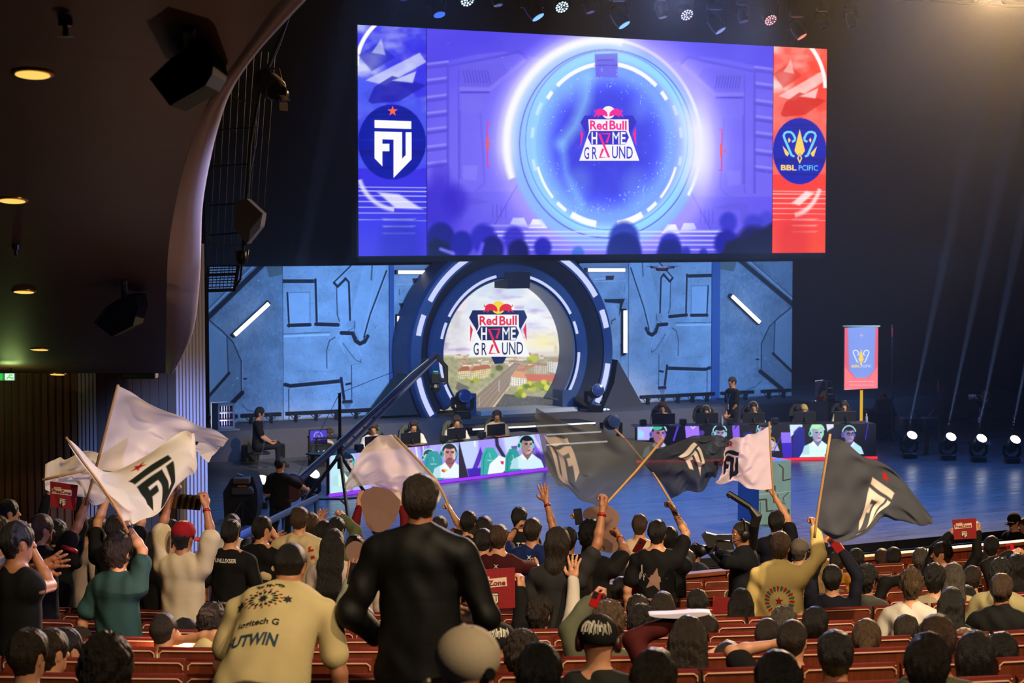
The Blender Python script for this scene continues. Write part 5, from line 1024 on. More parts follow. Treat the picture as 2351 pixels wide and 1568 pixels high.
for px, py, lab in ((1366, 974, 'upper dark lamp standing at the right side of the stairs'), (1385, 1000, 'middle dark lamp standing at the right side of the stairs'), (1403, 1018, 'lower dark lamp standing at the right side of the stairs'), (1062, 962, 'upper dark lamp standing at the left side of the stairs'), (1078, 985, 'lower dark lamp standing at the left side of the stairs')):
    b_ = on_Y(px, py, 41.2 if py < 980 else 40.2); b_.z = 0 if py > 980 else .66; b_.y = 42.2 if py < 980 else 39.9
    q = on_z(px, py, 0)
    if py < 980: q = on_Y(px, py, 42.15); q.z = .66
    moving_head(q, (-.2, -.9, .2), lab, 1.2)
# lamps hanging from the bars above the stage
ZB = on_Y(1200, -30, 38.0).z + .35
def hung(px, py, s_, lab, lit, Y=38.0, hd=(.1, -.3, -.95)):
    c = on_Y(px, py, Y); top = c + Vector((0, 0, .55 * s_)); tt = moving_head(top, hd, lab, s_, lit, up=(0, 0, -1)); MB().tube([top, Vector((top.x, top.y + .1, ZB + .12))], .02, 5).build('hook', DARKM, tt); return top
wl = emis('wash_cell', 'd8f4ff', 1.6); wr = emis('wash_cell_pink', 'ffb8c0', 1.2)
def wash(px, py, lab, m, s_=1.0):
    c = on_Y(px, py, 38.4); t = thing('wash_lamp', c, lab, 'stage light'); n = Vector((-.05, -.75, -.65)).normalized(); a = Vector((1, 0, 0)); a = (a - n * a.dot(n)).normalized(); u = n.cross(a)
    MB().lathe(c, [(.0, -.25), (.14, -.22), (.165, -.02), (.165, .0), (.15, .005)], n, 20).build('housing', DARKM, t, True)
    MB().tube([c + a * .2 + Vector((0, 0, .4)), c + a * .19, c], .02, 6).build('yoke', DARKM, t); MB().tube([c + a * .2 + Vector((0, 0, .4)), Vector((c.x, 38.1, ZB + .12))], .02, 5).build('hook', DARKM, t)
    for i, (x, y) in enumerate([(0, 0)] + [(math.cos(k * math.pi / 3), math.sin(k * math.pi / 3)) for k in range(6)] + [(1.9 * math.cos(k * math.pi / 6 + .26), 1.9 * math.sin(k * math.pi / 6 + .26)) for k in range(12)]):
        MB().lathe(c + a * x * .066 + u * y * .066, [(.025, .008), (.0, .012)], n, 8).build('cell', m, t)
wash(1073, 1, 'leftmost honeycomb wash lamp at top edge', wl); wash(1290, 16, 'second honeycomb wash lamp at the top, white blue cells', wl); wash(1577, 34, 'third honeycomb wash lamp at the top, violet white cells', emis('wash_cell_violet', 'd8d4ff', 1.4)); wash(1769, 46, 'rightmost honeycomb wash lamp at top, pinkish cells', wr)
GL = emis('lens_blue', '7fb8ff', 1.3); GR = emis('lens_red', 'ff8878', 1.2)
for i, (px, py, s_, m_) in enumerate(((1004, 28, 1.0, emis('lens_deepblue', '3c6cf0', 1.2)), (1222, 34, 1.15, GL), (1420, 52, 1.15, GL), (1642, 66, 1.05, emis('lens_dim', '7890d8', 1.0)), (1830, 80, 1.0, GR))):
    hung(px, py, s_, ('first', 'second', 'third', 'fourth', 'fifth')[i] + ' from left of the low hanging lamps above the screen', m_, hd=(.35 if i else 0, -.45, -.85))
for i, (px, py) in enumerate(((925, -8), (1140, 6), (1352, 22), (1518, 34), (1704, 44), (1888, 58), (1953, 54))):
    hung(px, py, .8, ('first', 'second', 'third', 'fourth', 'fifth', 'sixth', 'seventh')[i] + ' from left of the small hanging lamps in the upper row', mat('lens_glass', (.16, .22, .40), .08, spec=1.0), 39.0)
z_ = on_Y(1200, -30, 38.0).z + .35
for y, lab in ((38.1, 'nearer overhead lighting bar across the stage above the screen'), (39.1, 'farther overhead lighting bar across the stage above the screen')):
    t = thing('lighting_bar', (26, y, z_), lab, 'lighting bar'); MB().tube([(13, y, z_ + .1), (39, y, z_ + .1)], .04, 8).tube([(13, y, z_ + .5), (39, y, z_ + .5)], .04, 8).build('chord', DARKM, t); b = MB()
    for i in range(26): b.tube([(13 + i, y, z_ + .1), (13.5 + i, y, z_ + .5), (14 + i, y, z_ + .1)], .02, 5)
    b.build('lattice', DARKM, t); b = MB(); [b.tube([(x, y, z_ + .5), (x, y, 16.5)], .02, 5) for x in (14, 26, 38)]; b.build('hanger', DARKM, t)

c = P(2284, -26, 41); t = thing('flood_lamp', c, 'bright warm flood lamp glowing at the top right corner', 'stage light'); ax = (CAM - c).normalized(); MB().lathe(c, [(.0, -.3), (.14, -.26), (.2, 0), (.2, .02)], ax, 18).build('housing', DARKM, t, True); MB().lathe(c, [(.18, .025), (.0, .03)], ax, 18).build('lens', emis('lamp_warm', 'ffd890', 8.0), t); MB().tube([c, c + Vector((0, 0, 4.0))], .03, 6).build('hanger', DARKM, t)
spot('flood_lamp_light', c + ax * .08, CAM + Vector((6, 0, 6)), 24000, (1.0, .66, .34), 150, 1.0, .15)
# ------------------------------------------------------------------ player desks with LED fronts
def desk(name_lab, pa, pb, H, paint, strip_col, n):
    a = on_z(*pa, 0); b_ = on_z(*pb, 0); X = (b_ - a).normalized(); N_ = Vector((X.y, -X.x, 0));
    if N_.y > 0: N_ = -N_
    t = thing('player_desk', (a + b_) / 2, name_lab, 'desk'); L = (b_ - a).length; zb_ = .07
    m_ = int(n * (H - zb_) / L); u = np.linspace(0, 1, n)[:, None, None]; v = np.linspace(0, 1, m_)[None, :, None]; A0 = np.array(a); B0 = np.array(b_); pos = (A0 + (B0 - A0) * u) * np.ones((1, m_, 1)); pos[..., 2] = (zb_ + (H - zb_) * v)[..., 0]
    X_, Y_ = pix_np(pos); A = Art(X_, Y_, '101018'); paint(A); painted('led_front', pos, A.lin(), attr_emis('led_desk', 1.0), t)
    c = (a + b_) / 2 - N_ * .38; MB().box(c + Vector((0, 0, H - .025)), (L, .70, .035), X, N_, (0, 0, 1), .005).build('desktop', PLAST, t); MB().box((a + b_) / 2 - N_ * .06 + Vector((0, 0, H / 2)), (L, .08, H - .05), X, N_, (0, 0, 1)).build('front_panel', PLAST, t)
    for e in (.02, .35, .66, .98): MB().box(a.lerp(b_, e) - N_ * .66 + Vector((0, 0, H / 2 - .02)), (.06, .06, H - .04), X, N_, (0, 0, 1)).build('leg', PLAST, t)
    MB().box((a + b_) / 2 + N_ * .02 + Vector((0, 0, .035)), (L + .04, .05, .05), X, N_, (0, 0, 1)).build('glow_strip', emis('desk_strip', strip_col, 1.3), t); return a, b_, X, N_, H
zq = lambda ox, oy, s_, pts: [(ox + x / s_, oy + y / s_) for x, y in pts]
def face_art(A, hx, hy, r, look, hair='120c10', skin='d8a8a0', shade='8a4a50', cup='5ad0c8', shirt='dff6ff', glasses=False, beard=True, sy=1.0, hair2=None):
    """a flat on-screen head: hx, hy centre, r half width in pixels, look -1..1"""
    e = lambda x, y, rx, ry, c, a=1, so=.8: A.ell(hx + x * r, hy + y * r * sy, rx * r, ry * r, c, a, so); p = lambda pts, c, a=1, so=.6: A.poly([(hx + x * r, hy + y * r) for x, y in pts], c, a, so); l = look
    p([(-2.6, 3.6), (-2.2, 2.2), (-1.0, 1.6), (-.6, 1.2), (.7, 1.2), (1.2, 1.6), (2.2, 2.3), (2.7, 3.6)], shirt); p([(-2.6, 3.6), (-2.2, 2.2), (-1.4, 1.75), (-1.3, 3.6)], 'a8d8e8', .7, 3); p([(-.6, .8), (.7, .8), (.75, 1.5), (.1, 2.3), (-.65, 1.5)], shade); p([(-.65, 1.3), (.1, 2.3), (-.5, 2.2), (-1.0, 1.7)], 'ffffff', .8); p([(.75, 1.3), (.1, 2.3), (.6, 2.2), (1.1, 1.7)], 'e8fbff', .8)
    e(0, -.35, 1.12, 1.2, hair); e(.08 * l, .1, .92, 1.28, skin); e(-.45 * l, .2, .62, 1.15, shade, .55, 4); e(.12 * l, -.95, .9, .42, hair); e(-.25, -1.05, .8, .45, hair2 or hair)
    e(.35 * l - .38, -.12, .22, .10, '2c1418', .9); e(.35 * l + .38, -.12, .22, .10, '2c1418', .9); p([(.35 * l - .65, -.38), (.35 * l - .12, -.32), (.35 * l - .12, -.24), (.35 * l - .65, -.28)], hair); p([(.35 * l + .65, -.38), (.35 * l + .12, -.32), (.35 * l + .12, -.24), (.35 * l + .65, -.28)], hair)
    p([(.42 * l, -.2), (.5 * l + .14, .35), (.5 * l - .12, .38)], shade, .7, 1); e(.45 * l, .72, .26, .11, 'a03c40', .95)
    if beard: e(.3 * l, .95, .62, .42, '2a1a1c', .45, 3); e(.4 * l, .60, .34, .08, '2a1a1c', .55, 1); e(.45 * l, .74, .22, .09, 'b04848', .95)
    if glasses: [A.ring(hx + (.35 * l + s_ * .4) * r, hy - .1 * r, .3 * r, .26 * r, .09 * r, '101014') for s_ in (-1, 1)]
    A.ring(hx - .02 * r, hy - .25 * r, 1.22 * r, 1.35 * r, .22 * r, 'a8e8f0' if cup != '181820' else '303440', 10, 170); e(-1.12, .05, .34, .52, cup); e(-1.2, .05, .18, .3, '2a5a60'); e(1.12 - .25 * abs(l), .1, .22, .45, cup, .9)
    A.line([(hx + 1.0 * r, hy + .45 * r), (hx + (.9 + .1 * l) * r, hy + .95 * r), (hx + (.55 + .3 * l) * r, hy + 1.0 * r)], .10 * r, '182028')
def chair_art(A, x, y, w, h, c='3aa8a8'):
    A.poly([(x - w * .5, y + h), (x - w * .42, y + h * .25), (x - w * .2, y), (x + w * .2, y), (x + w * .42, y + h * .25), (x + w * .5, y + h)], c, 1, 1); A.line([(x - w * .36, y + h), (x - w * .30, y + h * .3), (x - w * .12, y + .12 * h)], 1.4, '1c6870', .8, 1); A.line([(x - w * .12, y + h * .42), (x + w * .14, y + h * .42)], 2, 'c8f4f4', .8, 1); A.line([(x - .02 * w, y + h * .2), (x + .04 * w, y + h * .33)], 2, 'c8f4f4', .6, 1)
def paint_left(A):
    X, Y = A.X, A.Y; A.c[:] = A.rgb('b8b0ff'); A.mix(fbm(X / 30, Y / 90, 3) * .8, '8458f0'); A.mix(fbm(X / 22 + 5, Y / 60, 13) * .5, 'd8f4ff')
    Q = lambda pts: zq(780, 920, 4.702, pts)
    A.poly([(758, 1020), (800, 1020), (800, 1140), (758, 1140)], 'c8fff4', .8, 6); A.line([(775, 1020), (812, 1140)], 5, '7a40e8', .7, 4)
    for x in (985, 990, 1000): A.line([(x - 20, 1000), (x - 8, 1100)], 6, '6a3ce0', .5, 4)
    for q_ in ([(820, 480), (850, 700)], [(900, 470), (915, 640)], [(740, 500), (760, 620)]): A.line(Q(q_), 4, 'f4f8ff', .8, 2)
    A.poly(Q([(1285, 400), (1500, 380), (1500, 760), (1300, 860)]), 'c4d4ff', 1, 2); A.poly(Q([(1490, 380), (1660, 360), (1720, 520), (1500, 560)]), 'a890ff', .8, 6)
    A.line(Q([(1450, 390), (1462, 490)]), 3, 'ffffff', 1, 1); A.poly(Q([(1520, 500), (1545, 580), (1480, 745), (1430, 740)]), '4818b8', .9, 2); A.poly(Q([(1370, 735), (1560, 720), (1580, 820), (1400, 850)]), '3a14b0', .95, 3)
    face_art(A, 797, 1062, 15, .5, '101830', 'c8b0a8', '607878', '3ac8b0', 'd8fff4', beard=False)
    face_art(A, 985, 1050, 12, .3, '284848', 'e0d8c8', '80a898', '90e8d8', 'e0fff8', beard=False)
    chair_art(A, *Q([(1010, 545)])[0], 48, 70, '2f9ca4'); face_art(A, *Q([(1185, 570)])[0], 15.5, .25, '281c20', 'f0c4bc', 'a85860', '3fb0b8', 'eefcff', sy=1.15)
    A.poly(Q([(1100, 740), (1165, 745), (1130, 775), (1100, 765)]), 'e03848', 1, 1); A.poly(Q([(1115, 735), (1165, 745), (1140, 770)]), 'f0d838', .9, 1)
    A.poly(Q([(1290, 440), (1400, 860), (1290, 870)]), '281c30', 1, 1); A.poly(Q([(1285, 400), (1292, 400), (1296, 870), (1288, 870)]), '141020', 1, 1)
    chair_art(A, *Q([(1620, 505)])[0], 44, 70, '36b0a8'); A.line(Q([(1690, 380), (1700, 480), (1770, 600)]), 8, '181828', .9, 2); A.poly(Q([(1590, 820), (1620, 680), (1720, 590), (1800, 620), (1840, 800)]), 'f4fcff', 1, 2); A.poly(Q([(1735, 650), (1775, 655), (1765, 690), (1740, 680)]), 'e02850', 1, 1); A.poly(Q([(1760, 785), (1775, 755), (1810, 790)]), '203040', .9, 1)
    A.poly(Q([(1760, 380), (1930, 350), (1960, 520), (1800, 560)]), 'd8e8ff', .9, 8); A.poly(Q([(1850, 490), (1920, 485), (1915, 520), (1860, 525)]), '4a38a0', .8, 2)
    A.line(Q([(1990, 340), (2140, 560), (2160, 740)]), 9, '8850f0', .9, 3); A.line(Q([(2060, 340), (2150, 500)]), 5, 'e8e0ff', .9, 2); A.poly(Q([(2080, 560), (2240, 560), (2240, 760), (2160, 760)]), '2a1868', .8, 10)
    chair_art(A, *Q([(1870, 520)])[0], 40, 70, '2fa098'); face_art(A, *Q([(2020, 480)])[0], 15, .75, '0c1418', 'd0b0a8', '8a6468', '70d8d0', 'd8f4fc', beard=False, sy=1.1)
def paint_right(A):
    X, Y = A.X, A.Y; A.c[:] = A.rgb('0a080c'); Q = lambda pts: zq(1220, 900, 4.702, pts); R5 = lambda pts: zq(1680, 820, 3.504, pts)
    A.poly(Q([(1145, 348), (1330, 348), (1270, 520), (1145, 520)]), 'b8b0ff', 1, 2); A.poly(Q([(1150, 400), (1220, 430), (1210, 500), (1150, 500)]), 'a0f0ff', .7, 5); A.line(Q([(1590, 350), (1535, 520)]), 4, '6038e0', 1, 1)
    face_art(A, *Q([(1375, 455)])[0], 15, .8, '181014', 'c890a8', '804860', '8860e8', '181420', beard=False, hair2='40c0a8')
    A.poly(Q([(1655, 342), (1805, 342), (1820, 500), (1670, 500)]), 'a878ff', 1, 1); A.line(Q([(1700, 345), (1745, 395), (1790, 345)]), 2, 'f0e8ff'); A.ell(*Q([(1840, 440)])[0], 6, 6, '5038a8'); face_art(A, *Q([(2035, 450)])[0], 13, .3, '08080c', 'c0b8d8', '707090', '8fd8e8', '181820', beard=False)
    A.poly(Q([(2165, 330), (2245, 330), (2250, 500), (2175, 500)]), '8858f0', 1, 1); A.line(Q([(2190, 340), (2215, 365), (2195, 395)]), 2, '140c20')
    face_art(A, *R5([(262, 590)])[0], 13, .3, '08080c', 'c0a8c8', '585070', '9fc8e0', 'c0c0e0', beard=False); A.poly(R5([(90, 610), (160, 600), (200, 700), (100, 720)]), '2030a0', .8, 3)
    A.ring(*R5([(325, 690)])[0], 7, 12, 2.4, 'd89030', 0, 360); A.poly(R5([(395, 605), (480, 605), (480, 690), (400, 690)]), '9070f8', 1, 1); A.poly(R5([(400, 690), (485, 690), (485, 820), (415, 820)]), '3a18c0', 1, 1); A.line(R5([(330, 770), (395, 640)]), 2, '3a28c0', 1, 1)
    A.poly(R5([(463, 512), (563, 512), (570, 560), (475, 640)]), 'd4ecff', 1, 1); A.poly(R5([(755, 505), (820, 505), (820, 570), (770, 600)]), 'e0e8ff', 1, 1); A.poly(R5([(485, 700), (500, 600), (540, 560), (585, 565), (600, 820), (490, 820)]), '1c1c90', .95, 3); A.poly(R5([(770, 640), (775, 590), (820, 565), (860, 580), (860, 700), (780, 700)]), '101428', 1, 3)
    A.line(R5([(1100, 520), (1075, 660)]), 2, '2830e0', 1, 1)
    A.poly(R5([(535, 820), (590, 730), (640, 690), (720, 700), (760, 820)]), 'e0fff8', 1, 1); face_art(A, *R5([(688, 612)])[0], 13.5, .8, '98e0b0', 'c8c8e0', '7878a8', '90e8c8', 'e0fff8', beard=False, sy=1.15, hair2='b8f8b0'); face_art(A, *R5([(945, 622)])[0], 12.5, .8, '181420', 'a898c0', '605080', '6858e0', 'b8ecf8', glasses=True, beard=False, sy=1.15)
DL = desk('left player desk with lit LED front of player faces', (757, 1141.5), (1254, 1080), .80, paint_left, '9030f0', 520)
DR = desk('right player desk with dark LED front of player faces', (1463, 1063), (2011, 1054), .80, paint_right, 'ff2838', 520)

def gaming_chair(c, f, lab, col, z=0.0):
    c = Vector(c); f = Vector(f).normalized(); s_ = f.cross(Vector((0, 0, 1))); U = Vector((0, 0, 1)); t = thing('gaming_chair', (c.x, c.y, z), lab, 'chair'); m_ = mat('chair_fabric', col, .8, bump=.2)
    b0 = c - f * .27; MB().prism([b0 + s_ * x + U * y for x, y in ((-.20, .40), (-.26, .50), (-.20, .70), (-.25, .85), (-.22, 1.02), (-.13, 1.13), (.13, 1.13), (.22, 1.02), (.25, .85), (.20, .70), (.26, .50), (.20, .40))], -f * .11).build('backrest', m_, t)
    MB().box(b0 + U * 1.02 + f * .03, (.24, .09, .14), s_, f, U, .03).build('head_pillow', m_, t, True); MB().box(c + U * .30, (.50, .50, .12), s_, f, U, .04).build('seat', m_, t)
    for sd in (-1, 1): MB().box(c + s_ * sd * .30 + U * .52, (.08, .26, .04), s_, f, U, .01).tube([c + s_ * sd * .30 + U * .52, c + s_ * sd * .28 + U * .30], .02, 6).build('armrest', PLAST, t)
    MB().tube([c + U * .28, c + U * .1], .035, 8).build('column', PLAST, t)
    for k in range(5): a = k * 2 * math.pi / 5; d_ = Vector((math.cos(a), math.sin(a), 0)); MB().tube([c + U * .10, c + d_ * .28 + U * .07, c + d_ * .30 + U * .03], [.03, .02, .025], 6).build('leg', PLAST, t)
def monitor(c, n, lab, w=.52, h=.235, z=.80, scr=None):
    """c on the desk, n the way the screen faces"""
    c = Vector(c); n = Vector(n).normalized(); s_ = n.cross(Vector((0, 0, 1))); U = Vector((0, 0, 1)); t = thing('monitor', (c.x, c.y, z), lab, 'monitor'); k = Vector((c.x, c.y, z + .025 + h / 2))
    MB().box(k, (w, .035, h), s_, n, U, .008).build('display_housing', PLAST, t); MB().box(k + n * .019, (w - .03, .004, h - .03), s_, n, U).build('display', scr or emis('desk_display', '8090a0', .8), t)
    MB().tube([k - n * .03, k - n * .06 - U * h * .4, Vector((c.x, c.y, z + .01)) - n * .06], .018, 6).box(Vector((c.x, c.y, z + .009)) - n * .05, (.20, .16, .014), s_, n, U).build('stand', DARKM, t)
def desk_at(D, px):
    a, b_, X, N_, H = D; lo, hi = 0, 1
    for _ in range(30):
        m_ = (lo + hi) / 2
        if pix(a.lerp(b_, m_) + Vector((0, 0, H)))[0] < px: lo = m_
        else: hi = m_
    return a.lerp(b_, lo)
SKL = dict(L=('rel', .02, -.30, .36, 'relax'), R=('rel', .02, -.30, .36, 'relax'))
wsh = (.82, .80, .74)
def player(D, px, py, mpx, lab, chlab, mlab, yaw, hair, shirt, chcol, cup, look=None, green=False, chpx=None):
    base = desk_at(D, px); N_ = D[3]; f = N_; q = base - N_ * 1.02; dd = (q - CAM).dot(FWD); dep = (q - CAM).dot(FWH)
    tp = P(px, py, dd); top = tp.z; d2 = dd
    ya = math.degrees(math.atan2(f.dot(RGT), f.dot(FWH))) + yaw
    I = person(lab, px, py, dd, 'se', ya, hair, ('tee', shirt), floor=0.0, face=True, group=None, trousers=(.6, .6, .6), hpitch=.25, **SKL); headset(I, cup, True, green)
    c = Vector((I['hip'][0], I['hip'][1], 0)) ; gaming_chair(c, Vector(I['f']), chlab, chcol)
    mc = desk_at(D, mpx); monitor(mc - N_ * .30, -N_, mlab); return I
for px, py, mpx, nm, hr, yw in ((857, 971, 884, 'first', ('curly', 'brown'), 38), (950, 966, 966, 'second', ('fade', 'dark'), 30), (1049, 956, 1071, 'third', ('curly', 'dark'), 30), (1141, 943, 1162, 'fourth', ('short', 'brown'), 40)):
    sx = {'first': 'behind the cream flag', 'second': 'above the bearded face on the screen', 'third': 'between the two dark haired players', 'fourth': 'nearest the stairs'}[nm]
    player(DL, px, py, mpx, f'{nm} from left of the white shirted players at the left desk, with headset', f'grey gaming chair of the {nm} player from left at left desk', f'black monitor in front of the {nm} player at the left desk', yw, hr, wsh, (.27, .28, .25), (.10, .11, .11), green=True)
for px, py, mpx, nm, hr, yw in ((1520, 924, 1530, 'first', ('fade', 'brown'), 10), (1621, 932, 1630, 'second', ('short', 'black'), 5), (1730, 923, 1738, 'third', ('short', 'black'), 8), (1846, 931, 1856, 'fourth', ('bob', 'bleach'), 0), (1938, 921, 1950, 'fifth', ('short', 'dark'), 8)):
    xx = {'fourth': 'bleached blond player at the right desk behind a monitor', 'fifth': 'fifth and rightmost player at the right desk, dark hair and headset'}.get(nm, f'{nm} from left of the light shirted players at the right desk, headset on')
    player(DR, px, py, mpx, xx, f'black gaming chair of the {nm} player from left at right desk', f'black monitor in front of the {nm} player at the right desk', yw, hr, (.80, .78, .62), (.06, .06, .07), (.55, .55, .50) if nm in ('second', 'third') else (.1, .1, .1))
# small black cube speakers, keyboards and bottles on the desks
for D, lst, side in ((DL, (838, 925, 1033, 1120), 'left'), (DR, (1480, 1572, 1680, 1784), 'right')):
    for i, px in enumerate(lst):
        c = desk_at(D, px) - D[3] * .18; c.z = .80; k = ('first', 'second', 'third', 'fourth')[i]; t = thing('desk_camera_box', c, f'{k} from left of the small black boxes on the {side} player desk', 'box'); MB().box(c + Vector((0, 0, .08)), (.15, .14, .13), D[2], D[3], bev=.015).build('housing', PLAST, t); MB().tube([c + Vector((0, 0, .0)), c + Vector((0, 0, .02))], .05, 8).build('foot', PLAST, t); MB().lathe(c + Vector((0, 0, .09)) - D[3] * .07, [(.03, 0), (.028, .015), (0, .016)], -D[3], 12).build('lens', DARKM, t)
for D, px, lab in ((DL, 805, 'small clear water bottle on the left desk beside first player'), (DR, 1661, 'small clear water bottle on right desk between second and third player'), (DR, 1994, 'small bottle at the right end of the right player desk')):
    c = desk_at(D, px) - D[3] * .15; c.z = .80; t = thing('water_bottle', c, lab, 'bottle'); MB().lathe(c, [(.03, 0), (.032, .02), (.03, .14), (.014, .17), (.014, .19)], n=12).build('bottle_body', mat('clear_plastic', (.6, .65, .7), .15), t, True); MB().lathe(c + Vector((0, 0, .19)), [(.016, 0), (.016, .02), (.0, .022)], n=10).build('bottle_cap', mat('cap_white', (.8, .8, .8), .4), t)
for px, k in ((966, 'second'), (1162, 'fourth')):
    c = desk_at(DL, px) - DL[3] * .1; c.z = .802; t = thing('keyboard', c, f'lit keyboard in front of the {k} left desk player', 'keyboard'); MB().box(c + Vector((0, 0, .01)), (.40, .13, .02), DL[2], DL[3], bev=.005).build('keyboard_base', PLAST, t); MB().box(c + Vector((0, 0, .021)), (.38, .11, .004), DL[2], DL[3]).build('keys', emis('key_glow', 'd86838', .6), t)

# ------------------------------------------------------------------ fridges with cans
def fridge(px, py_base, K, lab, plab, n, cans_lab, graphic, z0):
    g = on_z(px, py_base, 0); c = Vector((g.x, g.y, z0)); X = n.cross(Vector((0, 0, 1))); X = -X if X.dot(RGT) < 0 else X; U = Vector((0, 0, 1)); w, dp, h = .50 * K, .48 * K, .72 * K
    pt = thing('fridge_pedestal', (c.x, c.y, 0), plab, 'pedestal'); MB().prism([c * 1 + X * x + n * y - U * z0 for x, y in ((-.30, -.28), (.30, -.28), (.30, .28), (-.30, .28))], U * (z0 - .001)).build('pedestal_body', mat('pedestal_grey', (.50, .48, .50), .6, noise=.1), pt)
    t = thing('drinks_fridge', c, lab, 'fridge'); m_ = mat('fridge_shell', (.62, .62, .68), .35, .4)
    for off, sz, nm in ((X * (w / 2 - .015), (.03, dp, h), 'side_wall'), (-X * (w / 2 - .015), (.03, dp, h), 'side_wall')): MB().box(c + off + U * h / 2, sz, X, n, U, .006).build(nm, m_, t)
    MB().box(c + U * (h - .025), (w, dp, .05), X, n, U, .006).build('top_panel', m_, t); MB().box(c + U * .03, (w, dp, .06), X, n, U, .006).build('bottom_panel', m_, t); MB().box(c - n * (dp / 2 - .02) + U * h / 2, (w, .03, h), X, n, U).build('lit_back', emis('fridge_light', 'e8f0ff', 1.5), t)
    for k in (1, 2): MB().box(c + U * (.06 + k * .205) * K, (w - .06, dp - .06, .008), X, n, U).build('shelf', STEEL, t)
    fr_ = MB(); [fr_.box(c + n * (dp / 2 + .01) + q, s, X, n, U) for q, s in ((U * .03, (w, .02, .05)), (U * (h - .03), (w, .02, .05)), (X * (w / 2 - .02) + U * h / 2, (.04, .02, h)), (-X * (w / 2 - .02) + U * h / 2, (.04, .02, h)))]; fr_.build('door_frame', m_, t)
    if graphic:
        o = c - X * (w / 2 + .002); q = lambda x, y: o + n * (x - .24) * K + U * y * K; sd = -1
        MB().add([q(0, .02), q(.48, .02), q(.48, .70), q(0, .70)], [(0, 1, 2, 3)]).build('side_print', mat('print_silver', (.55, .58, .68), .4), t)
        o2 = o - X * .003; q2 = lambda x, y: o2 + n * (x - .24) * K + U * y * K; MB().add([q2(.12, .02), q2(.42, .02), q2(.42, .70), q2(.30, .70), q2(.14, .4)], [(0, 1, 2, 3, 4)]).build('side_print_blue', mat('print_blue', (.04, .08, .35), .4), t)
        o3 = o - X * .006; q3 = lambda x, y: o3 + n * (x - .24) * K + U * y * K; MB().add([q3(.46 - .26 * math.cos(a), .14 + .26 * math.sin(a)) for a in np.linspace(-.4, math.pi / 2, 9)] + [q3(.46, .02)], [tuple(range(10))]).build('side_print_sun', mat('print_yellow', (.95, .75, .1), .4), t)
        put_text('side_print_text', 'Red', mat('print_red', (.75, .05, .08), .4), t, c - X * (w / 2 + .008) - n * .14 * K + U * .60 * K, n, U, .14, fit=(.16 * K, .10 * K), bold=.01)
        o4 = o - X * .009; q4 = lambda x, y: o4 + n * (x - .24) * K + U * y * K; MB().add([q4(*p_) for p_ in ((.02, .05), (.08, .16), (.18, .20), (.26, .13), (.34, .22), (.40, .10), (.30, .06), (.22, .03), (.12, .08))], [tuple(range(9))]).build('side_print_bull', mat('print_red', (.75, .05, .08), .4), t)
    for r_ in range(3):
        for k in range(6):
            p_ = c + X * (-.185 + .074 * k) * K + n * .12 * K + U * (.062 + .205 * r_ + .006 * r_) * K; ct = thing('drink_can', p_, cans_lab, 'can', 'cans in the ' + ('left' if px < 1000 else 'right') + ' fridge')
            MB().lathe(p_, [(.022 * K, 0), (.027 * K, .008), (.027 * K, .145 * K), (.021 * K, .160 * K)], n=12).build('can_body', mat('can_blue', (.03, .07, .50), .3, .3), ct, True); MB().lathe(p_ + U * .055 * K, [(.0272 * K, 0), (.0274 * K, .03 * K)], n=12).build('can_band', mat('can_red', (.7, .12, .10), .4), ct, True)
fridge(512, 1054, .80, 'small lit drinks fridge at far left of stage', 'grey pedestal under the left drinks fridge', Vector((.06, -1, 0)).normalized(), 'small blue drink can in the lit fridge at far left', False, .69)
fridge(1892, 1000, .70, 'lit drinks fridge with printed side, near the banner', 'grey pedestal under the right drinks fridge', (Vector((.38, -.92, 0))).normalized(), 'small blue drink can in the lit fridge near the banner', True, .87)

# ------------------------------------------------------------------ LED banner
bc = on_z(1978, 1010, 0); YB = bc.y
t = thing('led_banner', bc, 'bright upright LED banner with crown emblem on a yellow pole', 'banner')
a = on_Y(1938, 895, YB); b_ = on_Y(2016.5, 750, YB); n = 120; m_ = 220; u = np.linspace(a.x, b_.x, n)[:, None]; z = np.linspace(a.z, b_.z, m_)[None, :]; pos = np.stack([np.broadcast_to(u, (n, m_)), np.full((n, m_), YB), np.broadcast_to(z, (n, m_))], -1); X, Y = pix_np(pos); A = Art(X, Y, '7898f0')
A.mix(np.clip(1 - abs(X - 1978) / 50, 0, 1) * .4, 'a8c0ff'); A.mix(np.clip((Y - 850) / 50, 0, 1), 'ffc0c8'); A.poly([(1936, 750), (1947, 750), (1950, 850), (1966, 868), (1990, 868), (2007, 850), (2010, 750), (2020, 750), (2020, 900), (1936, 900)], 'ff6070', .85, 2); A.poly([(1936, 838), (1963, 869), (1993, 869), (2018, 838), (2018, 900), (1936, 900)], 'ff8890', .85, 2); A.poly([(1947, 750), (2010, 750), (2006, 848), (1990, 867), (1966, 867), (1950, 848)], '88a0f0', .8, 2)
A.line([(1937, 896), (2018, 896)], 4, 'ffe0e0', 1, 2); A.line([(1938, 750), (1938, 896)], 2, 'ff5060', .9, 1); A.line([(2016, 750), (2016, 896)], 2, 'ff5060', .9, 1); [A.line([(1950, y), (2006, y)], 1.2, 'ffe8e8', .6, 1) for y in (876, 884)]; A.line([(1974, 770), (1982, 770)], 1, 'ffc0c8', .9, .5); A.line([(1978, 766), (1978, 774)], 1, 'ffc0c8', .9, .5)
painted('led_cloth', pos, A.lin(), attr_emis('led_banner_panel', 1.0), t); MB().box(((a.x + b_.x) / 2, YB + .03, (a.z + b_.z) / 2), (b_.x - a.x, .04, b_.z - a.z)).build('panel_back', PLAST, t)
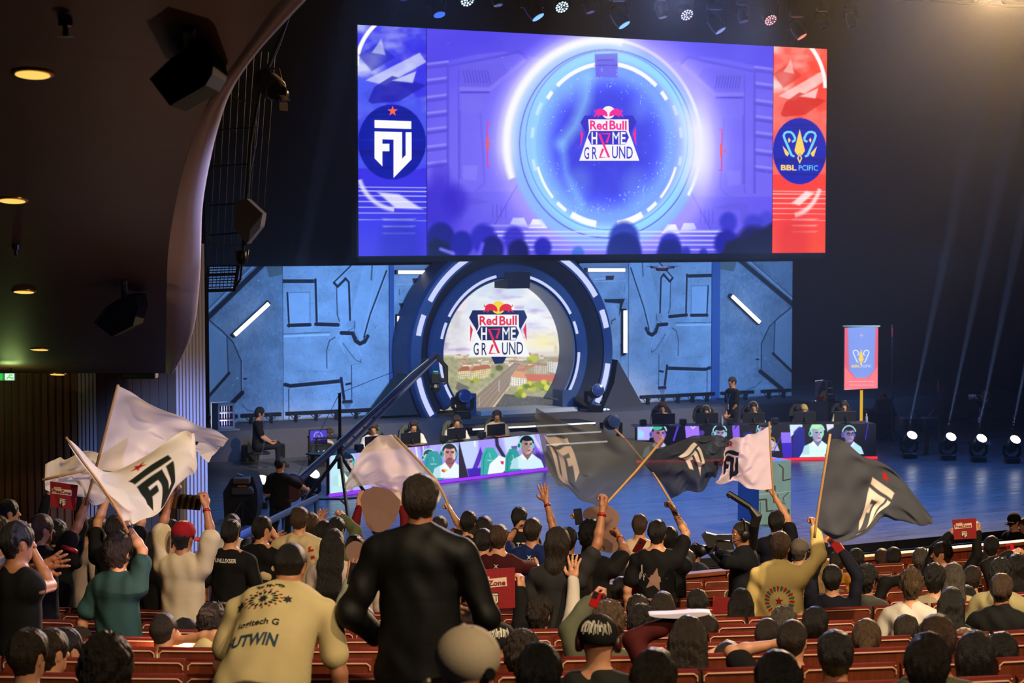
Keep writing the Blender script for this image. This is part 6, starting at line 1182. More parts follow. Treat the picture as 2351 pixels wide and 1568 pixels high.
MB().tube([on_Y(1935, 749, YB), on_Y(2020, 749, YB)], .02, 8).build('top_bar', mat('pole_cream', (.9, .85, .6), .4), t); MB().tube([on_Y(1978, 896, YB), Vector((on_Y(1978, 896, YB).x, YB, .25))], .035, 8).build('pole', emis('yellow_pole', 'e8b820', .9), t); MB().lathe((on_Y(1978, 896, YB).x, YB, 0), [(.28, 0), (.28, .03), (.05, .06), (.04, .26)], n=16).build('foot', PLAST, t)
mpB = lambda k, ox, oy, dy: (lambda x, y: on_Y(ox + (x - 1411) * k, oy + (y - 686) * k, YB + dy))
GOb = emis('led_gold', 'ffd860', 1.0, False); CYb = emis('banner_pale', 'e0ecff', 1.0, False); k_ = .17
flat_shape('crown_emblem', [[(1411, 686), (1446, 830), (1425, 862), (1411, 845), (1397, 862), (1376, 830)], [(1411, 845), (1428, 880), (1411, 918), (1394, 880)]], GOb, t, mpB(k_, 1977, 801, -.012))
for sgn in (1, -1): q_ = lambda x: 1411 + sgn * (x - 1411); ribbon('curled_horn', [(q_(x), y) for x, y in ((1376, 868), (1358, 862), (1312, 755), (1304, 730), (1312, 712), (1330, 705), (1352, 707), (1366, 718), (1380, 745), (1378, 762), (1360, 772))], 15, CYb, t, mpB(k_, 1977, 801, -.012))
wall_text('banner_text', 'BBL', GOb, 1965, 840.5, 20, 6, t, None, YB - .012, .02); wall_text('banner_text', 'PCIFIC', CYb, 1988.5, 840.5, 24, 6, t, None, YB - .012, .0)

# ------------------------------------------------------------------ printed pedestal block at the stage front
a = on_z(1742, 1205, 0); h = (P(1742, 1062, (a - CAM).dot(FWD)) - a).z; b2 = on_z(1815, 1199, 0); c3 = on_z(1715, 1190, 0); X = (b2 - a); L = X.length; X.normalize(); N_ = Vector((X.y, -X.x, 0)); W2 = .66
t = thing('stage_block', a + X * L / 2, 'upright printed pedestal block with red emblem at the stage front', 'pedestal')
h = (P(1778, 1058, (a + X * L / 2 - CAM).dot(FWD))).z
n = 90; m_ = 190; u = np.linspace(0, 1, n)[:, None, None]; v = np.linspace(0, 1, m_)[None, :, None]; pos = (np.array(a) + np.array(b2 - a) * u) * np.ones((1, m_, 1)); pos[..., 2] = (h * v)[..., 0]; A = Art(np.broadcast_to(u[..., 0], (n, m_)) * 240., np.broadcast_to(1 - v[..., 0], (n, m_)) * 500., 'b8d0c4'); A.aa = 3
A.mix(fbm(A.X / 50, A.Y / 60, 2) * .4, '8aa498'); [A.line(p_, w, '5a4030', .9, 3) for p_, w in (([(0, 90), (60, 80), (60, 190), (120, 200), (120, 240)], 9), ([(150, 30), (180, 60), (180, 160), (240, 150)], 9), ([(0, 300), (55, 300), (60, 395), (225, 400), (228, 470)], 12), ([(140, 270), (150, 320), (200, 350)], 6), ([(230, 250), (180, 300), (190, 330)], 6), ([(10, 320), (10, 480)], 5), ([(90, 200), (80, 250)], 8))]; A.line([(0, 258), (240, 250)], 6, 'e8fff4', .8, 3)
painted('front_print', pos, A.lin(), PRN, t); MB().prism([a - N_ * .01, b2 - N_ * .01, b2 - N_ * W2, a - N_ * W2], (0, 0, h)).build('block_body', mat('block_blue', (.16, .34, .62), .6), t)
cc = a + X * L * .5 - N_ * W2 / 2; MB().lathe(cc + Vector((0, 0, h)), [(.19, .002), (.21, .012), (.17, .012)], n=28).build('emblem_ring', emis('emblem_red', 'ff4838', 1.0), t)
sm_ = MB(); sm_.add([cc + X * x * .10 - N_ * y * .10 + Vector((0, 0, h + .012)) for x, y in star(0, 0, 1)], [tuple(range(10))]).build('emblem_star', emis('emblem_red', 'ff4838', 1.0), t)

# ------------------------------------------------------------------ people and gear on stage
BLK = (.045, .045, .052)
d0 = (on_z(1682, 1040, 0) - CAM).dot(FWD)
def lanyard(I, col=(.15, .35, .7), badge=(.8, .8, .85)):
    hc, f, s_, up = I['ch'], I['f'], I['s'], V(0, 0, 1); MB().tube([Vector(hc + s_ * .08 + up * .02), Vector(hc + f * .14 - up * .1 + s_ * .05), Vector(hc + f * .155 - up * .30)], .006, 5).tube([Vector(hc - s_ * .08 + up * .02), Vector(hc + f * .14 - up * .1 - s_ * .05), Vector(hc + f * .155 - up * .30)], .006, 5).build('lanyard', mat('lanyard', col, .6), I['root'])
    MB().box(Vector(hc + f * .165 - up * .36), (.09, .006, .13), Vector(s_), Vector(f), (0, 0, 1)).build('badge', mat('badge', badge, .5), I['root'])
I = person('man in black with badge standing with folded hands behind the right desk', 1681, 866, 46.4, 'st', 235, ('short', 'dark'), ('tee', BLK), floor=0.0, face=True, L=('rel', -.14, -.52, .12, 'relax'), R=('rel', -.14, -.50, .16, 'relax')); lanyard(I)
# stool sitter
st = on_z(606, 1072, 0); I = person('curly haired man in black sitting on a stool, far left of stage', 598, 937, (st - CAM).dot(FWD), 'se', 82, ('curly', 'black'), ('tee', BLK), floor=0.0, face=True, hpitch=.15, L=('rel', .0, -.40, .30, 'relax'), R=('rel', .0, -.40, .30, 'relax'))
hp = Vector(I['hip']); t = thing('bar_stool', (hp.x, hp.y, 0), 'black low bar stool with round foot under the curly haired man', 'stool'); MB().box((hp.x, hp.y, hp.z - .14), (.42, .40, .06), bev=.02).build('seat', PLAST, t); MB().box(Vector((hp.x, hp.y, hp.z - .02)) - Vector(I['f']) * .20, (.04, .38, .2), Vector(I['f']), Vector(I['s'])).build('backrest', PLAST, t); MB().tube([(hp.x, hp.y, hp.z - .17), (hp.x, hp.y, .04)], .025, 10).build('column', STEEL, t); MB().lathe((hp.x, hp.y, 0), [(.22, 0), (.22, .015), (.05, .04)], n=20).build('foot_plate', STEEL, t)
t = thing('floor_monitor_speaker', on_z(642, 1052, 0), 'black upright speaker on the stage floor beside the man on the stool', 'speaker'); c = on_z(642, 1052, 0); MB().box(c + Vector((0, 0, .17)), (.20, .24, .33), bev=.03).build('cabinet', PLAST, t); MB().box(c + Vector((-.02, -.121, .18)), (.15, .01, .26)).build('grille', DARKM, t)
t = thing('equipment_case', on_z(572, 1058, 0), 'black equipment case on the stage floor left of stool', 'case'); c = on_z(572, 1058, 0); MB().box(c + Vector((0, 0, .18)), (.26, .3, .35), bev=.02).build('case_body', PLAST, t); MB().tube([c + Vector((-.06, -.16, .33)), c + Vector((0, -.18, .36)), c + Vector((.06, -.16, .33))], .01, 6).build('handle', STEEL, t)
# side desk with operator monitor
c = on_z(752, 1068, 0); t = thing('operator_table', c, 'small dark side table holding two monitors left of the player desk', 'table'); MB().box(c + Vector((0, 0, .62)), (.75, .5, .04)).build('tabletop', PLAST, t); [MB().box(c + Vector((x, y, .3)), (.04, .04, .6)).build('leg', PLAST, t) for x in (-.34, .34) for y in (-.22, .22)]
A1, B1 = on_Y(712, 1018, c.y - .1), on_Y(750, 987, c.y - .1); t = thing('monitor', (c.x - .05, c.y, .64), 'small lit purple monitor on the side table', 'monitor'); w = B1.x - A1.x; hh = B1.z - A1.z; mc = Vector(((A1.x + B1.x) / 2, c.y - .1, (A1.z + B1.z) / 2)); MB().box(mc + Vector((0, .02, 0)), (w + .04, .03, hh + .04)).build('display_housing', PLAST, t)
n = 60; m_ = 46; u = np.linspace(0, 1, n)[:, None]; v = np.linspace(0, 1, m_)[None, :]; pos = np.stack([np.broadcast_to(mc.x + (u - .5) * w, (n, m_)), np.full((n, m_), mc.y - .003), np.broadcast_to(mc.z + (v - .5) * hh, (n, m_))], -1); A = Art(np.broadcast_to(u, (n, m_)) * 100, np.broadcast_to(1 - v, (n, m_)) * 75, '4030c8'); A.aa = 2; A.ring(48, 34, 24, 24, 6, '9a90ff', soft=3); A.ell(48, 34, 14, 14, '503ce0'); A.line([(40, 42), (48, 26), (56, 42)], 3, 'd0c8ff'); A.mix((A.Y > 58) * .8, '0c0838'); painted('display', pos, A.lin(), attr_emis('led_small'), t); MB().tube([(mc.x, mc.y + .03, mc.z - hh / 2), (mc.x, mc.y + .03, .64)], .02, 6).build('stand', PLAST, t)
t = thing('monitor', (c.x + .0, c.y - .28, .2), 'dark preview monitor below the purple monitor', 'monitor'); mc2 = P(730, 1037, (c - CAM).dot(FWD) - .3); MB().box(mc2, (.46, .05, .32), bev=.01).build('display_housing', PLAST, t); MB().box(mc2 + Vector((.02, -.027, 0)), (.34, .004, .22)).build('display', emis('preview', '101c20', 1.0), t); MB().tube([mc2 + Vector((-.1, -.03, -.06)), mc2 + Vector((.0, -.03, .02)), mc2 + Vector((.05, -.03, -.04)), mc2 + Vector((.14, -.03, .03))], .008, 5).build('display_image', emis('preview_white', 'c8d8d8', 1.0), t); MB().box((mc2.x, mc2.y, (mc2.z - .16) / 2), (.3, .1, mc2.z - .16)).build('stand', PLAST, t)
I = person('operator with swept brown hair behind the small purple monitor', 757, 985, (c - CAM).dot(FWD) + .65, 'se', 110, ('fade', 'brown'), ('tee', wsh), floor=0.0, face=True, hpitch=.2, **SKL)
# desk operator far right behind a black box
c = on_z(2030, 1010, 0); dq = (c - CAM).dot(FWD); t = thing('side_table', c, 'black side table at the right stage edge under the banner', 'table'); a1, b1 = P(1985, 943, dq), P(2052, 943, dq); MB().box((a1 + b1) / 2, ((b1 - a1).length, .6, .04), RGT, FWH).build('tabletop', PLAST, t); MB().box(((a1 + b1) / 2).xy.to_3d() + Vector((0, 0, a1.z / 2)), ((b1 - a1).length * .96, .5, a1.z - .04), RGT, FWH).build('skirt', CURT, t)
t = thing('flight_case', P(2032, 943, dq - .1), 'black box on the side table before the headset operator', 'case'); MB().prism([P(x, y, dq - .15) for x, y in ((2013, 942), (2013, 917), (2050, 917), (2050, 942))], FWH * .3).build('case_body', PLAST, t); MB().box(P(2031, 917, dq), (.38, .3, .02), RGT, FWH).build('lid', DARKM, t)
I = person('operator with pink lit headset behind the black box, far right desk', 2029, 903, dq + .6, 'se', 190, ('short', 'black'), ('tee', BLK), floor=0.0, face=True, hpitch=.2); headset(I, (.55, .25, .30))
# photographer in the dark wings
pd = on_z(2255, 1020, 0); I = person('bearded photographer in dark clothes aiming a long lens in the wings', 2262, 899, (pd - CAM).dot(FWD), 'st', 262, ('fade', 'dark'), ('long', (.06, .07, .12)), floor=0.0, face=True, sk=SKIN2, L=(2235, 914, 'grip'), R=(2243, 916, 'grip')); lanyard(I, (.5, .6, .7), (.8, .85, .95))
t = thing('photo_camera', P(2236, 911, 47), 'white long lens camera held by the photographer', 'camera'); dd = (pd - CAM).dot(FWD) - .1; MB().tube([P(2225, 912, dd), P(2240, 911, dd)], [.07, .055], 12).build('lens_barrel', mat('lens_white', (.7, .68, .64), .4), t, True); MB().box(P(2246, 911, dd), (.10, .09, .11), RGT, UPV, bev=.01).build('camera_body', PLAST, t)
for px, y0, y1, lab in ((2048, 745, 925, 'thin pole with markings between banner and wings'), (2154, 870, 985, 'thin stand with small red light in the right wings')):
    g = on_z(px, 1015, 0); dq2 = (g - CAM).dot(FWD); t = thing('stand_pole', g, lab, 'stand'); MB().tube([g + Vector((0, 0, .02)), P(px, y0, dq2)], .018, 6).build('pole', mat('pole_grey', (.22, .22, .25), .4), t)
    MB().tube([P(px, y0 + 8, dq2 - .02), P(px, y0 + 28, dq2 - .02)], .022, 6).build('red_marker', mat('red_marker', (.75, .15, .12), .5), t)
    for k in range(3): a = k * 2.1; MB().tube([g + Vector((0, 0, .35)), g + Vector((.35 * math.cos(a), .35 * math.sin(a), .02))], .012, 5).build('leg', PLAST, t)
for i, (x0, y0, x1_, y1_) in enumerate(((2072, 942, 2100, 1040), (2118, 965, 2140, 1040))):
    g = on_z(x0 + 10, y1_ + 6, 0); dq2 = (g - CAM).dot(FWD); t = thing('folded_stand', g, ('left bundle of folded black stands beside the right desk', 'right bundle of folded stands before the dark wings')[i], 'stand'); b = MB(); [b.tube([g + Vector((.05 * k - .1, .03 * k, .0)), g + Vector((.035 * k - .02, .02 * k, .55))], .012, 5) for k in range(6)]; b.build('tubes', mat('tube_amber', (.35, .28, .18), .4, .5), t); MB().box(g + Vector((.03, 0, .72)), (.42, .25, .34), bev=.04).tube([g + Vector((0, 0, .85)), g + Vector((.2, 0, 1.05)), g + Vector((.35, 0, .9))], .02, 6).build('head', PLAST, t)

# ------------------------------------------------------------------ camera crane
jm = mat('crane_blue_metal', (.10, .14, .26), .35, .5); dJ = 36.0
def jp(x, y, t_): return P(x, y, 33.5 + 6.5 * t_)
A0, A1_ = jp(668, 1122, 0), jp(1000, 815, 1); bj = P(768, 1040, 33.5 + 6.5 * .30); bj = A0.lerp(A1_, .30); gb = Vector((bj.x, bj.y, 0))
t = thing('camera_crane', gb, 'long dark blue camera crane reaching up before the portal', 'camera crane')
u_ = Vector((0, 0, 1)); MB().tube([A0, A1_], .055, 8).build('main_boom', jm, t); MB().tube([A0.lerp(A1_, .28) + u_ * -.20, A1_ - u_ * .08], .035, 8).build('lower_boom', mat('crane_pale', (.34, .42, .60), .35, .5), t)
b = MB(); [b.tube([A0.lerp(A1_, .3 + .07 * i), A0.lerp(A1_, .33 + .07 * i) - u_ * .16], .014, 5) for i in range(10)]; b.build('boom_struts', jm, t); top = bj + u_ * .9
MB().tube([bj, top], .03, 6).build('king_post', PLAST, t); MB().tube([A0, top, A1_], .006, 4).build('stay_cable', DARKM, t)
MB().tube([A0 + u_ * .1, A0.lerp(A1_, .3) + u_ * .12 + RGT * .05, A0.lerp(A1_, .55) + u_ * .06, A0.lerp(A1_, .8) + u_ * .09, A1_ + u_ * .03], .01, 5).build('cable', mat('cable_green', (.45, .50, .35), .5), t)
MB().box(A0.lerp(A1_, .45), (.22, .10, .12), (A1_ - A0), FWH).build('boom_clamp', mat('clamp_yellow', (.55, .48, .25), .5), t)
for i in range(4): MB().lathe(A0 + (A0 - A1_).normalized() * (-.1 + .07 * i), [(.0, 0), (.20, .0), (.22, .03), (.20, .055), (0, .055)], (A1_ - A0).normalized(), 20).build('counterweight', mat('weight_' + str(i % 2), ((.12, .12, .14), (.45, .22, .16))[i % 2], .5), t)
MB().tube([bj, gb + u_ * .9], .05, 10).build('column', PLAST, t)
for k in range(3): a = k * 2.09 + .3; e = Vector((math.cos(a), math.sin(a), 0)); MB().tube([gb + u_ * 1.15, gb + e * .85 + u_ * .08], .035, 6).build('leg', PLAST, t); MB().tube([gb + u_ * .35, gb + e * .62 + u_ * .33], .02, 5).build('brace', PLAST, t); MB().lathe(gb + e * .85 + u_ * .08, [(.0, -.03), (.08, -.03), (.08, .03), (0, .03)], Vector((-e.y, e.x, 0)), 14).build('wheel', PLAST, t)
dT = (A1_ - CAM).dot(FWD); MB().tube([A1_, P(1024, 842, dT), P(1024, 878, dT), P(1018, 880, dT)], .045, 6).build('remote_arm', PLAST, t); MB().box(P(1000, 868, dT), (.18, .25, .22), RGT, FWH, bev=.02).lathe(P(1000, 890, dT), [(.10, -.05), (.11, .02), (.07, .08)], (-.2, -.2, -.9), 14).tube([P(1000, 868, dT), P(1022, 874, dT)], .04, 6).build('camera_head', mat('camera_dark', (.07, .09, .10), .4), t); MB().tube([P(995, 853, dT), P(1006, 853, dT)], .012, 5).build('tally_light', emis('tally_green', '40e090', 1.0), t)
I = person('crane operator in black seen from behind at the crane', 643, 1049, 32.0, 'st', 25, ('buzz', 'black'), ('tee', BLK), floor=.0, R=(705, 1125, 'grip'), L=('rel', .05, -.3, .3, 'grip'), H0=1.78)
# camera and seat under a black cover
gc = on_z(555, 1205, 0); dc = (gc - CAM).dot(FWD); t = thing('studio_camera', gc, 'big covered studio camera with viewfinder, left of the crane operator', 'camera')
MB().prism([P(x, y, dc) for x, y in ((515, 1200), (512, 1130), (530, 1100), (545, 1092), (580, 1095), (590, 1125), (592, 1160), (585, 1200))], FWH * .8).build('covered_body', CURT, t)
MB().box(P(556, 1102, dc - .1), (.28, .3, .10), RGT, FWH, bev=.01).build('viewfinder', mat('finder_brown', (.32, .25, .20), .5), t); MB().tube([P(535, 1098, dc - .1), P(545, 1088, dc - .1), P(560, 1092, dc - .1)], .012, 6).build('handle', mat('grey_hose', (.45, .42, .42), .5), t)
MB().box(P(556, 1126, dc - .12), (.34, .2, .12), RGT, FWH, bev=.01).box(P(575, 1128, dc - .16), (.10, .1, .09), RGT, FWH, bev=.01).build('camera_body', mat('camera_grey', (.25, .26, .28), .4), t); MB().box(P(556, 1116, dc - .13), (.16, .02, .03), RGT, FWH).build('copper_plate', mat('copper', (.75, .35, .2), .5), t)
for k, x in enumerate((530, 556, 584)): MB().tube([P(556, 1150, dc), P(x - (556 - x) * .6, 1215, dc)], .03, 6).build('leg', PLAST, t)
# blue handrail of the stage-side stair
t = thing('handrail', P(600, 1270, 26), 'blue handrail of the steps running down to the seats', 'handrail'); MB().tube([P(430, 1290, 21.5), P(728, 1142, 28.5)], .03, 8, flat=1.6).build('rail', mat('rail_blue', (.16, .32, .60), .3, .3), t); [MB().tube([P(x, y, d_), P(x, y, d_) - u_ * .95], .02, 6).build('post', mat('rail_blue', (.16, .32, .60), .3, .3), t) for x, y, d_ in ((473, 1268.7, 22.5), (560, 1225.5, 24.5), (650, 1181, 26.6), (724, 1144, 28.4))]
# drone
c = P(1520, 617, 40); t = thing('drone', c, 'small reddish brown quadcopter drone hovering in front of the scenery', 'drone'); dm = mat('drone_brown', (.42, .22, .18), .5)
MB().box(c, (.24, .16, .09), RGT, FWH, bev=.02).build('drone_body', dm, t)
for sx, sy in ((-1, -1), (1, -1), (-1, 1), (1, 1)): e = c + RGT * sx * .22 + FWH * sy * .2 + u_ * .03; MB().tube([c, e], .014, 6).build('arm', dm, t); MB().box(e + u_ * .02, (.20, .02, .006), RGT * 1 + FWH * .3 * sx, FWH).tube([e - u_ * .02, e + u_ * .02], .012, 6).build('propeller', PLAST, t)
# ------------------------------------------------------------------ flags on wooden poles
WOODP = mat('pole_wood', (.74, .58, .40), .5, noise=.15, nscale=20)
def catmull(P_, u):
    n = len(P_); t = u * (n - 1); i = np.clip(t.astype(int), 0, n - 2); f = (t - i)[..., None]; g = lambda k: P_[np.clip(k, 0, n - 1)]
    a, b, c, d = g(i - 1), g(i), g(i + 1), g(i + 2); return .5 * ((2 * b) + (-a + c) * f + (2 * a - 5 * b + 4 * c - d) * f ** 2 + (-a + 3 * b - 3 * c + d) * f ** 3)
def flag(lab, rows, pole, base, logo=None, logo_col=(.1, .12, .12), starp=None, transl=.35, ripple=.05, seed=0, alpha=1.0, n=210, m_=160, polelab=None, rp=.0105):
    """rows: lists of (px, py, distance) control points, hoist to fly; pole: list of (px, py, distance)"""
    rng_ = np.random.default_rng(seed); g = np.array([[tuple(P(*q)) for q in r] for r in rows]); u = np.linspace(0, 1, n); v = np.linspace(0, 1, m_)
    A_ = np.stack([catmull(r, u) for r in g]); pos = np.stack([catmull(A_[:, i], v) for i in range(n)])
    U, Vv = np.meshgrid(u, v, indexing='ij'); ph = rng_.uniform(0, 6, 6); amp = ripple * np.clip(U * 2.2, 0, 1)
    w = amp * (np.sin(9 * U + 4 * Vv + ph[0]) * .6 + np.sin(17 * U - 9 * Vv + ph[1] + 2 * np.sin(5 * Vv)) * .35 + np.sin(30 * Vv + 8 * U + ph[2]) * .14 + np.sin(25 * U + 21 * Vv + ph[3]) * .12)
    pos = pos + np.array(FWH) * w[..., None] + np.array((0, 0, 1)) * (w * .25)[..., None]; base_c = rows[0][0]
    A = Art(U * 300, Vv * 200, base); A.aa = 2.2
    if logo:
        cx, cy, sc, rot, flip, sx = logo; ca, sa = math.cos(math.radians(rot)), math.sin(math.radians(rot))
        L_ = lambda p: [(cx + ((x - 287) * flip * sx * sc) * ca - ((y - 830) * sc) * sa, cy + ((x - 287) * flip * sx * sc) * sa + ((y - 830) * sc) * ca) for x, y in p]
        for p in FU: A.poly(L_(p), logo_col)
        if starp is not False: A.poly(L_(star(284, 600, 40, rot=-90)), (.75, .12, .12))
    b0 = P(*pole[-1]); t = thing('flag', b0, lab, 'flag'); painted('cloth', pos, A.lin(), attr_cloth('flag_%d_%d' % (int(transl * 100), int(alpha * 100)), transl, alpha=alpha), t, True)
    pts = [P(*q) for q in pole]; MB().tube(pts, rp, 8).build('pole', WOODP, t, True); return t
flag('large white flag held highest, thin pole, at the far left', [
    [(272, 886, 14.6), (330, 915, 14.8), (400, 957, 15.2), (470, 978, 15.6), (527, 1003, 16.0)],
    [(258, 940, 14.7), (320, 960, 15.0), (395, 1000, 15.3), (462, 1005, 15.8), (508, 1030, 16.1)],
    [(241, 1010, 14.8), (310, 1025, 15.0), (385, 1030, 15.2), (450, 1020, 15.6), (488, 1048, 15.9)],
    [(222, 1080, 14.9), (290, 1084, 15.0), (350, 1078, 15.1), (425, 1035, 15.4), (480, 1060, 15.7)]],
    [(271, 884, 14.6), (219, 1079, 14.9), (206, 1125, 15.0), (196, 1160, 15.05)], 'f2e8e4', (195, 120, .27, -8, 1, 1), (.13, .14, .15), None, .45, .08, 1)
flag('white flag with dark angular emblem, bent pole, crossing the highest flag', [
    [(151, 1008, 13.6), (176, 1020, 13.8), (240, 1080, 14.2), (330, 1050, 14.4), (420, 993, 14.6), (447, 990, 14.6)],
    [(170, 1040, 13.6), (215, 1075, 13.7), (275, 1095, 14.0), (350, 1060, 14.2), (430, 1035, 14.5), (455, 1065, 14.6)],
    [(205, 1090, 13.6), (250, 1120, 13.6), (310, 1130, 13.8), (370, 1110, 14.0), (420, 1080, 14.3), (440, 1090, 14.5)],
    [(250, 1150, 13.6), (280, 1160, 13.55), (320, 1172, 13.7), (365, 1172, 13.9), (395, 1130, 14.1), (415, 1105, 14.3)],
    [(278, 1190, 13.6), (290, 1198, 13.6), (303, 1203, 13.6), (325, 1190, 13.7), (345, 1178, 13.9), (370, 1172, 14.0)]],
    [(151, 1004, 13.55), (190, 1058, 13.55), (230, 1110, 13.55), (260, 1155, 13.55), (281, 1193, 13.6), (293, 1222, 13.65)], 'f4ecd8', (175, 105, .27, -16, 1, 1.35), (.12, .15, .11), None, .40, .07, 2)
flag('pale white flag behind the crossing ones, at the far left', [
    [(104, 1066, 15.8), (150, 1047, 15.9), (230, 1039, 16.2)], [(103, 1095, 15.8), (160, 1080, 15.9), (235, 1066, 16.2)],
    [(103, 1110, 15.8), (170, 1103, 15.9), (238, 1100, 16.2)], [(104, 1124, 15.8), (180, 1140, 15.9), (240, 1157, 16.2)]],
    [(97, 1102, 15.7), (150, 1090, 15.75), (220, 1074, 15.9), (262, 1062, 16.0)], 'f0e6da', None, ripple=.10, seed=3, transl=.4)
flag('sheer cream flag billowing behind the man in the dark jacket', [
    [(893, 998, 17.0), (860, 1008, 17.1), (815, 1060, 17.3), (789, 1125, 17.5)], [(905, 1002, 17.0), (880, 1030, 17.1), (840, 1080, 17.3), (805, 1130, 17.5)],
    [(940, 1038, 16.9), (920, 1070, 17.0), (880, 1100, 17.1), (850, 1112, 17.3)], [(985, 1085, 16.8), (960, 1100, 16.9), (925, 1128, 17.0), (895, 1122, 17.2)], [(1018, 1130, 16.7), (1005, 1150, 16.8), (985, 1168, 16.9), (960, 1175, 17.0)]],
    [(905, 1000, 17.0), (950, 1045, 16.9), (1000, 1100, 16.75), (1020, 1138, 16.7), (1031, 1166, 16.7), (1044, 1200, 16.7)], 'f2e2d4', None, ripple=.09, seed=5, transl=.4, alpha=.86)
flag('large dark sheer flag with pale mirrored emblem, centre', [
    [(1516, 1017, 15.6), (1440, 1006, 15.8), (1360, 985, 16.0), (1295, 962, 16.3), (1232, 938, 16.6)],
    [(1492, 1052, 15.5), (1420, 1050, 15.8), (1350, 1025, 16.0), (1285, 995, 16.3), (1226, 972, 16.6)],
    [(1465, 1085, 15.4), (1400, 1090, 15.6), (1345, 1075, 15.8), (1290, 1050, 16.0), (1240, 1010, 16.3)],
    [(1425, 1125, 15.3), (1380, 1135, 15.4), (1335, 1128, 15.6), (1290, 1108, 15.8), (1255, 1070, 16.1)],
    [(1397, 1150, 15.25), (1378, 1157, 15.3), (1345, 1150, 15.4), (1312, 1132, 15.6), (1280, 1105, 15.8)]],
    [(1522, 1008, 15.6), (1460, 1082, 15.4), (1396, 1152, 15.2), (1372, 1182, 15.15)], '62686c', (215, 105, .30, 30, 1, 1.1), (.90, .84, .80), False, .35, .10, 7, .80)
flag('dark folded flag with pale emblem, right of the large centre flag', [
    [(1476, 1062, 17.9), (1520, 1020, 17.9), (1580, 1008, 18.0), (1630, 1004, 18.1), (1677, 1003, 18.2)],
    [(1490, 1078, 17.9), (1545, 1048, 17.8), (1600, 1035, 17.9), (1640, 1030, 18.1), (1668, 1025, 18.2)],
    [(1520, 1110, 17.9), (1560, 1085, 17.8), (1600, 1070, 17.8), (1635, 1066, 18.0), (1658, 1070, 18.1)],
    [(1541, 1145, 17.9), (1565, 1136, 17.8), (1600, 1122, 17.8), (1630, 1103, 18.0), (1645, 1100, 18.1)]],
    [(1412, 986, 18.1), (1437, 1010, 18.05), (1500, 1085, 17.9), (1538, 1148, 17.9), (1548, 1168, 17.9)], '343a48', (140, 105, .29, -24, 1, 1.0), (.88, .84, .82), False, .3, .12, 8, .93)
flag('white flag with dark emblem waved near the stage block', [
    [(1766, 978, 20.5), (1725, 1000, 20.5), (1690, 1002, 20.6), (1655, 1022, 20.8)], [(1769, 1020, 20.5), (1725, 1038, 20.5), (1685, 1040, 20.6), (1662, 1050, 20.8)],
    [(1773, 1070, 20.5), (1725, 1082, 20.5), (1685, 1085, 20.6), (1655, 1082, 20.8)], [(1775, 1122, 20.5), (1725, 1122, 20.5), (1685, 1107, 20.6), (1642, 1108, 20.8)]],
    [(1766, 968, 20.5), (1770, 1050, 20.5), (1775, 1125, 20.5), (1778, 1155, 20.5)], 'ecdcf0', (225, 110, .32, 0, -1, 1.4), (.14, .17, .26), None, .4, .07, 9)
flag('dark flag with pale emblem and red star, held up at the right', [
    [(1908, 1008, 15.0), (1935, 1012, 15.1), (1985, 1045, 15.3), (2060, 1090, 15.6), (2140, 1190, 16.0)],
    [(1898, 1055, 15.0), (1945, 1055, 15.1), (2000, 1080, 15.3), (2070, 1125, 15.6), (2137, 1200, 15.9)],
    [(1888, 1120, 15.0), (1940, 1130, 15.1), (1998, 1150, 15.2), (2050, 1155, 15.4), (2105, 1200, 15.7)],
    [(1876, 1190, 15.0), (1925, 1215, 15.0), (1975, 1220, 15.1), (2020, 1180, 15.3), (2060, 1195, 15.5)],
    [(1874, 1208, 15.0), (1905, 1235, 15.0), (1945, 1246, 15.0), (2000, 1205, 15.2), (2040, 1175, 15.4)]],
    [(1906, 996, 15.0), (1896, 1060, 15.0), (1880, 1160, 15.0), (1872, 1215, 15.0), (1870, 1235, 15.0)], '4a4d58', (175, 118, .30, 12, 1, 1.0), (.92, .86, .82), None, .2, .07, 11)
# a pale flag of the far left crowd drooping into the aisle
# ------------------------------------------------------------------ theatre seats
SEATM = {}
def build_seat_meshes():
    wood = WOOD; X, Y, Z = Vector((1, 0, 0)), Vector((0, 1, 0)), Vector((0, 0, 1))   # faces +Y
    w = .505
    SEATM['seat_back'] = MB().prism([(-w / 2, -.08, .04), (w / 2, -.08, .04), (w / 2, -.115, .915), (-w / 2, -.115, .915)], (0, .035, .004)).build('seat_back', lines_mat('seat_veneer', (.46, .215, .12), (.2, .07, .04), [((1, 0, 0), 5, .0001, 0)], .36, .35, 5, (12, 9, .7), .02, .5))
    SEATM['back_cushion'] = MB().box((0, -.040, .52), (w - .02, .06, .56), bev=.025).build('back_cushion', mat('red_upholstery', (.42, .04, .05), .85, noise=.2, nscale=40))
    SEATM['top_roll'] = MB().tube([(-w / 2, -.088, .917), (w / 2, -.088, .917)], .013, 8).build('top_roll', mat('red_upholstery', (.42, .04, .05), .85, noise=.2, nscale=40), None, True)
    SEATM['edge_trim'] = MB().tube([(-w / 2 + .006, -.118, .87), (-w / 2 + .006, -.119, .892), (-w / 2 + .025, -.120, .908), (w / 2 - .025, -.120, .908), (w / 2 - .006, -.119, .892), (w / 2 - .006, -.118, .87)], .0045, 6).build('edge_trim', mat('trim_pale', (.85, .66, .58), .3))
    SEATM['seat_cushion'] = MB().box((0, .20, .42), (w - .05, .44, .10), bev=.03).build('seat_cushion', mat('red_upholstery', (.42, .04, .05), .85, noise=.2, nscale=40))
    SEATM['armrest'] = MB().box((-w / 2 - .01, .12, .60), (.04, .36, .03), bev=.008).box((-w / 2 - .01, .10, .30), (.03, .30, .58)).build('armrest', mat('arm_wood', (.55, .27, .16), .4, noise=.3, nscale=5))
build_seat_meshes()
SEATM['seat_post'] = MB().box((0, .02, .20), (.06, .10, .40)).build('seat_post', DARKM)
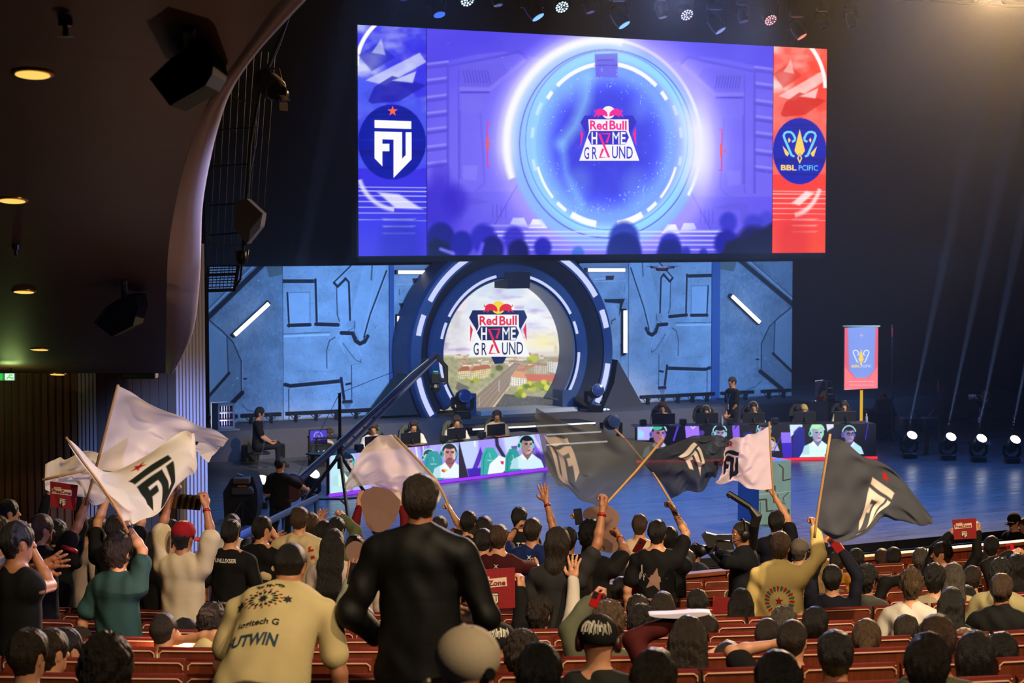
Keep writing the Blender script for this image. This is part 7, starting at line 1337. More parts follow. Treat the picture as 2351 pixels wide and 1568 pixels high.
for o_ in SEATM.values():
    for v_ in o_.data.vertices:
        v_.co.z += .12 if v_.co.z > .12 else 0
proto = None; NS = 0; SEATS = []
ordn = ['front', 'second', 'third', 'fourth', 'fifth', 'sixth', 'seventh', 'eighth', 'ninth', 'tenth', 'eleventh', 'twelfth', 'thirteenth', 'fourteenth', 'fifteenth', 'sixteenth', 'seventeenth', 'eighteenth']
rows_used = [k for k in range(2, 18)]
for k in rows_used:
    D = ROWD[k]; z = CAM_H - g_of(D); lat0 = -.52 * 16 + (k % 2) * .17; row = []
    for j in range(34):
        lat = lat0 + j * .52
        c = view_xy(lat, D + sag(lat), z)
        if c.y > 18.35: continue
        px, py, dd = pix(c + Vector((0, 0, .92)))
        if px < -90 or px > 2440 or py > 1640 or dd < 7.5: continue
        if 12.6 < D < 16.1 and px > 1890: continue      # cross aisle on the right
        if 2.15 < lat < 2.95 and D > 17 and False: continue
        row.append((lat, c))
    SEATS.append((k, row))
nrow = len(SEATS)
for ri, (k, row) in enumerate(SEATS):
    for lat, c in row:
        ang = math.asin((lat + 1.2) / 18.0); yawz = -YAW + ang
        side = 'left' if lat < -1.2 else ('right' if lat > 1.6 else 'middle'); rr = len(SEATS) - 1 - ri
        lab = f'red theatre seat with wooden back in the {ordn[rr]} row from the stage, {side} part'
        if proto is None:
            t = thing('theatre_seat', c, lab, 'theatre seat', 'theatre seats in the raked rows'); proto = t
            for o in SEATM.values(): o.parent = t
        else:
            t = proto.copy(); COL.objects.link(t); t.location = c; t['label'] = lab
            for ch in SEATM.values(): q = ch.copy(); COL.objects.link(q); q.parent = t
        t.rotation_euler = (0, 0, yawz); NS += 1
# ------------------------------------------------------------------ the audience
CREAM = (.80, .74, .62); WHITE = (.82, .79, .75); BLKS = (.055, .055, .062); DGREY = (.17, .17, .18)
INK = mat('print_white', (.80, .78, .76), .7); INKB = mat('print_black', (.10, .10, .13), .7); INKR = mat('print_red', (.62, .10, .08), .7); INKT = mat('print_teal', (.10, .24, .32), .7)
def dmax(px):                                   # last distance before the parapet
    l = (px - CX) / FPX; return (18.95) / (math.cos(YAW) - math.sin(YAW) * l)
def pp(label, px, top, w, pose='se', yaw=12, hair=('short', 'black'), shirt=('tee', BLKS), **k):
    d = (k.pop('d', None) or 800.0 / w); d = min(d, dmax(px)); k.setdefault('hyaw', None); return person(label, px, top, d, pose, yaw, hair, shirt, **k)
S_, B_ = 'st', 'se'
def scribble(I, name, m, off, w, h, seed, n=7, th=.012):
    r_ = random.Random(seed); polys = []
    for i in range(n):
        x = -w / 2 + w * (i + .5) / n; pts = [(x + r_.uniform(-.5, .5) * w / n, h * r_.uniform(-.5, .5)) for _ in range(3)]; pts.sort(key=lambda q: q[1])
        for a, b in zip(pts, pts[1:] + [(pts[0][0] + w / n * .8, pts[0][1] + h * .2)]):
            dx, dy = b[0] - a[0], b[1] - a[1]; L = math.hypot(dx, dy) + 1e-6; nx, ny = -dy / L * th / 2, dx / L * th / 2; polys.append([(a[0] + nx, a[1] + ny), (b[0] + nx, b[1] + ny), (b[0] - nx, b[1] - ny), (a[0] - nx, a[1] - ny)])
    on_back(I, name, polys, m, off)
def leafpat(I, m1, m2, off, r):
    P1, P2 = [], []
    for i in range(16):
        a = i * math.pi / 8; q = lambda rr, da: (rr * math.cos(a + da), rr * .62 * math.sin(a + da)); P1.append([q(r * .45, -.12), q(r * .72, -.16), q(r * .8, .02), q(r * .6, .10)]); P2.append([q(r * .82, .05), q(r * 1.0, .0), q(r * 1.02, .10), q(r * .86, .14)])
    P1 += [star(0, 0, r * .28, 8, .5), star(-r * 1.2, 0, r * .25, 6, .5), star(r * 1.2, 0, r * .25, 6, .5)]; on_back(I, 'printed_flowers', P1, m1, off); on_back(I, 'printed_petals', P2, m2, off)

# --- left block, standing
pp('man at the far left edge in profile, dark top, hands folded', 20, 1150, 36, S_, 70, shirt=('long', BLKS), d=19, face=True, R=(28, 1215, 'relax'))
pp('man in a pale shirt cut by the left picture edge', -4, 1188, 55, S_, 20, ('short', 'dark'), ('tee', WHITE))
pp('clapping man in black sleeveless shirt, large, at the left edge', 40, 1202, 66, S_, 35, ('short', 'black'), ('sleeveless', BLKS), hyaw=50, R=(74, 1262, 'open', .25, (.6, -.8, 0)), L=(100, 1300, 'open', .3), build=1.1)
pp('brown haired man in black and red jersey holding the highest flag', 95, 1184, 50, S_, 35, ('short', 'brown'), ('tee', BLKS), R=(206, 1130, 'grip'), hyaw=50, extra=lambda I: (band(I, 1, (.6, .05, .06), 1.62, .07, 'red_cuff')))
pp('hidden dark figure holding up the red banner cloth at the left', 132, 1196, 44, S_, 15, ('short', 'black'), ('long', BLKS), L=(112, 1136, 'grip'), R=(179, 1138, 'grip'))
pp('man in white raglan shirt with dark sleeves, back turned', 193, 1190, 42, S_, 40, ('fade', 'black'), ('tee', (.70, .62, .58)))
pp('man with glasses peeking beside the raglan shirt man', 224, 1188, 38, S_, 60, ('short', 'black'), d=19.5)
pp('man in black shirt with both arms raised behind the flag pole', 266, 1184, 46, S_, 15, ('short', 'black'), ('tee', BLKS), L=(250, 1135, 'fist'), R=(315, 1120, 'fist'))
I = pp('man in teal shirt with a watch holding up the flag with dark emblem', 272, 1230, 57, S_, 20, ('puff', 'dark'), ('tee', (.17, .29, .29)), R=(291, 1206, 'grip'), L=('rel', .12, -.50, -.02)); band(I, 1, (.06, .06, .07), .10)
pp('dark haired woman in dark clothes beside the teal shirt man', 354, 1227, 44, S_, 45, ('bob', 'black'), ('long', BLKS), H0=1.6)
pp('person with fuzzy black hair behind the red cap man', 392, 1200, 42, S_, 15, ('curly', 'black'), d=18.4)
I = pp('man in red and white cap and cream tee with both arms raised', 421, 1201, 46, S_, 22, ('short', 'black'), ('over', CREAM), L=(392, 1142, 'grip'), R=(472, 1160, 'grip'), build=1.08, cap=('cap', (.55, .05, .08), 85, (.75, .15, .15)), d=16.2)
MB().lathe(Vector(I['hc'] + I['hup'] * .118), [(.055, 0), (.035, .018), (.0, .024)], I['hup'], 16).build('cap_white_crown', cloth_mat((.82, .72, .62)), I['root'], True)
band(I, 1, (.6, .08, .06), .12, .030)
# --- middle left
I = pp('man in black jersey with white name letters across the shoulders', 530, 1197, 45, S_, 15, ('fade', 'black'), ('tee', BLKS), build=1.1); back_text(I, 'printed_name', 'UNLUXSER', .1, .21, (0, .02), INK, 1.15, .004); back_text(I, 'printed_logo', 'logitech', .1, .13, (0, .40), INK, 1.0)
scribble(I, 'printed_scrawl', INK, (0, .50), .16, .07, 3, 6, .008)
pp('man in white shirt half hidden behind the jersey man', 533, 1183, 38, S_, 10, ('short', 'dark'), ('tee', WHITE), build=1.25, d=20)
pp('clapping man in black shirt, beside the jersey man', 602, 1188, 43, S_, 25, ('short', 'black'), ('tee', BLKS), hyaw=45, R=(630, 1228, 'open', .2, (.7, -.7, 0)), L=(622, 1238, 'open', .25))
I = pp('tall man in cream hooded sweatshirt with brown hair, middle left', 687, 1168, 43, S_, 5, ('fade', 'brown'), ('hoodie', (.80, .72, .56)), build=1.08)
on_back(I, 'printed_patch', [[(0, 0), (.05, .01), (.05, .03), (.02, .03), (.03, .06), (.0, .05)], [(.02, -.07), (.06, -.06), (.05, -.03), (.02, -.04)]], INKR, (.11, .08))
pp('person with brown hair behind the cream hooded man', 714, 1180, 34, S_, 15, ('short', 'brown'), ('hoodie', WHITE))
pp('black haired person clapping right of the cream hooded man', 722, 1206, 40, S_, 35, ('short', 'black'), ('long', (.75, .70, .62)), R=(750, 1232, 'open', .2, (.8, -.6, 0)))
pp('dark haired person waving a hand beyond the clapping pair', 745, 1198, 34, S_, 20, ('short', 'black'), ('tee', BLKS), L=(728, 1196, 'open'))
pp('dark haired man pointing up with an olive sleeve', 773, 1190, 37, S_, 20, ('short', 'black'), ('long', (.36, .40, .26)), R=(787, 1185, 'fist'))
pp('woman with very long black hair in white top and jeans', 766, 1220, 44, S_, 12, ('long', 'black'), ('long', (.78, .72, .70)), trousers=(.16, .20, .30), d=17.0, H0=1.62)
pp('person in striped red sleeves hidden by the big paper cutout', 872, 1190, 38, S_, 10, ('short', 'black'), ('long', (.42, .06, .10)), L=(824, 1163, 'flat'), R=(924, 1165, 'flat'))
pp('person in white sleeve holding the smaller cutout', 815, 1232, 38, S_, 10, ('short', 'dark'), ('long', (.78, .72, .66)), d=18.2)
I = pp('man bending forward in cream shirt with dark prints on back', 672, 1250, 84, S_, 8, ('buzz', 'black'), ('tee', (.80, .73, .54)), lean=.95, hpitch=.5, L=('rel', .04, -.50, .10), R=('rel', .08, -.56, .02), build=1.30, d=9.8, H0=1.80, floor=floor_at(-1.0, 9.6), trousers=(.05, .06, .09))
leafpat(I, INKB, INKR, (-.06, .10), .10); back_text(I, 'printed_logo', 'logitech G', .1, .20, (-.05, .26), INKB, 1.1, .002); back_text(I, 'printed_scrawl', 'FUTWIN', .1, .25, (-.06, .37), INKT, 1.7, .003); scribble(I, 'printed_line', INKB, (-.05, .01), .16, .03, 5, 8, .006)
pp('seated blonde woman with long hair and grey sleeve raised', 835, 1398, 52, B_, 12, ('long', 'light'), ('long', (.55, .56, .50)), L=(803, 1332, 'open'))
pp('huge man in black leather jacket standing, seen from behind, centre', 965, 1098, 83, S_, 6, ('fade', 'dark'), ('jacket', (.035, .037, .045)), build=1.12, L=('rel', .03, -.44, .16), R=('rel', .02, -.36, .24), d=9.8, trousers=(.03, .03, .04))
# --- centre
pp('person holding the cream flag pole with a raised hand', 1009, 1187, 36, S_, 12, ('short', 'dark'), ('tee', BLKS), R=(1034, 1172, 'grip'))
pp('black haired boy with a raised fist near the stage', 1076, 1175, 35, S_, 15, ('short', 'black'), ('tee', BLKS), L=(1064, 1203, 'fist'), face=True)
I = pp('man turning his face to the camera, black lettered shirt', 1088, 1206, 38, S_, 195, ('short', 'dark'), ('tee', BLKS), face=True, hyaw=215)
pp('dark haired girl close to the stage, small', 1112, 1190, 33, S_, 10, ('bob', 'black'), ('tee', BLKS))
I = pp('man in black tee with white lettering, short black hair, centre', 1109, 1218, 36, S_, 5, ('fade', 'black'), ('tee', BLKS), d=19); back_text(I, 'printed_name', 'wo', .1, .09, (-.06, .04), INK, 1.2, .004)
I = pp('man in maroon tee with one arm stretched to the right', 1145, 1207, 45, S_, 10, ('short', 'brown'), ('tee', (.26, .06, .09)), R=(1232, 1300, 'relax'), build=1.1); on_back(I, 'printed_cross', [star(0, 0, .03, 4, .25, 45)], INK, (0, .03))
I = pp('black haired man with fists together, lettered black shirt', 1192, 1166, 38, S_, 8, ('short', 'black'), ('tee', BLKS)); back_text(I, 'printed_name', 'T Ze', .1, .12, (.05, .06), INK, 1.2, .004)
I = pp('man in royal blue jersey waving one hand high', 1223, 1192, 43, S_, 15, ('short', 'dark'), ('tee', (.05, .13, .34)), L=(1186, 1214, 'fist'), R=(1254, 1150, 'open'), build=1.1); on_back(I, 'printed_cross', [star(0, 0, .03, 4, .25, 45)], INK, (0, .03)); back_text(I, 'printed_name', 'speedss', .1, .18, (.02, .14), INK, 1.1, .003); band(I, 1, (.5, .08, .05), .12, .03); band(I, -1, (.05, .05, .06), .1, .03)
pp('seated black haired person under the red banner cloth', 1115, 1401, 54, B_, 10, ('short', 'black'), ('jacket', BLKS), R=(1196, 1352, 'grip'))
pp('seated man with cropped hair and red collar, centre', 1214, 1397, 46, B_, 15, ('buzz', 'brown'), ('tee', (.45, .07, .08)), sk=SKIN)
I = pp('seated man with glasses in white shirt raising an open hand', 1240, 1377, 50, B_, 25, ('curly', 'dark'), ('long', WHITE), R=(1317, 1328, 'open'), d=14.5); band(I, 1, (.7, .35, .10), .16, .03)
pp('dark head between the white cap and the raised hand', 1217, 1366, 32, B_, 15, ('short', 'black'), d=16.6)
I = pp('seated person in black cap with white scrawled lettering', 1148, 1438, 58, B_, 10, ('capped', 'black'), ('tee', BLKS), cap=('beanie', (.05, .05, .055)), d=11.7)
def cap_scrawl(I, seed, col, sc=1.0):
    r_ = random.Random(seed); b = MB(); hc, hf, hs, up = [Vector(q) for q in (I['hc'], I['hf'], I['hs'], I['hup'])]
    def pt(a, e): return hc + hs * .097 * math.sin(a) * math.cos(e) - hf * .113 * math.cos(a) * math.cos(e) + up * (.045 + .098 * math.sin(e))
    for i in range(int(13 * sc)):
        a = -.85 + 1.7 * i / (13 * sc - 1); e0 = r_.uniform(.15, .35); e1 = r_.uniform(.65, .95); b.tube([pt(a, e0), pt(a + r_.uniform(-.07, .07), (e0 + e1) / 2), pt(a + r_.uniform(-.06, .06), e1)], .0055, 5, flat=.5)
        if i % 2: b.tube([pt(a, e1), pt(a + .13, e1 - .12)], .005, 5, flat=.5)
    b.build('cap_lettering', mat('lettering', col, .7), I['root'])
cap_scrawl(I, 4, (.75, .73, .68))
I = pp('person in a white baseball cap, very near, bottom centre', 1066, 1452, 138, B_, 350, ('capped', 'dark'), ('tee', BLKS), d=5.9, floor=floor_at(-.14, 5.9), hyaw=-30, cap=('cap', (.84, .77, .66), -50, None), hpitch=.25)
MB().lathe(Vector(I['hc'] + I['hup'] * -.012 - I['hf'] * .112 + I['hs'] * .01), [(.020, -.002), (.018, .002), (.0, .002)], -I['hf'], 16).build('cap_opening', cloth_mat((.06, .05, .05)), I['root']); MB().lathe(Vector(I['hc'] + I['hup'] * .125 - I['hf'] * .052), [(.006, -.004), (.006, .004), (0, .005)], I['hup'] - I['hf'] * .6, 8).build('cap_eyelet', cloth_mat((.05, .04, .04)), I['root'])
pp('small dark curly head right of the white cap', 1200, 1459, 60, B_, 15, ('curly', 'dark'), d=10.8)
pp('large black haired head at the bottom edge right of the white cap', 1238, 1487, 112, B_, 10, ('short', 'black'), d=7.2)
# --- centre right standing
I = pp('long haired person in grey tee holding the large dark flag', 1281, 1218, 54, S_, 18, ('bob', 'dark'), ('tee', DGREY), R=(1384, 1168, 'grip'), build=1.02); band(I, 1, (.6, .1, .06), .12, .03)
pp('dark head behind the grey tee person', 1305, 1214, 40, S_, 15, ('short', 'black'), R=(1330, 1196, 'grip'), d=18.6)
I = pp('black tee person with dark hair holding the second big cutout', 1357, 1202, 50, S_, 18, ('puff', 'black'), ('tee', (.06, .055, .06)), R=(1422, 1232, 'grip')); band(I, 1, (.5, .08, .06), .12, .03); on_back(I, 'printed_picture', [[(-.08, -.14), (.07, -.14), (.07, .12), (-.08, .12)]], mat('print_dark_red', (.16, .08, .06), .8), (-.02, .2))
I = pp('man in plain cream tee close to the stage, right of the cutout', 1469, 1183, 37, S_, 10, ('short', 'brown'), ('tee', (.80, .72, .60)), L=(1450, 1262, 'open'))
I = pp('man with tattooed arm in black star tee holding the folded flag', 1509, 1196, 45, S_, 12, ('short', 'black'), ('tee', BLKS), R=(1547, 1172, 'grip', None, (.9, -.1, 0)), build=1.08)
on_back(I, 'printed_star', [star(0, 0, .115, 5, .42, 80)], mat('print_tan', (.55, .42, .38), .8), (-.0, .20)); scribble(I, 'printed_marks', INK, (-.13, .14), .05, .16, 7, 4, .010); scribble(I, 'printed_scrawl', mat('print_tan', (.55, .42, .38), .8), (.02, .38), .2, .05, 11, 5, .012)
tm = [mat('tattoo_red', (.65, .12, .10), .6), mat('tattoo_green', (.10, .22, .16), .6), mat('tattoo_black', (.08, .07, .08), .6)]
def tattoo(I, sd):
    S0, E0, T0, _ = I['arms'][sd]; r_ = random.Random(3); bs = [MB(), MB(), MB()]
    for i in range(64):
        t_ = r_.random(); a = r_.uniform(0, 6.28); d_ = nrm(T0 - E0); u_, v_ = nrm(np.cross(d_, V(.3, .1, 1))), None; v_ = np.cross(d_, u_); c = E0 + (T0 - E0) * (t_ * .95); rr = .0385 * I['sc'] * (1 - .30 * t_) + .001; n_ = u_ * math.cos(a) + v_ * math.sin(a)
        bs[i % 3].lathe(Vector(c + n_ * (rr - .003)), [(.011, 0), (.006, .004), (0, .005)], n_, 6)
    for b, m_, nme in zip(bs, tm, ('tattoo_red_marks', 'tattoo_green_marks', 'tattoo_black_marks')): b.build(nme, m_, I['root'])
tattoo(I, 1)
I = pp('person in black jersey beside the tattooed man, one hand up', 1537, 1212, 42, S_, 15, ('short', 'black'), ('tee', BLKS), R=(1556, 1248, 'open'), d=18.9); scribble(I, 'printed_scrawl', INK, (.04, .06), .08, .05, 21, 4, .009); scribble(I, 'printed_marks', INK, (.06, .42), .10, .05, 22, 4, .009)
pp('seated black haired boy before the wooden parapet', 1426, 1327, 38, B_, 10, ('short', 'black'), d=18.8)
pp('seated person in yellow beyond the black haired boy', 1404, 1342, 36, B_, 30, ('short', 'dark'), ('long', (.75, .55, .12)), d=18.9)
pp('seated person with dark wavy hair, right of centre', 1465, 1375, 48, B_, 10, ('puff', 'dark'))
pp('seated person with dense dark curls, right of centre', 1472, 1397, 56, B_, 10, ('curly', 'black'), ('long', BLKS), d=13.4)
pp('seated long haired woman in green top', 1522, 1365, 54, B_, 12, ('long', 'dark'), ('tee', (.08, .30, .14)))
pp('seated man in cream hooded top right of the paper disc', 1602, 1357, 51, B_, 15, ('short', 'black'), ('hoodie', (.78, .72, .52)), build=1.05)
pp('seated long haired woman in maroon sweater holding a paper disc', 1580, 1424, 74, B_, 8, ('long', 'dark'), ('long', (.28, .06, .06)), L=(1552, 1424, 'grip', .2))
pp('seated dark haired child below the hooded man', 1622, 1413, 44, B_, 15, ('short', 'dark'), d=13.3)
I = pp('brown haired person in camouflage jacket raising a red strapped hand', 1398, 1392, 78, B_, 10, ('puff', 'light'), ('jacket', (.30, .31, .24)), L=(1356, 1378, 'grip'), d=11.0); band(I, -1, (.6, .06, .08), .08, .032)
I = pp('headphone wearing man in black patterned cap, near, bottom centre', 1374, 1420, 84, B_, 8, ('capped', 'black'), ('tee', (.12, .13, .11)), d=9.0, cap=('beanie', (.06, .06, .065)), build=1.1); cap_scrawl(I, 9, (.72, .70, .64), 1.2); headset(I, (.22, .08, .08), False)
pp('large dark brown head at the bottom edge, centre right', 1502, 1499, 100, B_, 8, ('short', 'dark'), d=7.4)
I = pp('seated woman with orange hair clip, hand to the left', 1672, 1478, 60, B_, 12, ('bun', 'dark'), ('long', CREAM), L=(1624, 1510, 'open', .15), d=11.2); MB().tube([Vector(I['hc'] - I['hf'] * .135 - I['hs'] * .03), Vector(I['hc'] - I['hf'] * .155), Vector(I['hc'] - I['hf'] * .135 + I['hs'] * .03)], .008, 6).build('hair_clip', mat('orange_clip', (.75, .28, .08), .5), I['root'])
I = person('crew member with headset standing in the pit by the stage', 1598, 1250, 28.0, 'st', 40, ('short', 'black'), ('long', (.2, .22, .3)), floor=-.95); headset(I, (.08, .08, .09))
# --- camera man and friends
I = pp('bearded cameraman with headset shouldering a black video camera', 1705, 1196, 42, S_, 285, ('bald', 'dark'), ('jacket', (.07, .08, .11)), face=True, hyaw=258, L=(1650, 1258, 'grip', -.15), R=(1662, 1274, 'grip', .2), build=1.1, d=18.2, trousers=(.05, .05, .06)); headset(I, (.06, .06, .07))
on_back(I, 'sleeve_lettering', [[(-.01, -.1), (.02, -.1), (.03, .05), (.0, .05)]], mat('lettering_gold', (.5, .42, .25), .7), (-.14, .14)); MB().box(Vector(I['ch'] + I['f'] * .17 - V(0, 0, .42)), (.12, .008, .14), Vector(I['s']), Vector(I['f']), (0, 0, 1)).build('badge', mat('badge', (.85, .80, .72), .5), I['root']); CAMI = I
I = pp('man in navy shirt near the block, waving the white flag', 1783, 1175, 34, S_, 12, ('short', 'black'), ('tee', (.06, .06, .13)), R=(1777, 1137, 'grip'), L=(1745, 1262, 'relax'), d=21)
I = pp('man in yellow and cream varsity jacket raising the dark flag', 1792, 1224, 50, S_, 18, ('short', 'brown'), ('jacket', (.88, .78, .50)), R=(1871, 1213, 'grip', None, (.9, -.3, .1)), build=1.08)
ringp = [];
for i in range(22):
    a = i * math.pi / 11; q = lambda r_, da: (r_ * math.cos(a + da), r_ * math.sin(a + da)); ringp.append([q(.075, -.05), q(.115, -.16), q(.125, .02), q(.09, .08)])
on_back(I, 'printed_ring_red', ringp[::2], mat('print_orange', (.75, .22, .10), .8), (.02, .21)); on_back(I, 'printed_ring_teal', ringp[1::2], mat('print_teal_light', (.30, .45, .42), .8), (.02, .21)); on_back(I, 'printed_star', [star(0, 0, .035, 5, .42)], INKR, (.02, .21)); scribble(I, 'printed_scrawl', INKR, (.04, .47), .18, .06, 31, 6, .012)
pp('man in grey flat cap near the parapet', 1836, 1240, 34, B_, 30, ('short', 'grey'), ('tee', (.3, .3, .3)), cap=('cap', (.40, .37, .33), 60, None), d=20.4, floor=.0 if 0 else None)
pp('woman with blond braids beside the varsity jacket man', 1884, 1283, 36, B_, 12, ('long', 'blond'), ('long', (.35, .30, .24)), d=19.4)
pp('black haired person raising both arms with a phone', 1911, 1300, 46, B_, 12, ('short', 'black'), ('long', (.06, .07, .13)), L=(1893, 1246, 'grip'), R=(1934, 1266, 'grip'))
pp('man with glasses near the right end of the dark flag', 1924, 1266, 34, B_, 20, ('short', 'dark'), ('tee', (.7, .6, .3)), d=21.2)
pp('black haired man in mustard jacket, right front rows', 1966, 1262, 35, B_, 15, ('short', 'black'), ('hoodie', (.62, .42, .08)), d=20.6)
pp('man in grey green shirt with dark curls leaning on the seats, right', 1990, 1302, 46, B_, 35, ('curly', 'black'), ('tee', (.26, .26, .24)), d=17.0)
pp('long haired woman in dark top left of the camera wooden wall', 1702, 1357, 50, B_, 10, ('long', 'black'), ('long', BLKS))
pp('short haired man below the varsity jacket, seated', 1762, 1420, 47, B_, 12, ('buzz', 'dark'), ('tee', (.3, .3, .28)), d=13.0)
pp('older man with grey wavy hair below the varsity jacket', 1800, 1404, 52, B_, 15, ('puff', 'grey'), d=13.6)
I = pp('bearded man in black tee with thinning hair, hand at his chin', 1820, 1424, 72, B_, 22, ('buzz', 'dark'), ('tee', BLKS), L=(1785, 1478, 'fist', .25), d=10.8, build=1.1)
pp('black haired man in dark shirt right of the bearded man', 1872, 1398, 56, B_, 15, ('short', 'black'), ('tee', (.07, .07, .08)), d=12.6)
pp('black haired man in cream shirt with protruding ears, lower right', 1918, 1457, 76, B_, 5, ('fade', 'black'), ('tee', (.78, .70, .46)), d=9.4, build=1.1)
pp('large round black head cut by the bottom edge, right', 1786, 1503, 142, B_, 5, ('short', 'black'), d=6.3)
pp('small brown haired child at the wooden wall beside the cameraman', 1755, 1297, 34, B_, 20, ('short', 'light'), d=19.0)
# --- right block
R_ = (('brown ponytailed person in the second front row, right', 2025, 1262, 34, ('pony', 'brown'), ('tee', BLKS)), ('short haired man in olive hooded top, right front rows', 2052, 1260, 35, ('fade', 'black'), ('hoodie', (.40, .38, .26))), ('wavy haired man with dark collar, front row right', 2115, 1265, 36, ('puff', 'grey'), ('tee', (.08, .08, .1))),
      ('bald man in the front rows at the right', 2152, 1271, 36, ('none', 'black'), ('tee', BLKS)), ('dark curly head right behind the bald man', 2168, 1241, 33, ('curly', 'black'), ('tee', BLKS)), ('man with orange collar at the far right front', 2277, 1233, 36, ('short', 'black'), ('hoodie', (.50, .18, .06))), ('man with short black hair below the red sign, right', 2252, 1266, 37, ('short', 'black'), ('tee', BLKS)),
      ('man with tall dark curls in the right rows', 2298, 1290, 58, ('puff', 'black'), ('hoodie', (.62, .58, .42))), ('swept back brown haired man in black jacket, right edge', 2300, 1323, 51, ('fade', 'brown'), ('jacket', BLKS)), ('black wavy haired man in the middle of right rows', 2146, 1302, 45, ('puff', 'black'), ('tee', (.6, .55, .45))),
      ('person with long greying brown hair, right rows', 2190, 1297, 47, ('long', 'grey'), ('long', (.7, .62, .45))), ('man with short dark hair and red ear, right rows', 2232, 1302, 44, ('short', 'dark'), ('tee', BLKS)), ('person with bushy light brown hair, right rows', 2093, 1314, 51, ('puff', 'light'), ('tee', WHITE)),
      ('woman with straight long black hair, right rows', 2185, 1355, 53, ('long', 'black'), ('long', BLKS)), ('dark head behind the straight black haired woman', 2220, 1348, 47, ('short', 'black'), ('tee', BLKS)), ('woman with high ponytail, lower right', 1990, 1427, 66, ('pony', 'light'), ('tee', (.2, .18, .17))),
      ('man with shaved nape right of the ponytail woman', 2030, 1431, 46, ('fade', 'black'), ('tee', BLKS)), ('man with thick brown hair in white shirt, lower right', 2081, 1418, 58, ('fade', 'dark'), ('tee', CREAM)), ('large brown head behind the round bottom one, lower right', 2152, 1419, 90, ('short', 'brown'), ('tee', (.3, .3, .22))),
      ('huge round dark head at the bottom edge, lower right', 2131, 1464, 130, ('short', 'dark'), ('hoodie', (.35, .36, .22))), ('dark smooth haired head, third from the right corner', 2240, 1462, 80, ('bob', 'black'), ('hoodie', (.45, .42, .18))), ('dark smooth haired head nearest the lower right corner', 2300, 1463, 74, ('bob', 'black'), ('tee', BLKS)),
      ('blond head partly hidden in the lower right', 2216, 1447, 62, ('short', 'blond'), ('tee', CREAM)), ('hooded dark person with a red phone, right edge', 2336, 1277, 44, ('bob', 'black'), ('hoodie', (.07, .07, .08))))
for lab, px, top, w, hr, sh in R_:
    kw = {}
    if 'red phone' in lab: kw = dict(L=(2322, 1272, 'grip', .2))
    if 'olive' in lab: kw = dict(build=1.08)
    pp(lab, px, top, w, B_, 12 + (px - 2000) * .03, hr, sh, d=(16.6 if 'tall dark curls' in lab else None), **kw)
I = pp('man in black jacket with yellow letters holding up the red sign', 2160, 1247, 37, B_, 300, ('short', 'dark'), ('long', BLKS), L=(2182, 1222, 'grip'), R=(2246, 1220, 'grip'), face=True, hyaw=300, d=20.4) if 0 else pp('man in black jacket holding up the red sign, face turned left', 2163, 1247, 37, B_, 20, ('short', 'dark'), ('long', BLKS), L=(2183, 1224, 'grip'), R=(2245, 1222, 'grip'), face=True, hyaw=-75, d=20.4)
back_text(I, 'printed_name', 'PARS', .1, .15, (0, .04), mat('print_yellow_text', (.75, .62, .10), .7), 1.3, .006); band(I, 1, (.6, .06, .05), .1, .03)
pp('raised fist person mostly hidden in the lower right rows', 2100, 1424, 50, B_, 12, ('short', 'dark'), ('none', CREAM), d=13.0, R=(2129, 1398, 'fist')) if 0 else None
I = person('capped bearded man in the pit at the far right', 2328, 1180, 29.3, 'st', 250, ('short', 'dark'), ('long', BLKS), floor=-.95, face=True, hyaw=230, cap=('cap', (.06, .06, .07), 230, None))
I = person('man in the pit cut by the right picture edge', 2354, 1190, 29.3, 'st', 250, ('short', 'dark'), ('long', BLKS), floor=-.95, face=True, hyaw=240)
# --- left block, seated
L_ = (('man in profile at the left edge with side swept dark hair', 6, 1388, 60, ('fade', 'dark'), ('tee', (.18, .20, .14)), 60, {}), ('near dark haired man with visible ear, bottom left corner', 64, 1453, 88, ('fade', 'dark'), ('tee', (.42, .38, .24)), 25, {}), ('second head in the bottom left cluster of four', 116, 1449, 70, ('short', 'dark'), ('tee', (.28, .30, .18)), 40, dict(d=10.3)),
      ('third head in the bottom left cluster of four', 152, 1447, 62, ('short', 'black'), ('tee', (.2, .22, .2)), 40, dict(d=11.4)), ('cropped smooth head, last of the bottom left four', 185, 1440, 58, ('buzz', 'dark'), ('tee', (.25, .25, .2)), 20, {}), ('very near fluffy haired head at the bottom left', 243, 1477, 140, ('puff', 'dark'), ('tee', (.12, .12, .12)), 5, dict(d=6.5)),
      ('seated man in cream collared shirt, hand to his ear', 376, 1407, 66, ('buzz', 'dark'), ('tee', (.80, .74, .54)), 20, dict(R=(416, 1468, 'flat', .05))), ('small dark head behind the hand at ear man', 424, 1424, 44, ('short', 'black'), ('tee', BLKS), 60, dict(d=14.3)), ('curly person in yellow crouched beside the bending man', 487, 1394, 50, ('curly', 'dark'), ('long', (.78, .62, .20)), 25, dict(d=13.4)))
for lab, px, top, w, hr, sh, yw, kw in L_: I = pp(lab, px, top, w, B_, yw, hr, sh, **kw)
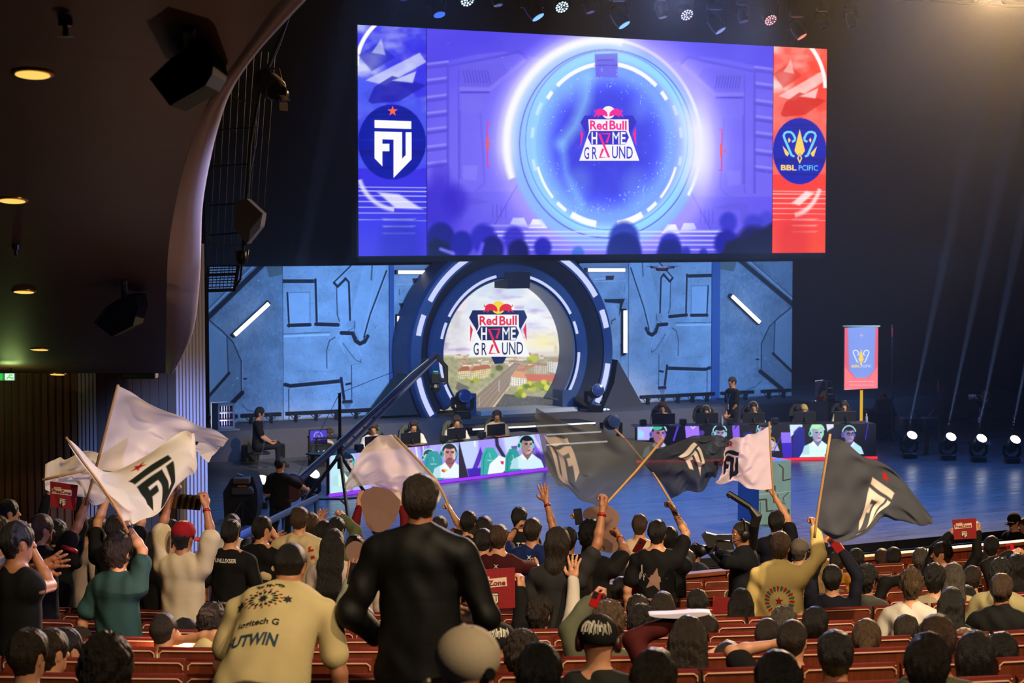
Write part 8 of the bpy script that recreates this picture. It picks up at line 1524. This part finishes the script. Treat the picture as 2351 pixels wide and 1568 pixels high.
# ------------------------------------------------------------------ things held up by the crowd
def sheet(nm, lab, cat, px4, d, m, part, th=.004, dz=0.0, name=None):
    c = sum((P(x, y, d) for x, y in px4), Vector()) / len(px4); t = thing(name or nm, c, lab, cat); pts = [P(x, y, d + dz * i) for i, (x, y) in enumerate(px4)]; MB().prism(pts, FWH * th).build(part, m, t); return t
REDC = mat('red_cloth', (.54, .02, .06), .75, noise=.2, nscale=9, bump=.2); CRC = mat('print_cream', (.85, .76, .66), .7); REDP = mat('print_crimson', (.50, .05, .09), .7); BADGE = mat('print_dark', (.12, .10, .12), .7)
def redsign(lab, px4, d, cut=0.0):
    """px4: top left, top right, bottom right, bottom left"""
    t = sheet('cheering_sign', lab, 'sign', px4, d, REDC, 'sign_sheet'); a, b, c, e = px4
    def q(u, v, o=.004): x = (a[0] * (1 - u) + b[0] * u) * (1 - v) + (e[0] * (1 - u) + c[0] * u) * v; y = (a[1] * (1 - u) + b[1] * u) * (1 - v) + (e[1] * (1 - u) + c[1] * u) * v; return P(x, y, d - o)
    flat_shape('text_band', [[(.06 - cut, .28), (.13 - cut, .275), (.14 - cut, .20), (.40, .185), (.40, .245), (.80, .225), (.81, .45), (.06 - cut, .48)]], CRC, t, q)
    X = (q(1, .3) - q(0, .3)); U = q(.5, .2) - q(.5, .5); w = X.length; put_text('sign_text', 'FreeZone', REDP, t, q(.435 - cut / 2, .355, .008), X, U, .1, fit=(w * (.68 + cut), w * .13), bold=.025)
    put_text('sign_small_text', 'vodafone', REDP, t, q(.265 - cut / 2, .225, .008), X, U, .1, fit=(w * .22, w * .03), bold=.01)
    sc = .24 / 240; L = lambda x, y: ((x - 287) * sc * .95 + .47, (y - 640) * sc * .85 + .60)
    flat_shape('crest', [[L(150, 630), L(424, 630), L(424, 920), L(290, 1060), L(150, 920)]], BADGE, t, lambda u, v: q(u, v, .007)); flat_shape('crest_emblem', [[L(x, y) for x, y in p] for p in FU], CRC, t, lambda u, v: q(u, v, .010)); return t
redsign('red cloth sign with cream lettering held high at the far left', [(115, 1105), (179, 1114), (173, 1172), (116, 1162)], 15.2)
redsign('largest red sign with cream lettering, beside the man in black jacket', [(1083, 1309), (1182, 1303), (1183, 1395), (1090, 1400)], 14.3, .06)
redsign('red sign with cream lettering held up in the right rows', [(2186, 1193), (2241, 1189), (2242, 1236), (2191, 1239)], 20.3)
t = sheet('cheering_sign', 'red sign hanging low in front of the cameraman', 'sign', [(1637, 1370), (1680, 1372), (1676, 1422), (1635, 1415)], 16.8, REDC, 'sign_sheet')
t = sheet('cheering_sign', 'red sign behind the man in black star tee', 'sign', [(1438, 1318), (1470, 1308), (1472, 1368), (1450, 1370)], 18.6, REDC, 'sign_sheet')
CARD = mat('brown_card', (.52, .40, .37), .8, noise=.06, nscale=30)
def blob(pts, n=6):
    P_ = np.array([pts[-1]] + pts + pts[:2], float); out = []
    for i in range(1, len(pts) + 1):
        for k in range(n):
            f = k / n; a, b, c, d_ = P_[i - 1], P_[i], P_[i + 1], P_[(i + 2) if i + 2 < len(P_) else 2]; out.append(tuple(.5 * ((2 * b) + (-a + c) * f + (2 * a - 5 * b + 4 * c - d_) * f * f + (-a + 3 * b - 3 * c + d_) * f ** 3)))
    return out
sheet('card_cutout', 'big rounded brown card cutout under the cream flag', 'card cutout', blob([(857, 1117), (885, 1121), (908, 1128), (919, 1152), (912, 1185), (893, 1212), (868, 1222), (846, 1212), (835, 1185), (828, 1150), (836, 1128), (852, 1120)]), 18.0, CARD, 'card')
sheet('card_cutout', 'smaller brown card cutout below left of the big one', 'card cutout', blob([(815, 1242), (834, 1252), (838, 1275), (830, 1292), (805, 1288), (794, 1272), (796, 1254)]), 16.9, CARD, 'card')
sheet('card_cutout', 'figure shaped brown card cutout near the stage, centre right', 'card cutout', blob([(1375, 1160), (1403, 1164), (1420, 1180), (1422, 1196), (1417, 1206), (1424, 1222), (1422, 1250), (1410, 1268), (1382, 1266), (1366, 1250), (1362, 1215), (1348, 1198), (1338, 1184), (1346, 1168)]), 16.6, CARD, 'card')
sheet('paper_disc', 'pale paper disc held level over the maroon sweater woman', 'paper disc', blob([(1492, 1412), (1540, 1410), (1600, 1406), (1632, 1408), (1606, 1416), (1560, 1420), (1510, 1418)]), 10.6, mat('paper_lilac', (.82, .80, .88), .6), 'paper', th=.10)
# folded zigzag fan of printed card
t = thing('clapper_fan', P(432, 1155, 16.1), 'zigzag folded card clapper held over the red cap man', 'clapper'); b = MB(); b2 = MB()
for i in range(5):
    x = 402 + i * 14; (b).prism([P(x, 1134 + i, 16.1), P(x + 8, 1133 + i, 16.0), P(x - 2 + 3, 1168 + i, 16.0), P(x - 7, 1167 + i, 16.1)], FWH * .004)
    if i < 4: b2.prism([P(x + 8, 1133 + i, 16.0), P(x + 14, 1135 + i, 16.1), P(x + 7, 1168 + i, 16.1), P(x + 1, 1168 + i, 16.0)], FWH * .004)
b.build('light_folds', mat('card_gold', (.55, .46, .30), .5), t); b2.build('dark_folds', mat('card_dark', (.10, .08, .06), .5), t)
def phone(lab, x, y, d, rot=0, case=(.5, .04, .05), w=.075, h=.15):
    c = P(x, y, d); r = math.radians(rot); X = RGT * math.cos(r) - UPV * math.sin(r); U = RGT * math.sin(r) + UPV * math.cos(r); t = thing('phone', c, lab, 'phone'); MB().box(c, (w, .009, h), X, FWD, U, .008).build('phone_case', mat('phone_case', case, .4), t); MB().box(c - FWD * .006 + U * h * .28 - X * w * .2, (.03, .006, .035), X, FWD, U).build('camera_bump', PLAST, t)
phone('dark phone held up by a hand before the card cutout', 1328, 1186, 18.4, -8, (.05, .04, .05)); phone('red and black phone held high at the dark flag', 1918, 1250, 16.9, -35); phone('red phone held by the hooded person at right edge', 2322, 1264, 20.0, -20, (.75, .06, .08))
phone('red phone on the cream tee man, held by an open hand', 1468, 1254, 18.6, 30); phone('small red object held by the camouflage jacket person', 1367, 1376, 10.9, 20, (.65, .04, .08), .05, .09)
phone('dark phone between the blonde woman and the jacket man', 813, 1318, 13.2, 10, (.05, .05, .06))
# the cameraman's video camera with its viewfinder arm
d = 17.6; t = thing('video_camera', P(1665, 1255, d), 'black shoulder video camera carried by the bearded cameraman', 'camera')
MB().prism([P(x, y, d) for x, y in ((1645, 1238), (1683, 1244), (1686, 1262), (1660, 1262), (1646, 1256))], FWH * .16).build('camera_body', PLAST, t); MB().prism([P(x, y, d - .1) for x, y in ((1612, 1232), (1622, 1224), (1646, 1230), (1640, 1256), (1626, 1258))], FWH * .10).build('viewfinder', PLAST, t)
MB().lathe(P(1618, 1262, d), [(.035, -.12), (.04, -.02), (.048, .03), (.055, .07)], (P(1600, 1270, d - .2) - P(1650, 1258, d)), 16).build('lens', PLAST, t, True); MB().tube([P(1640, 1250, d - .05), P(1630, 1270, d - .05), P(1650, 1290, d)], .022, 6).build('hand_grip', PLAST, t); MB().box(P(1660, 1233, d), (.16, .05, .05), RGT, UPV).tube([P(1648, 1240, d), P(1652, 1228, d), P(1676, 1232, d), P(1680, 1246, d)], .010, 6).build('top_handle', PLAST, t)
t = thing('camera_light_arm', P(1700, 1160, 18.3), 'black jointed arm rising over the cameraman to the left', 'camera arm'); MB().tube([P(1671, 1132, 18.2), P(1722, 1164, 18.2)], .020, 8, flat=1.4).build('upper_arm', PLAST, t); MB().tube([P(1722, 1164, 18.2), P(1738, 1185, 18.2), P(1732, 1206, 18.2), P(1728, 1260, 18.3)], [.02, .05, .045, .035], 8).build('lower_arm', PLAST, t); MB().tube([P(1671, 1132, 18.2), P(1676, 1142, 18.2)], .02, 6).build('joint', PLAST, t)
# raised arms of people hidden by their neighbours stay with their owners; a jacket thrown over a seat
t = thing('jacket_on_seat', P(2058, 1330, 18.2), 'black jacket with pale lining thrown over a seat back at right', 'jacket'); F_ = Field(); c0 = np.array(P(2058, 1332, 18.2)); B0 = c0 * 1; F_.chain([c0 * 0 + V(-.2, 0, -.16), V(-.13, 0, -.02), V(.12, .02, -.01), V(.2, 0, -.16)], [.05, .055, .05, .05], .05); v_, f_ = F_.mesh(.014); link('jacket_cloth', mesh_from('j', v_, f_), cloth_mat((.05, .05, .055)), t, True)
# ------------------------------------------------------------------ thin theatrical haze over the stage
m = bpy.data.materials.new('haze'); m.use_nodes = True; nt = m.node_tree; nt.nodes.remove(nt.nodes['Principled BSDF']); vs_ = nt.nodes.new('ShaderNodeVolumeScatter'); vs_.inputs['Density'].default_value = .0022; vs_.inputs['Anisotropy'].default_value = .3
nt.links.new(vs_.outputs[0], nt.nodes['Material Output'].inputs['Volume']); hz_ = MB().box((27.7, 37.4, 8.2), (41.2, 20.8, 16.2)).build('stage_haze', m); tag(hz_, 'thin haze hanging in the air over the stage', 'haze', kind='stuff')
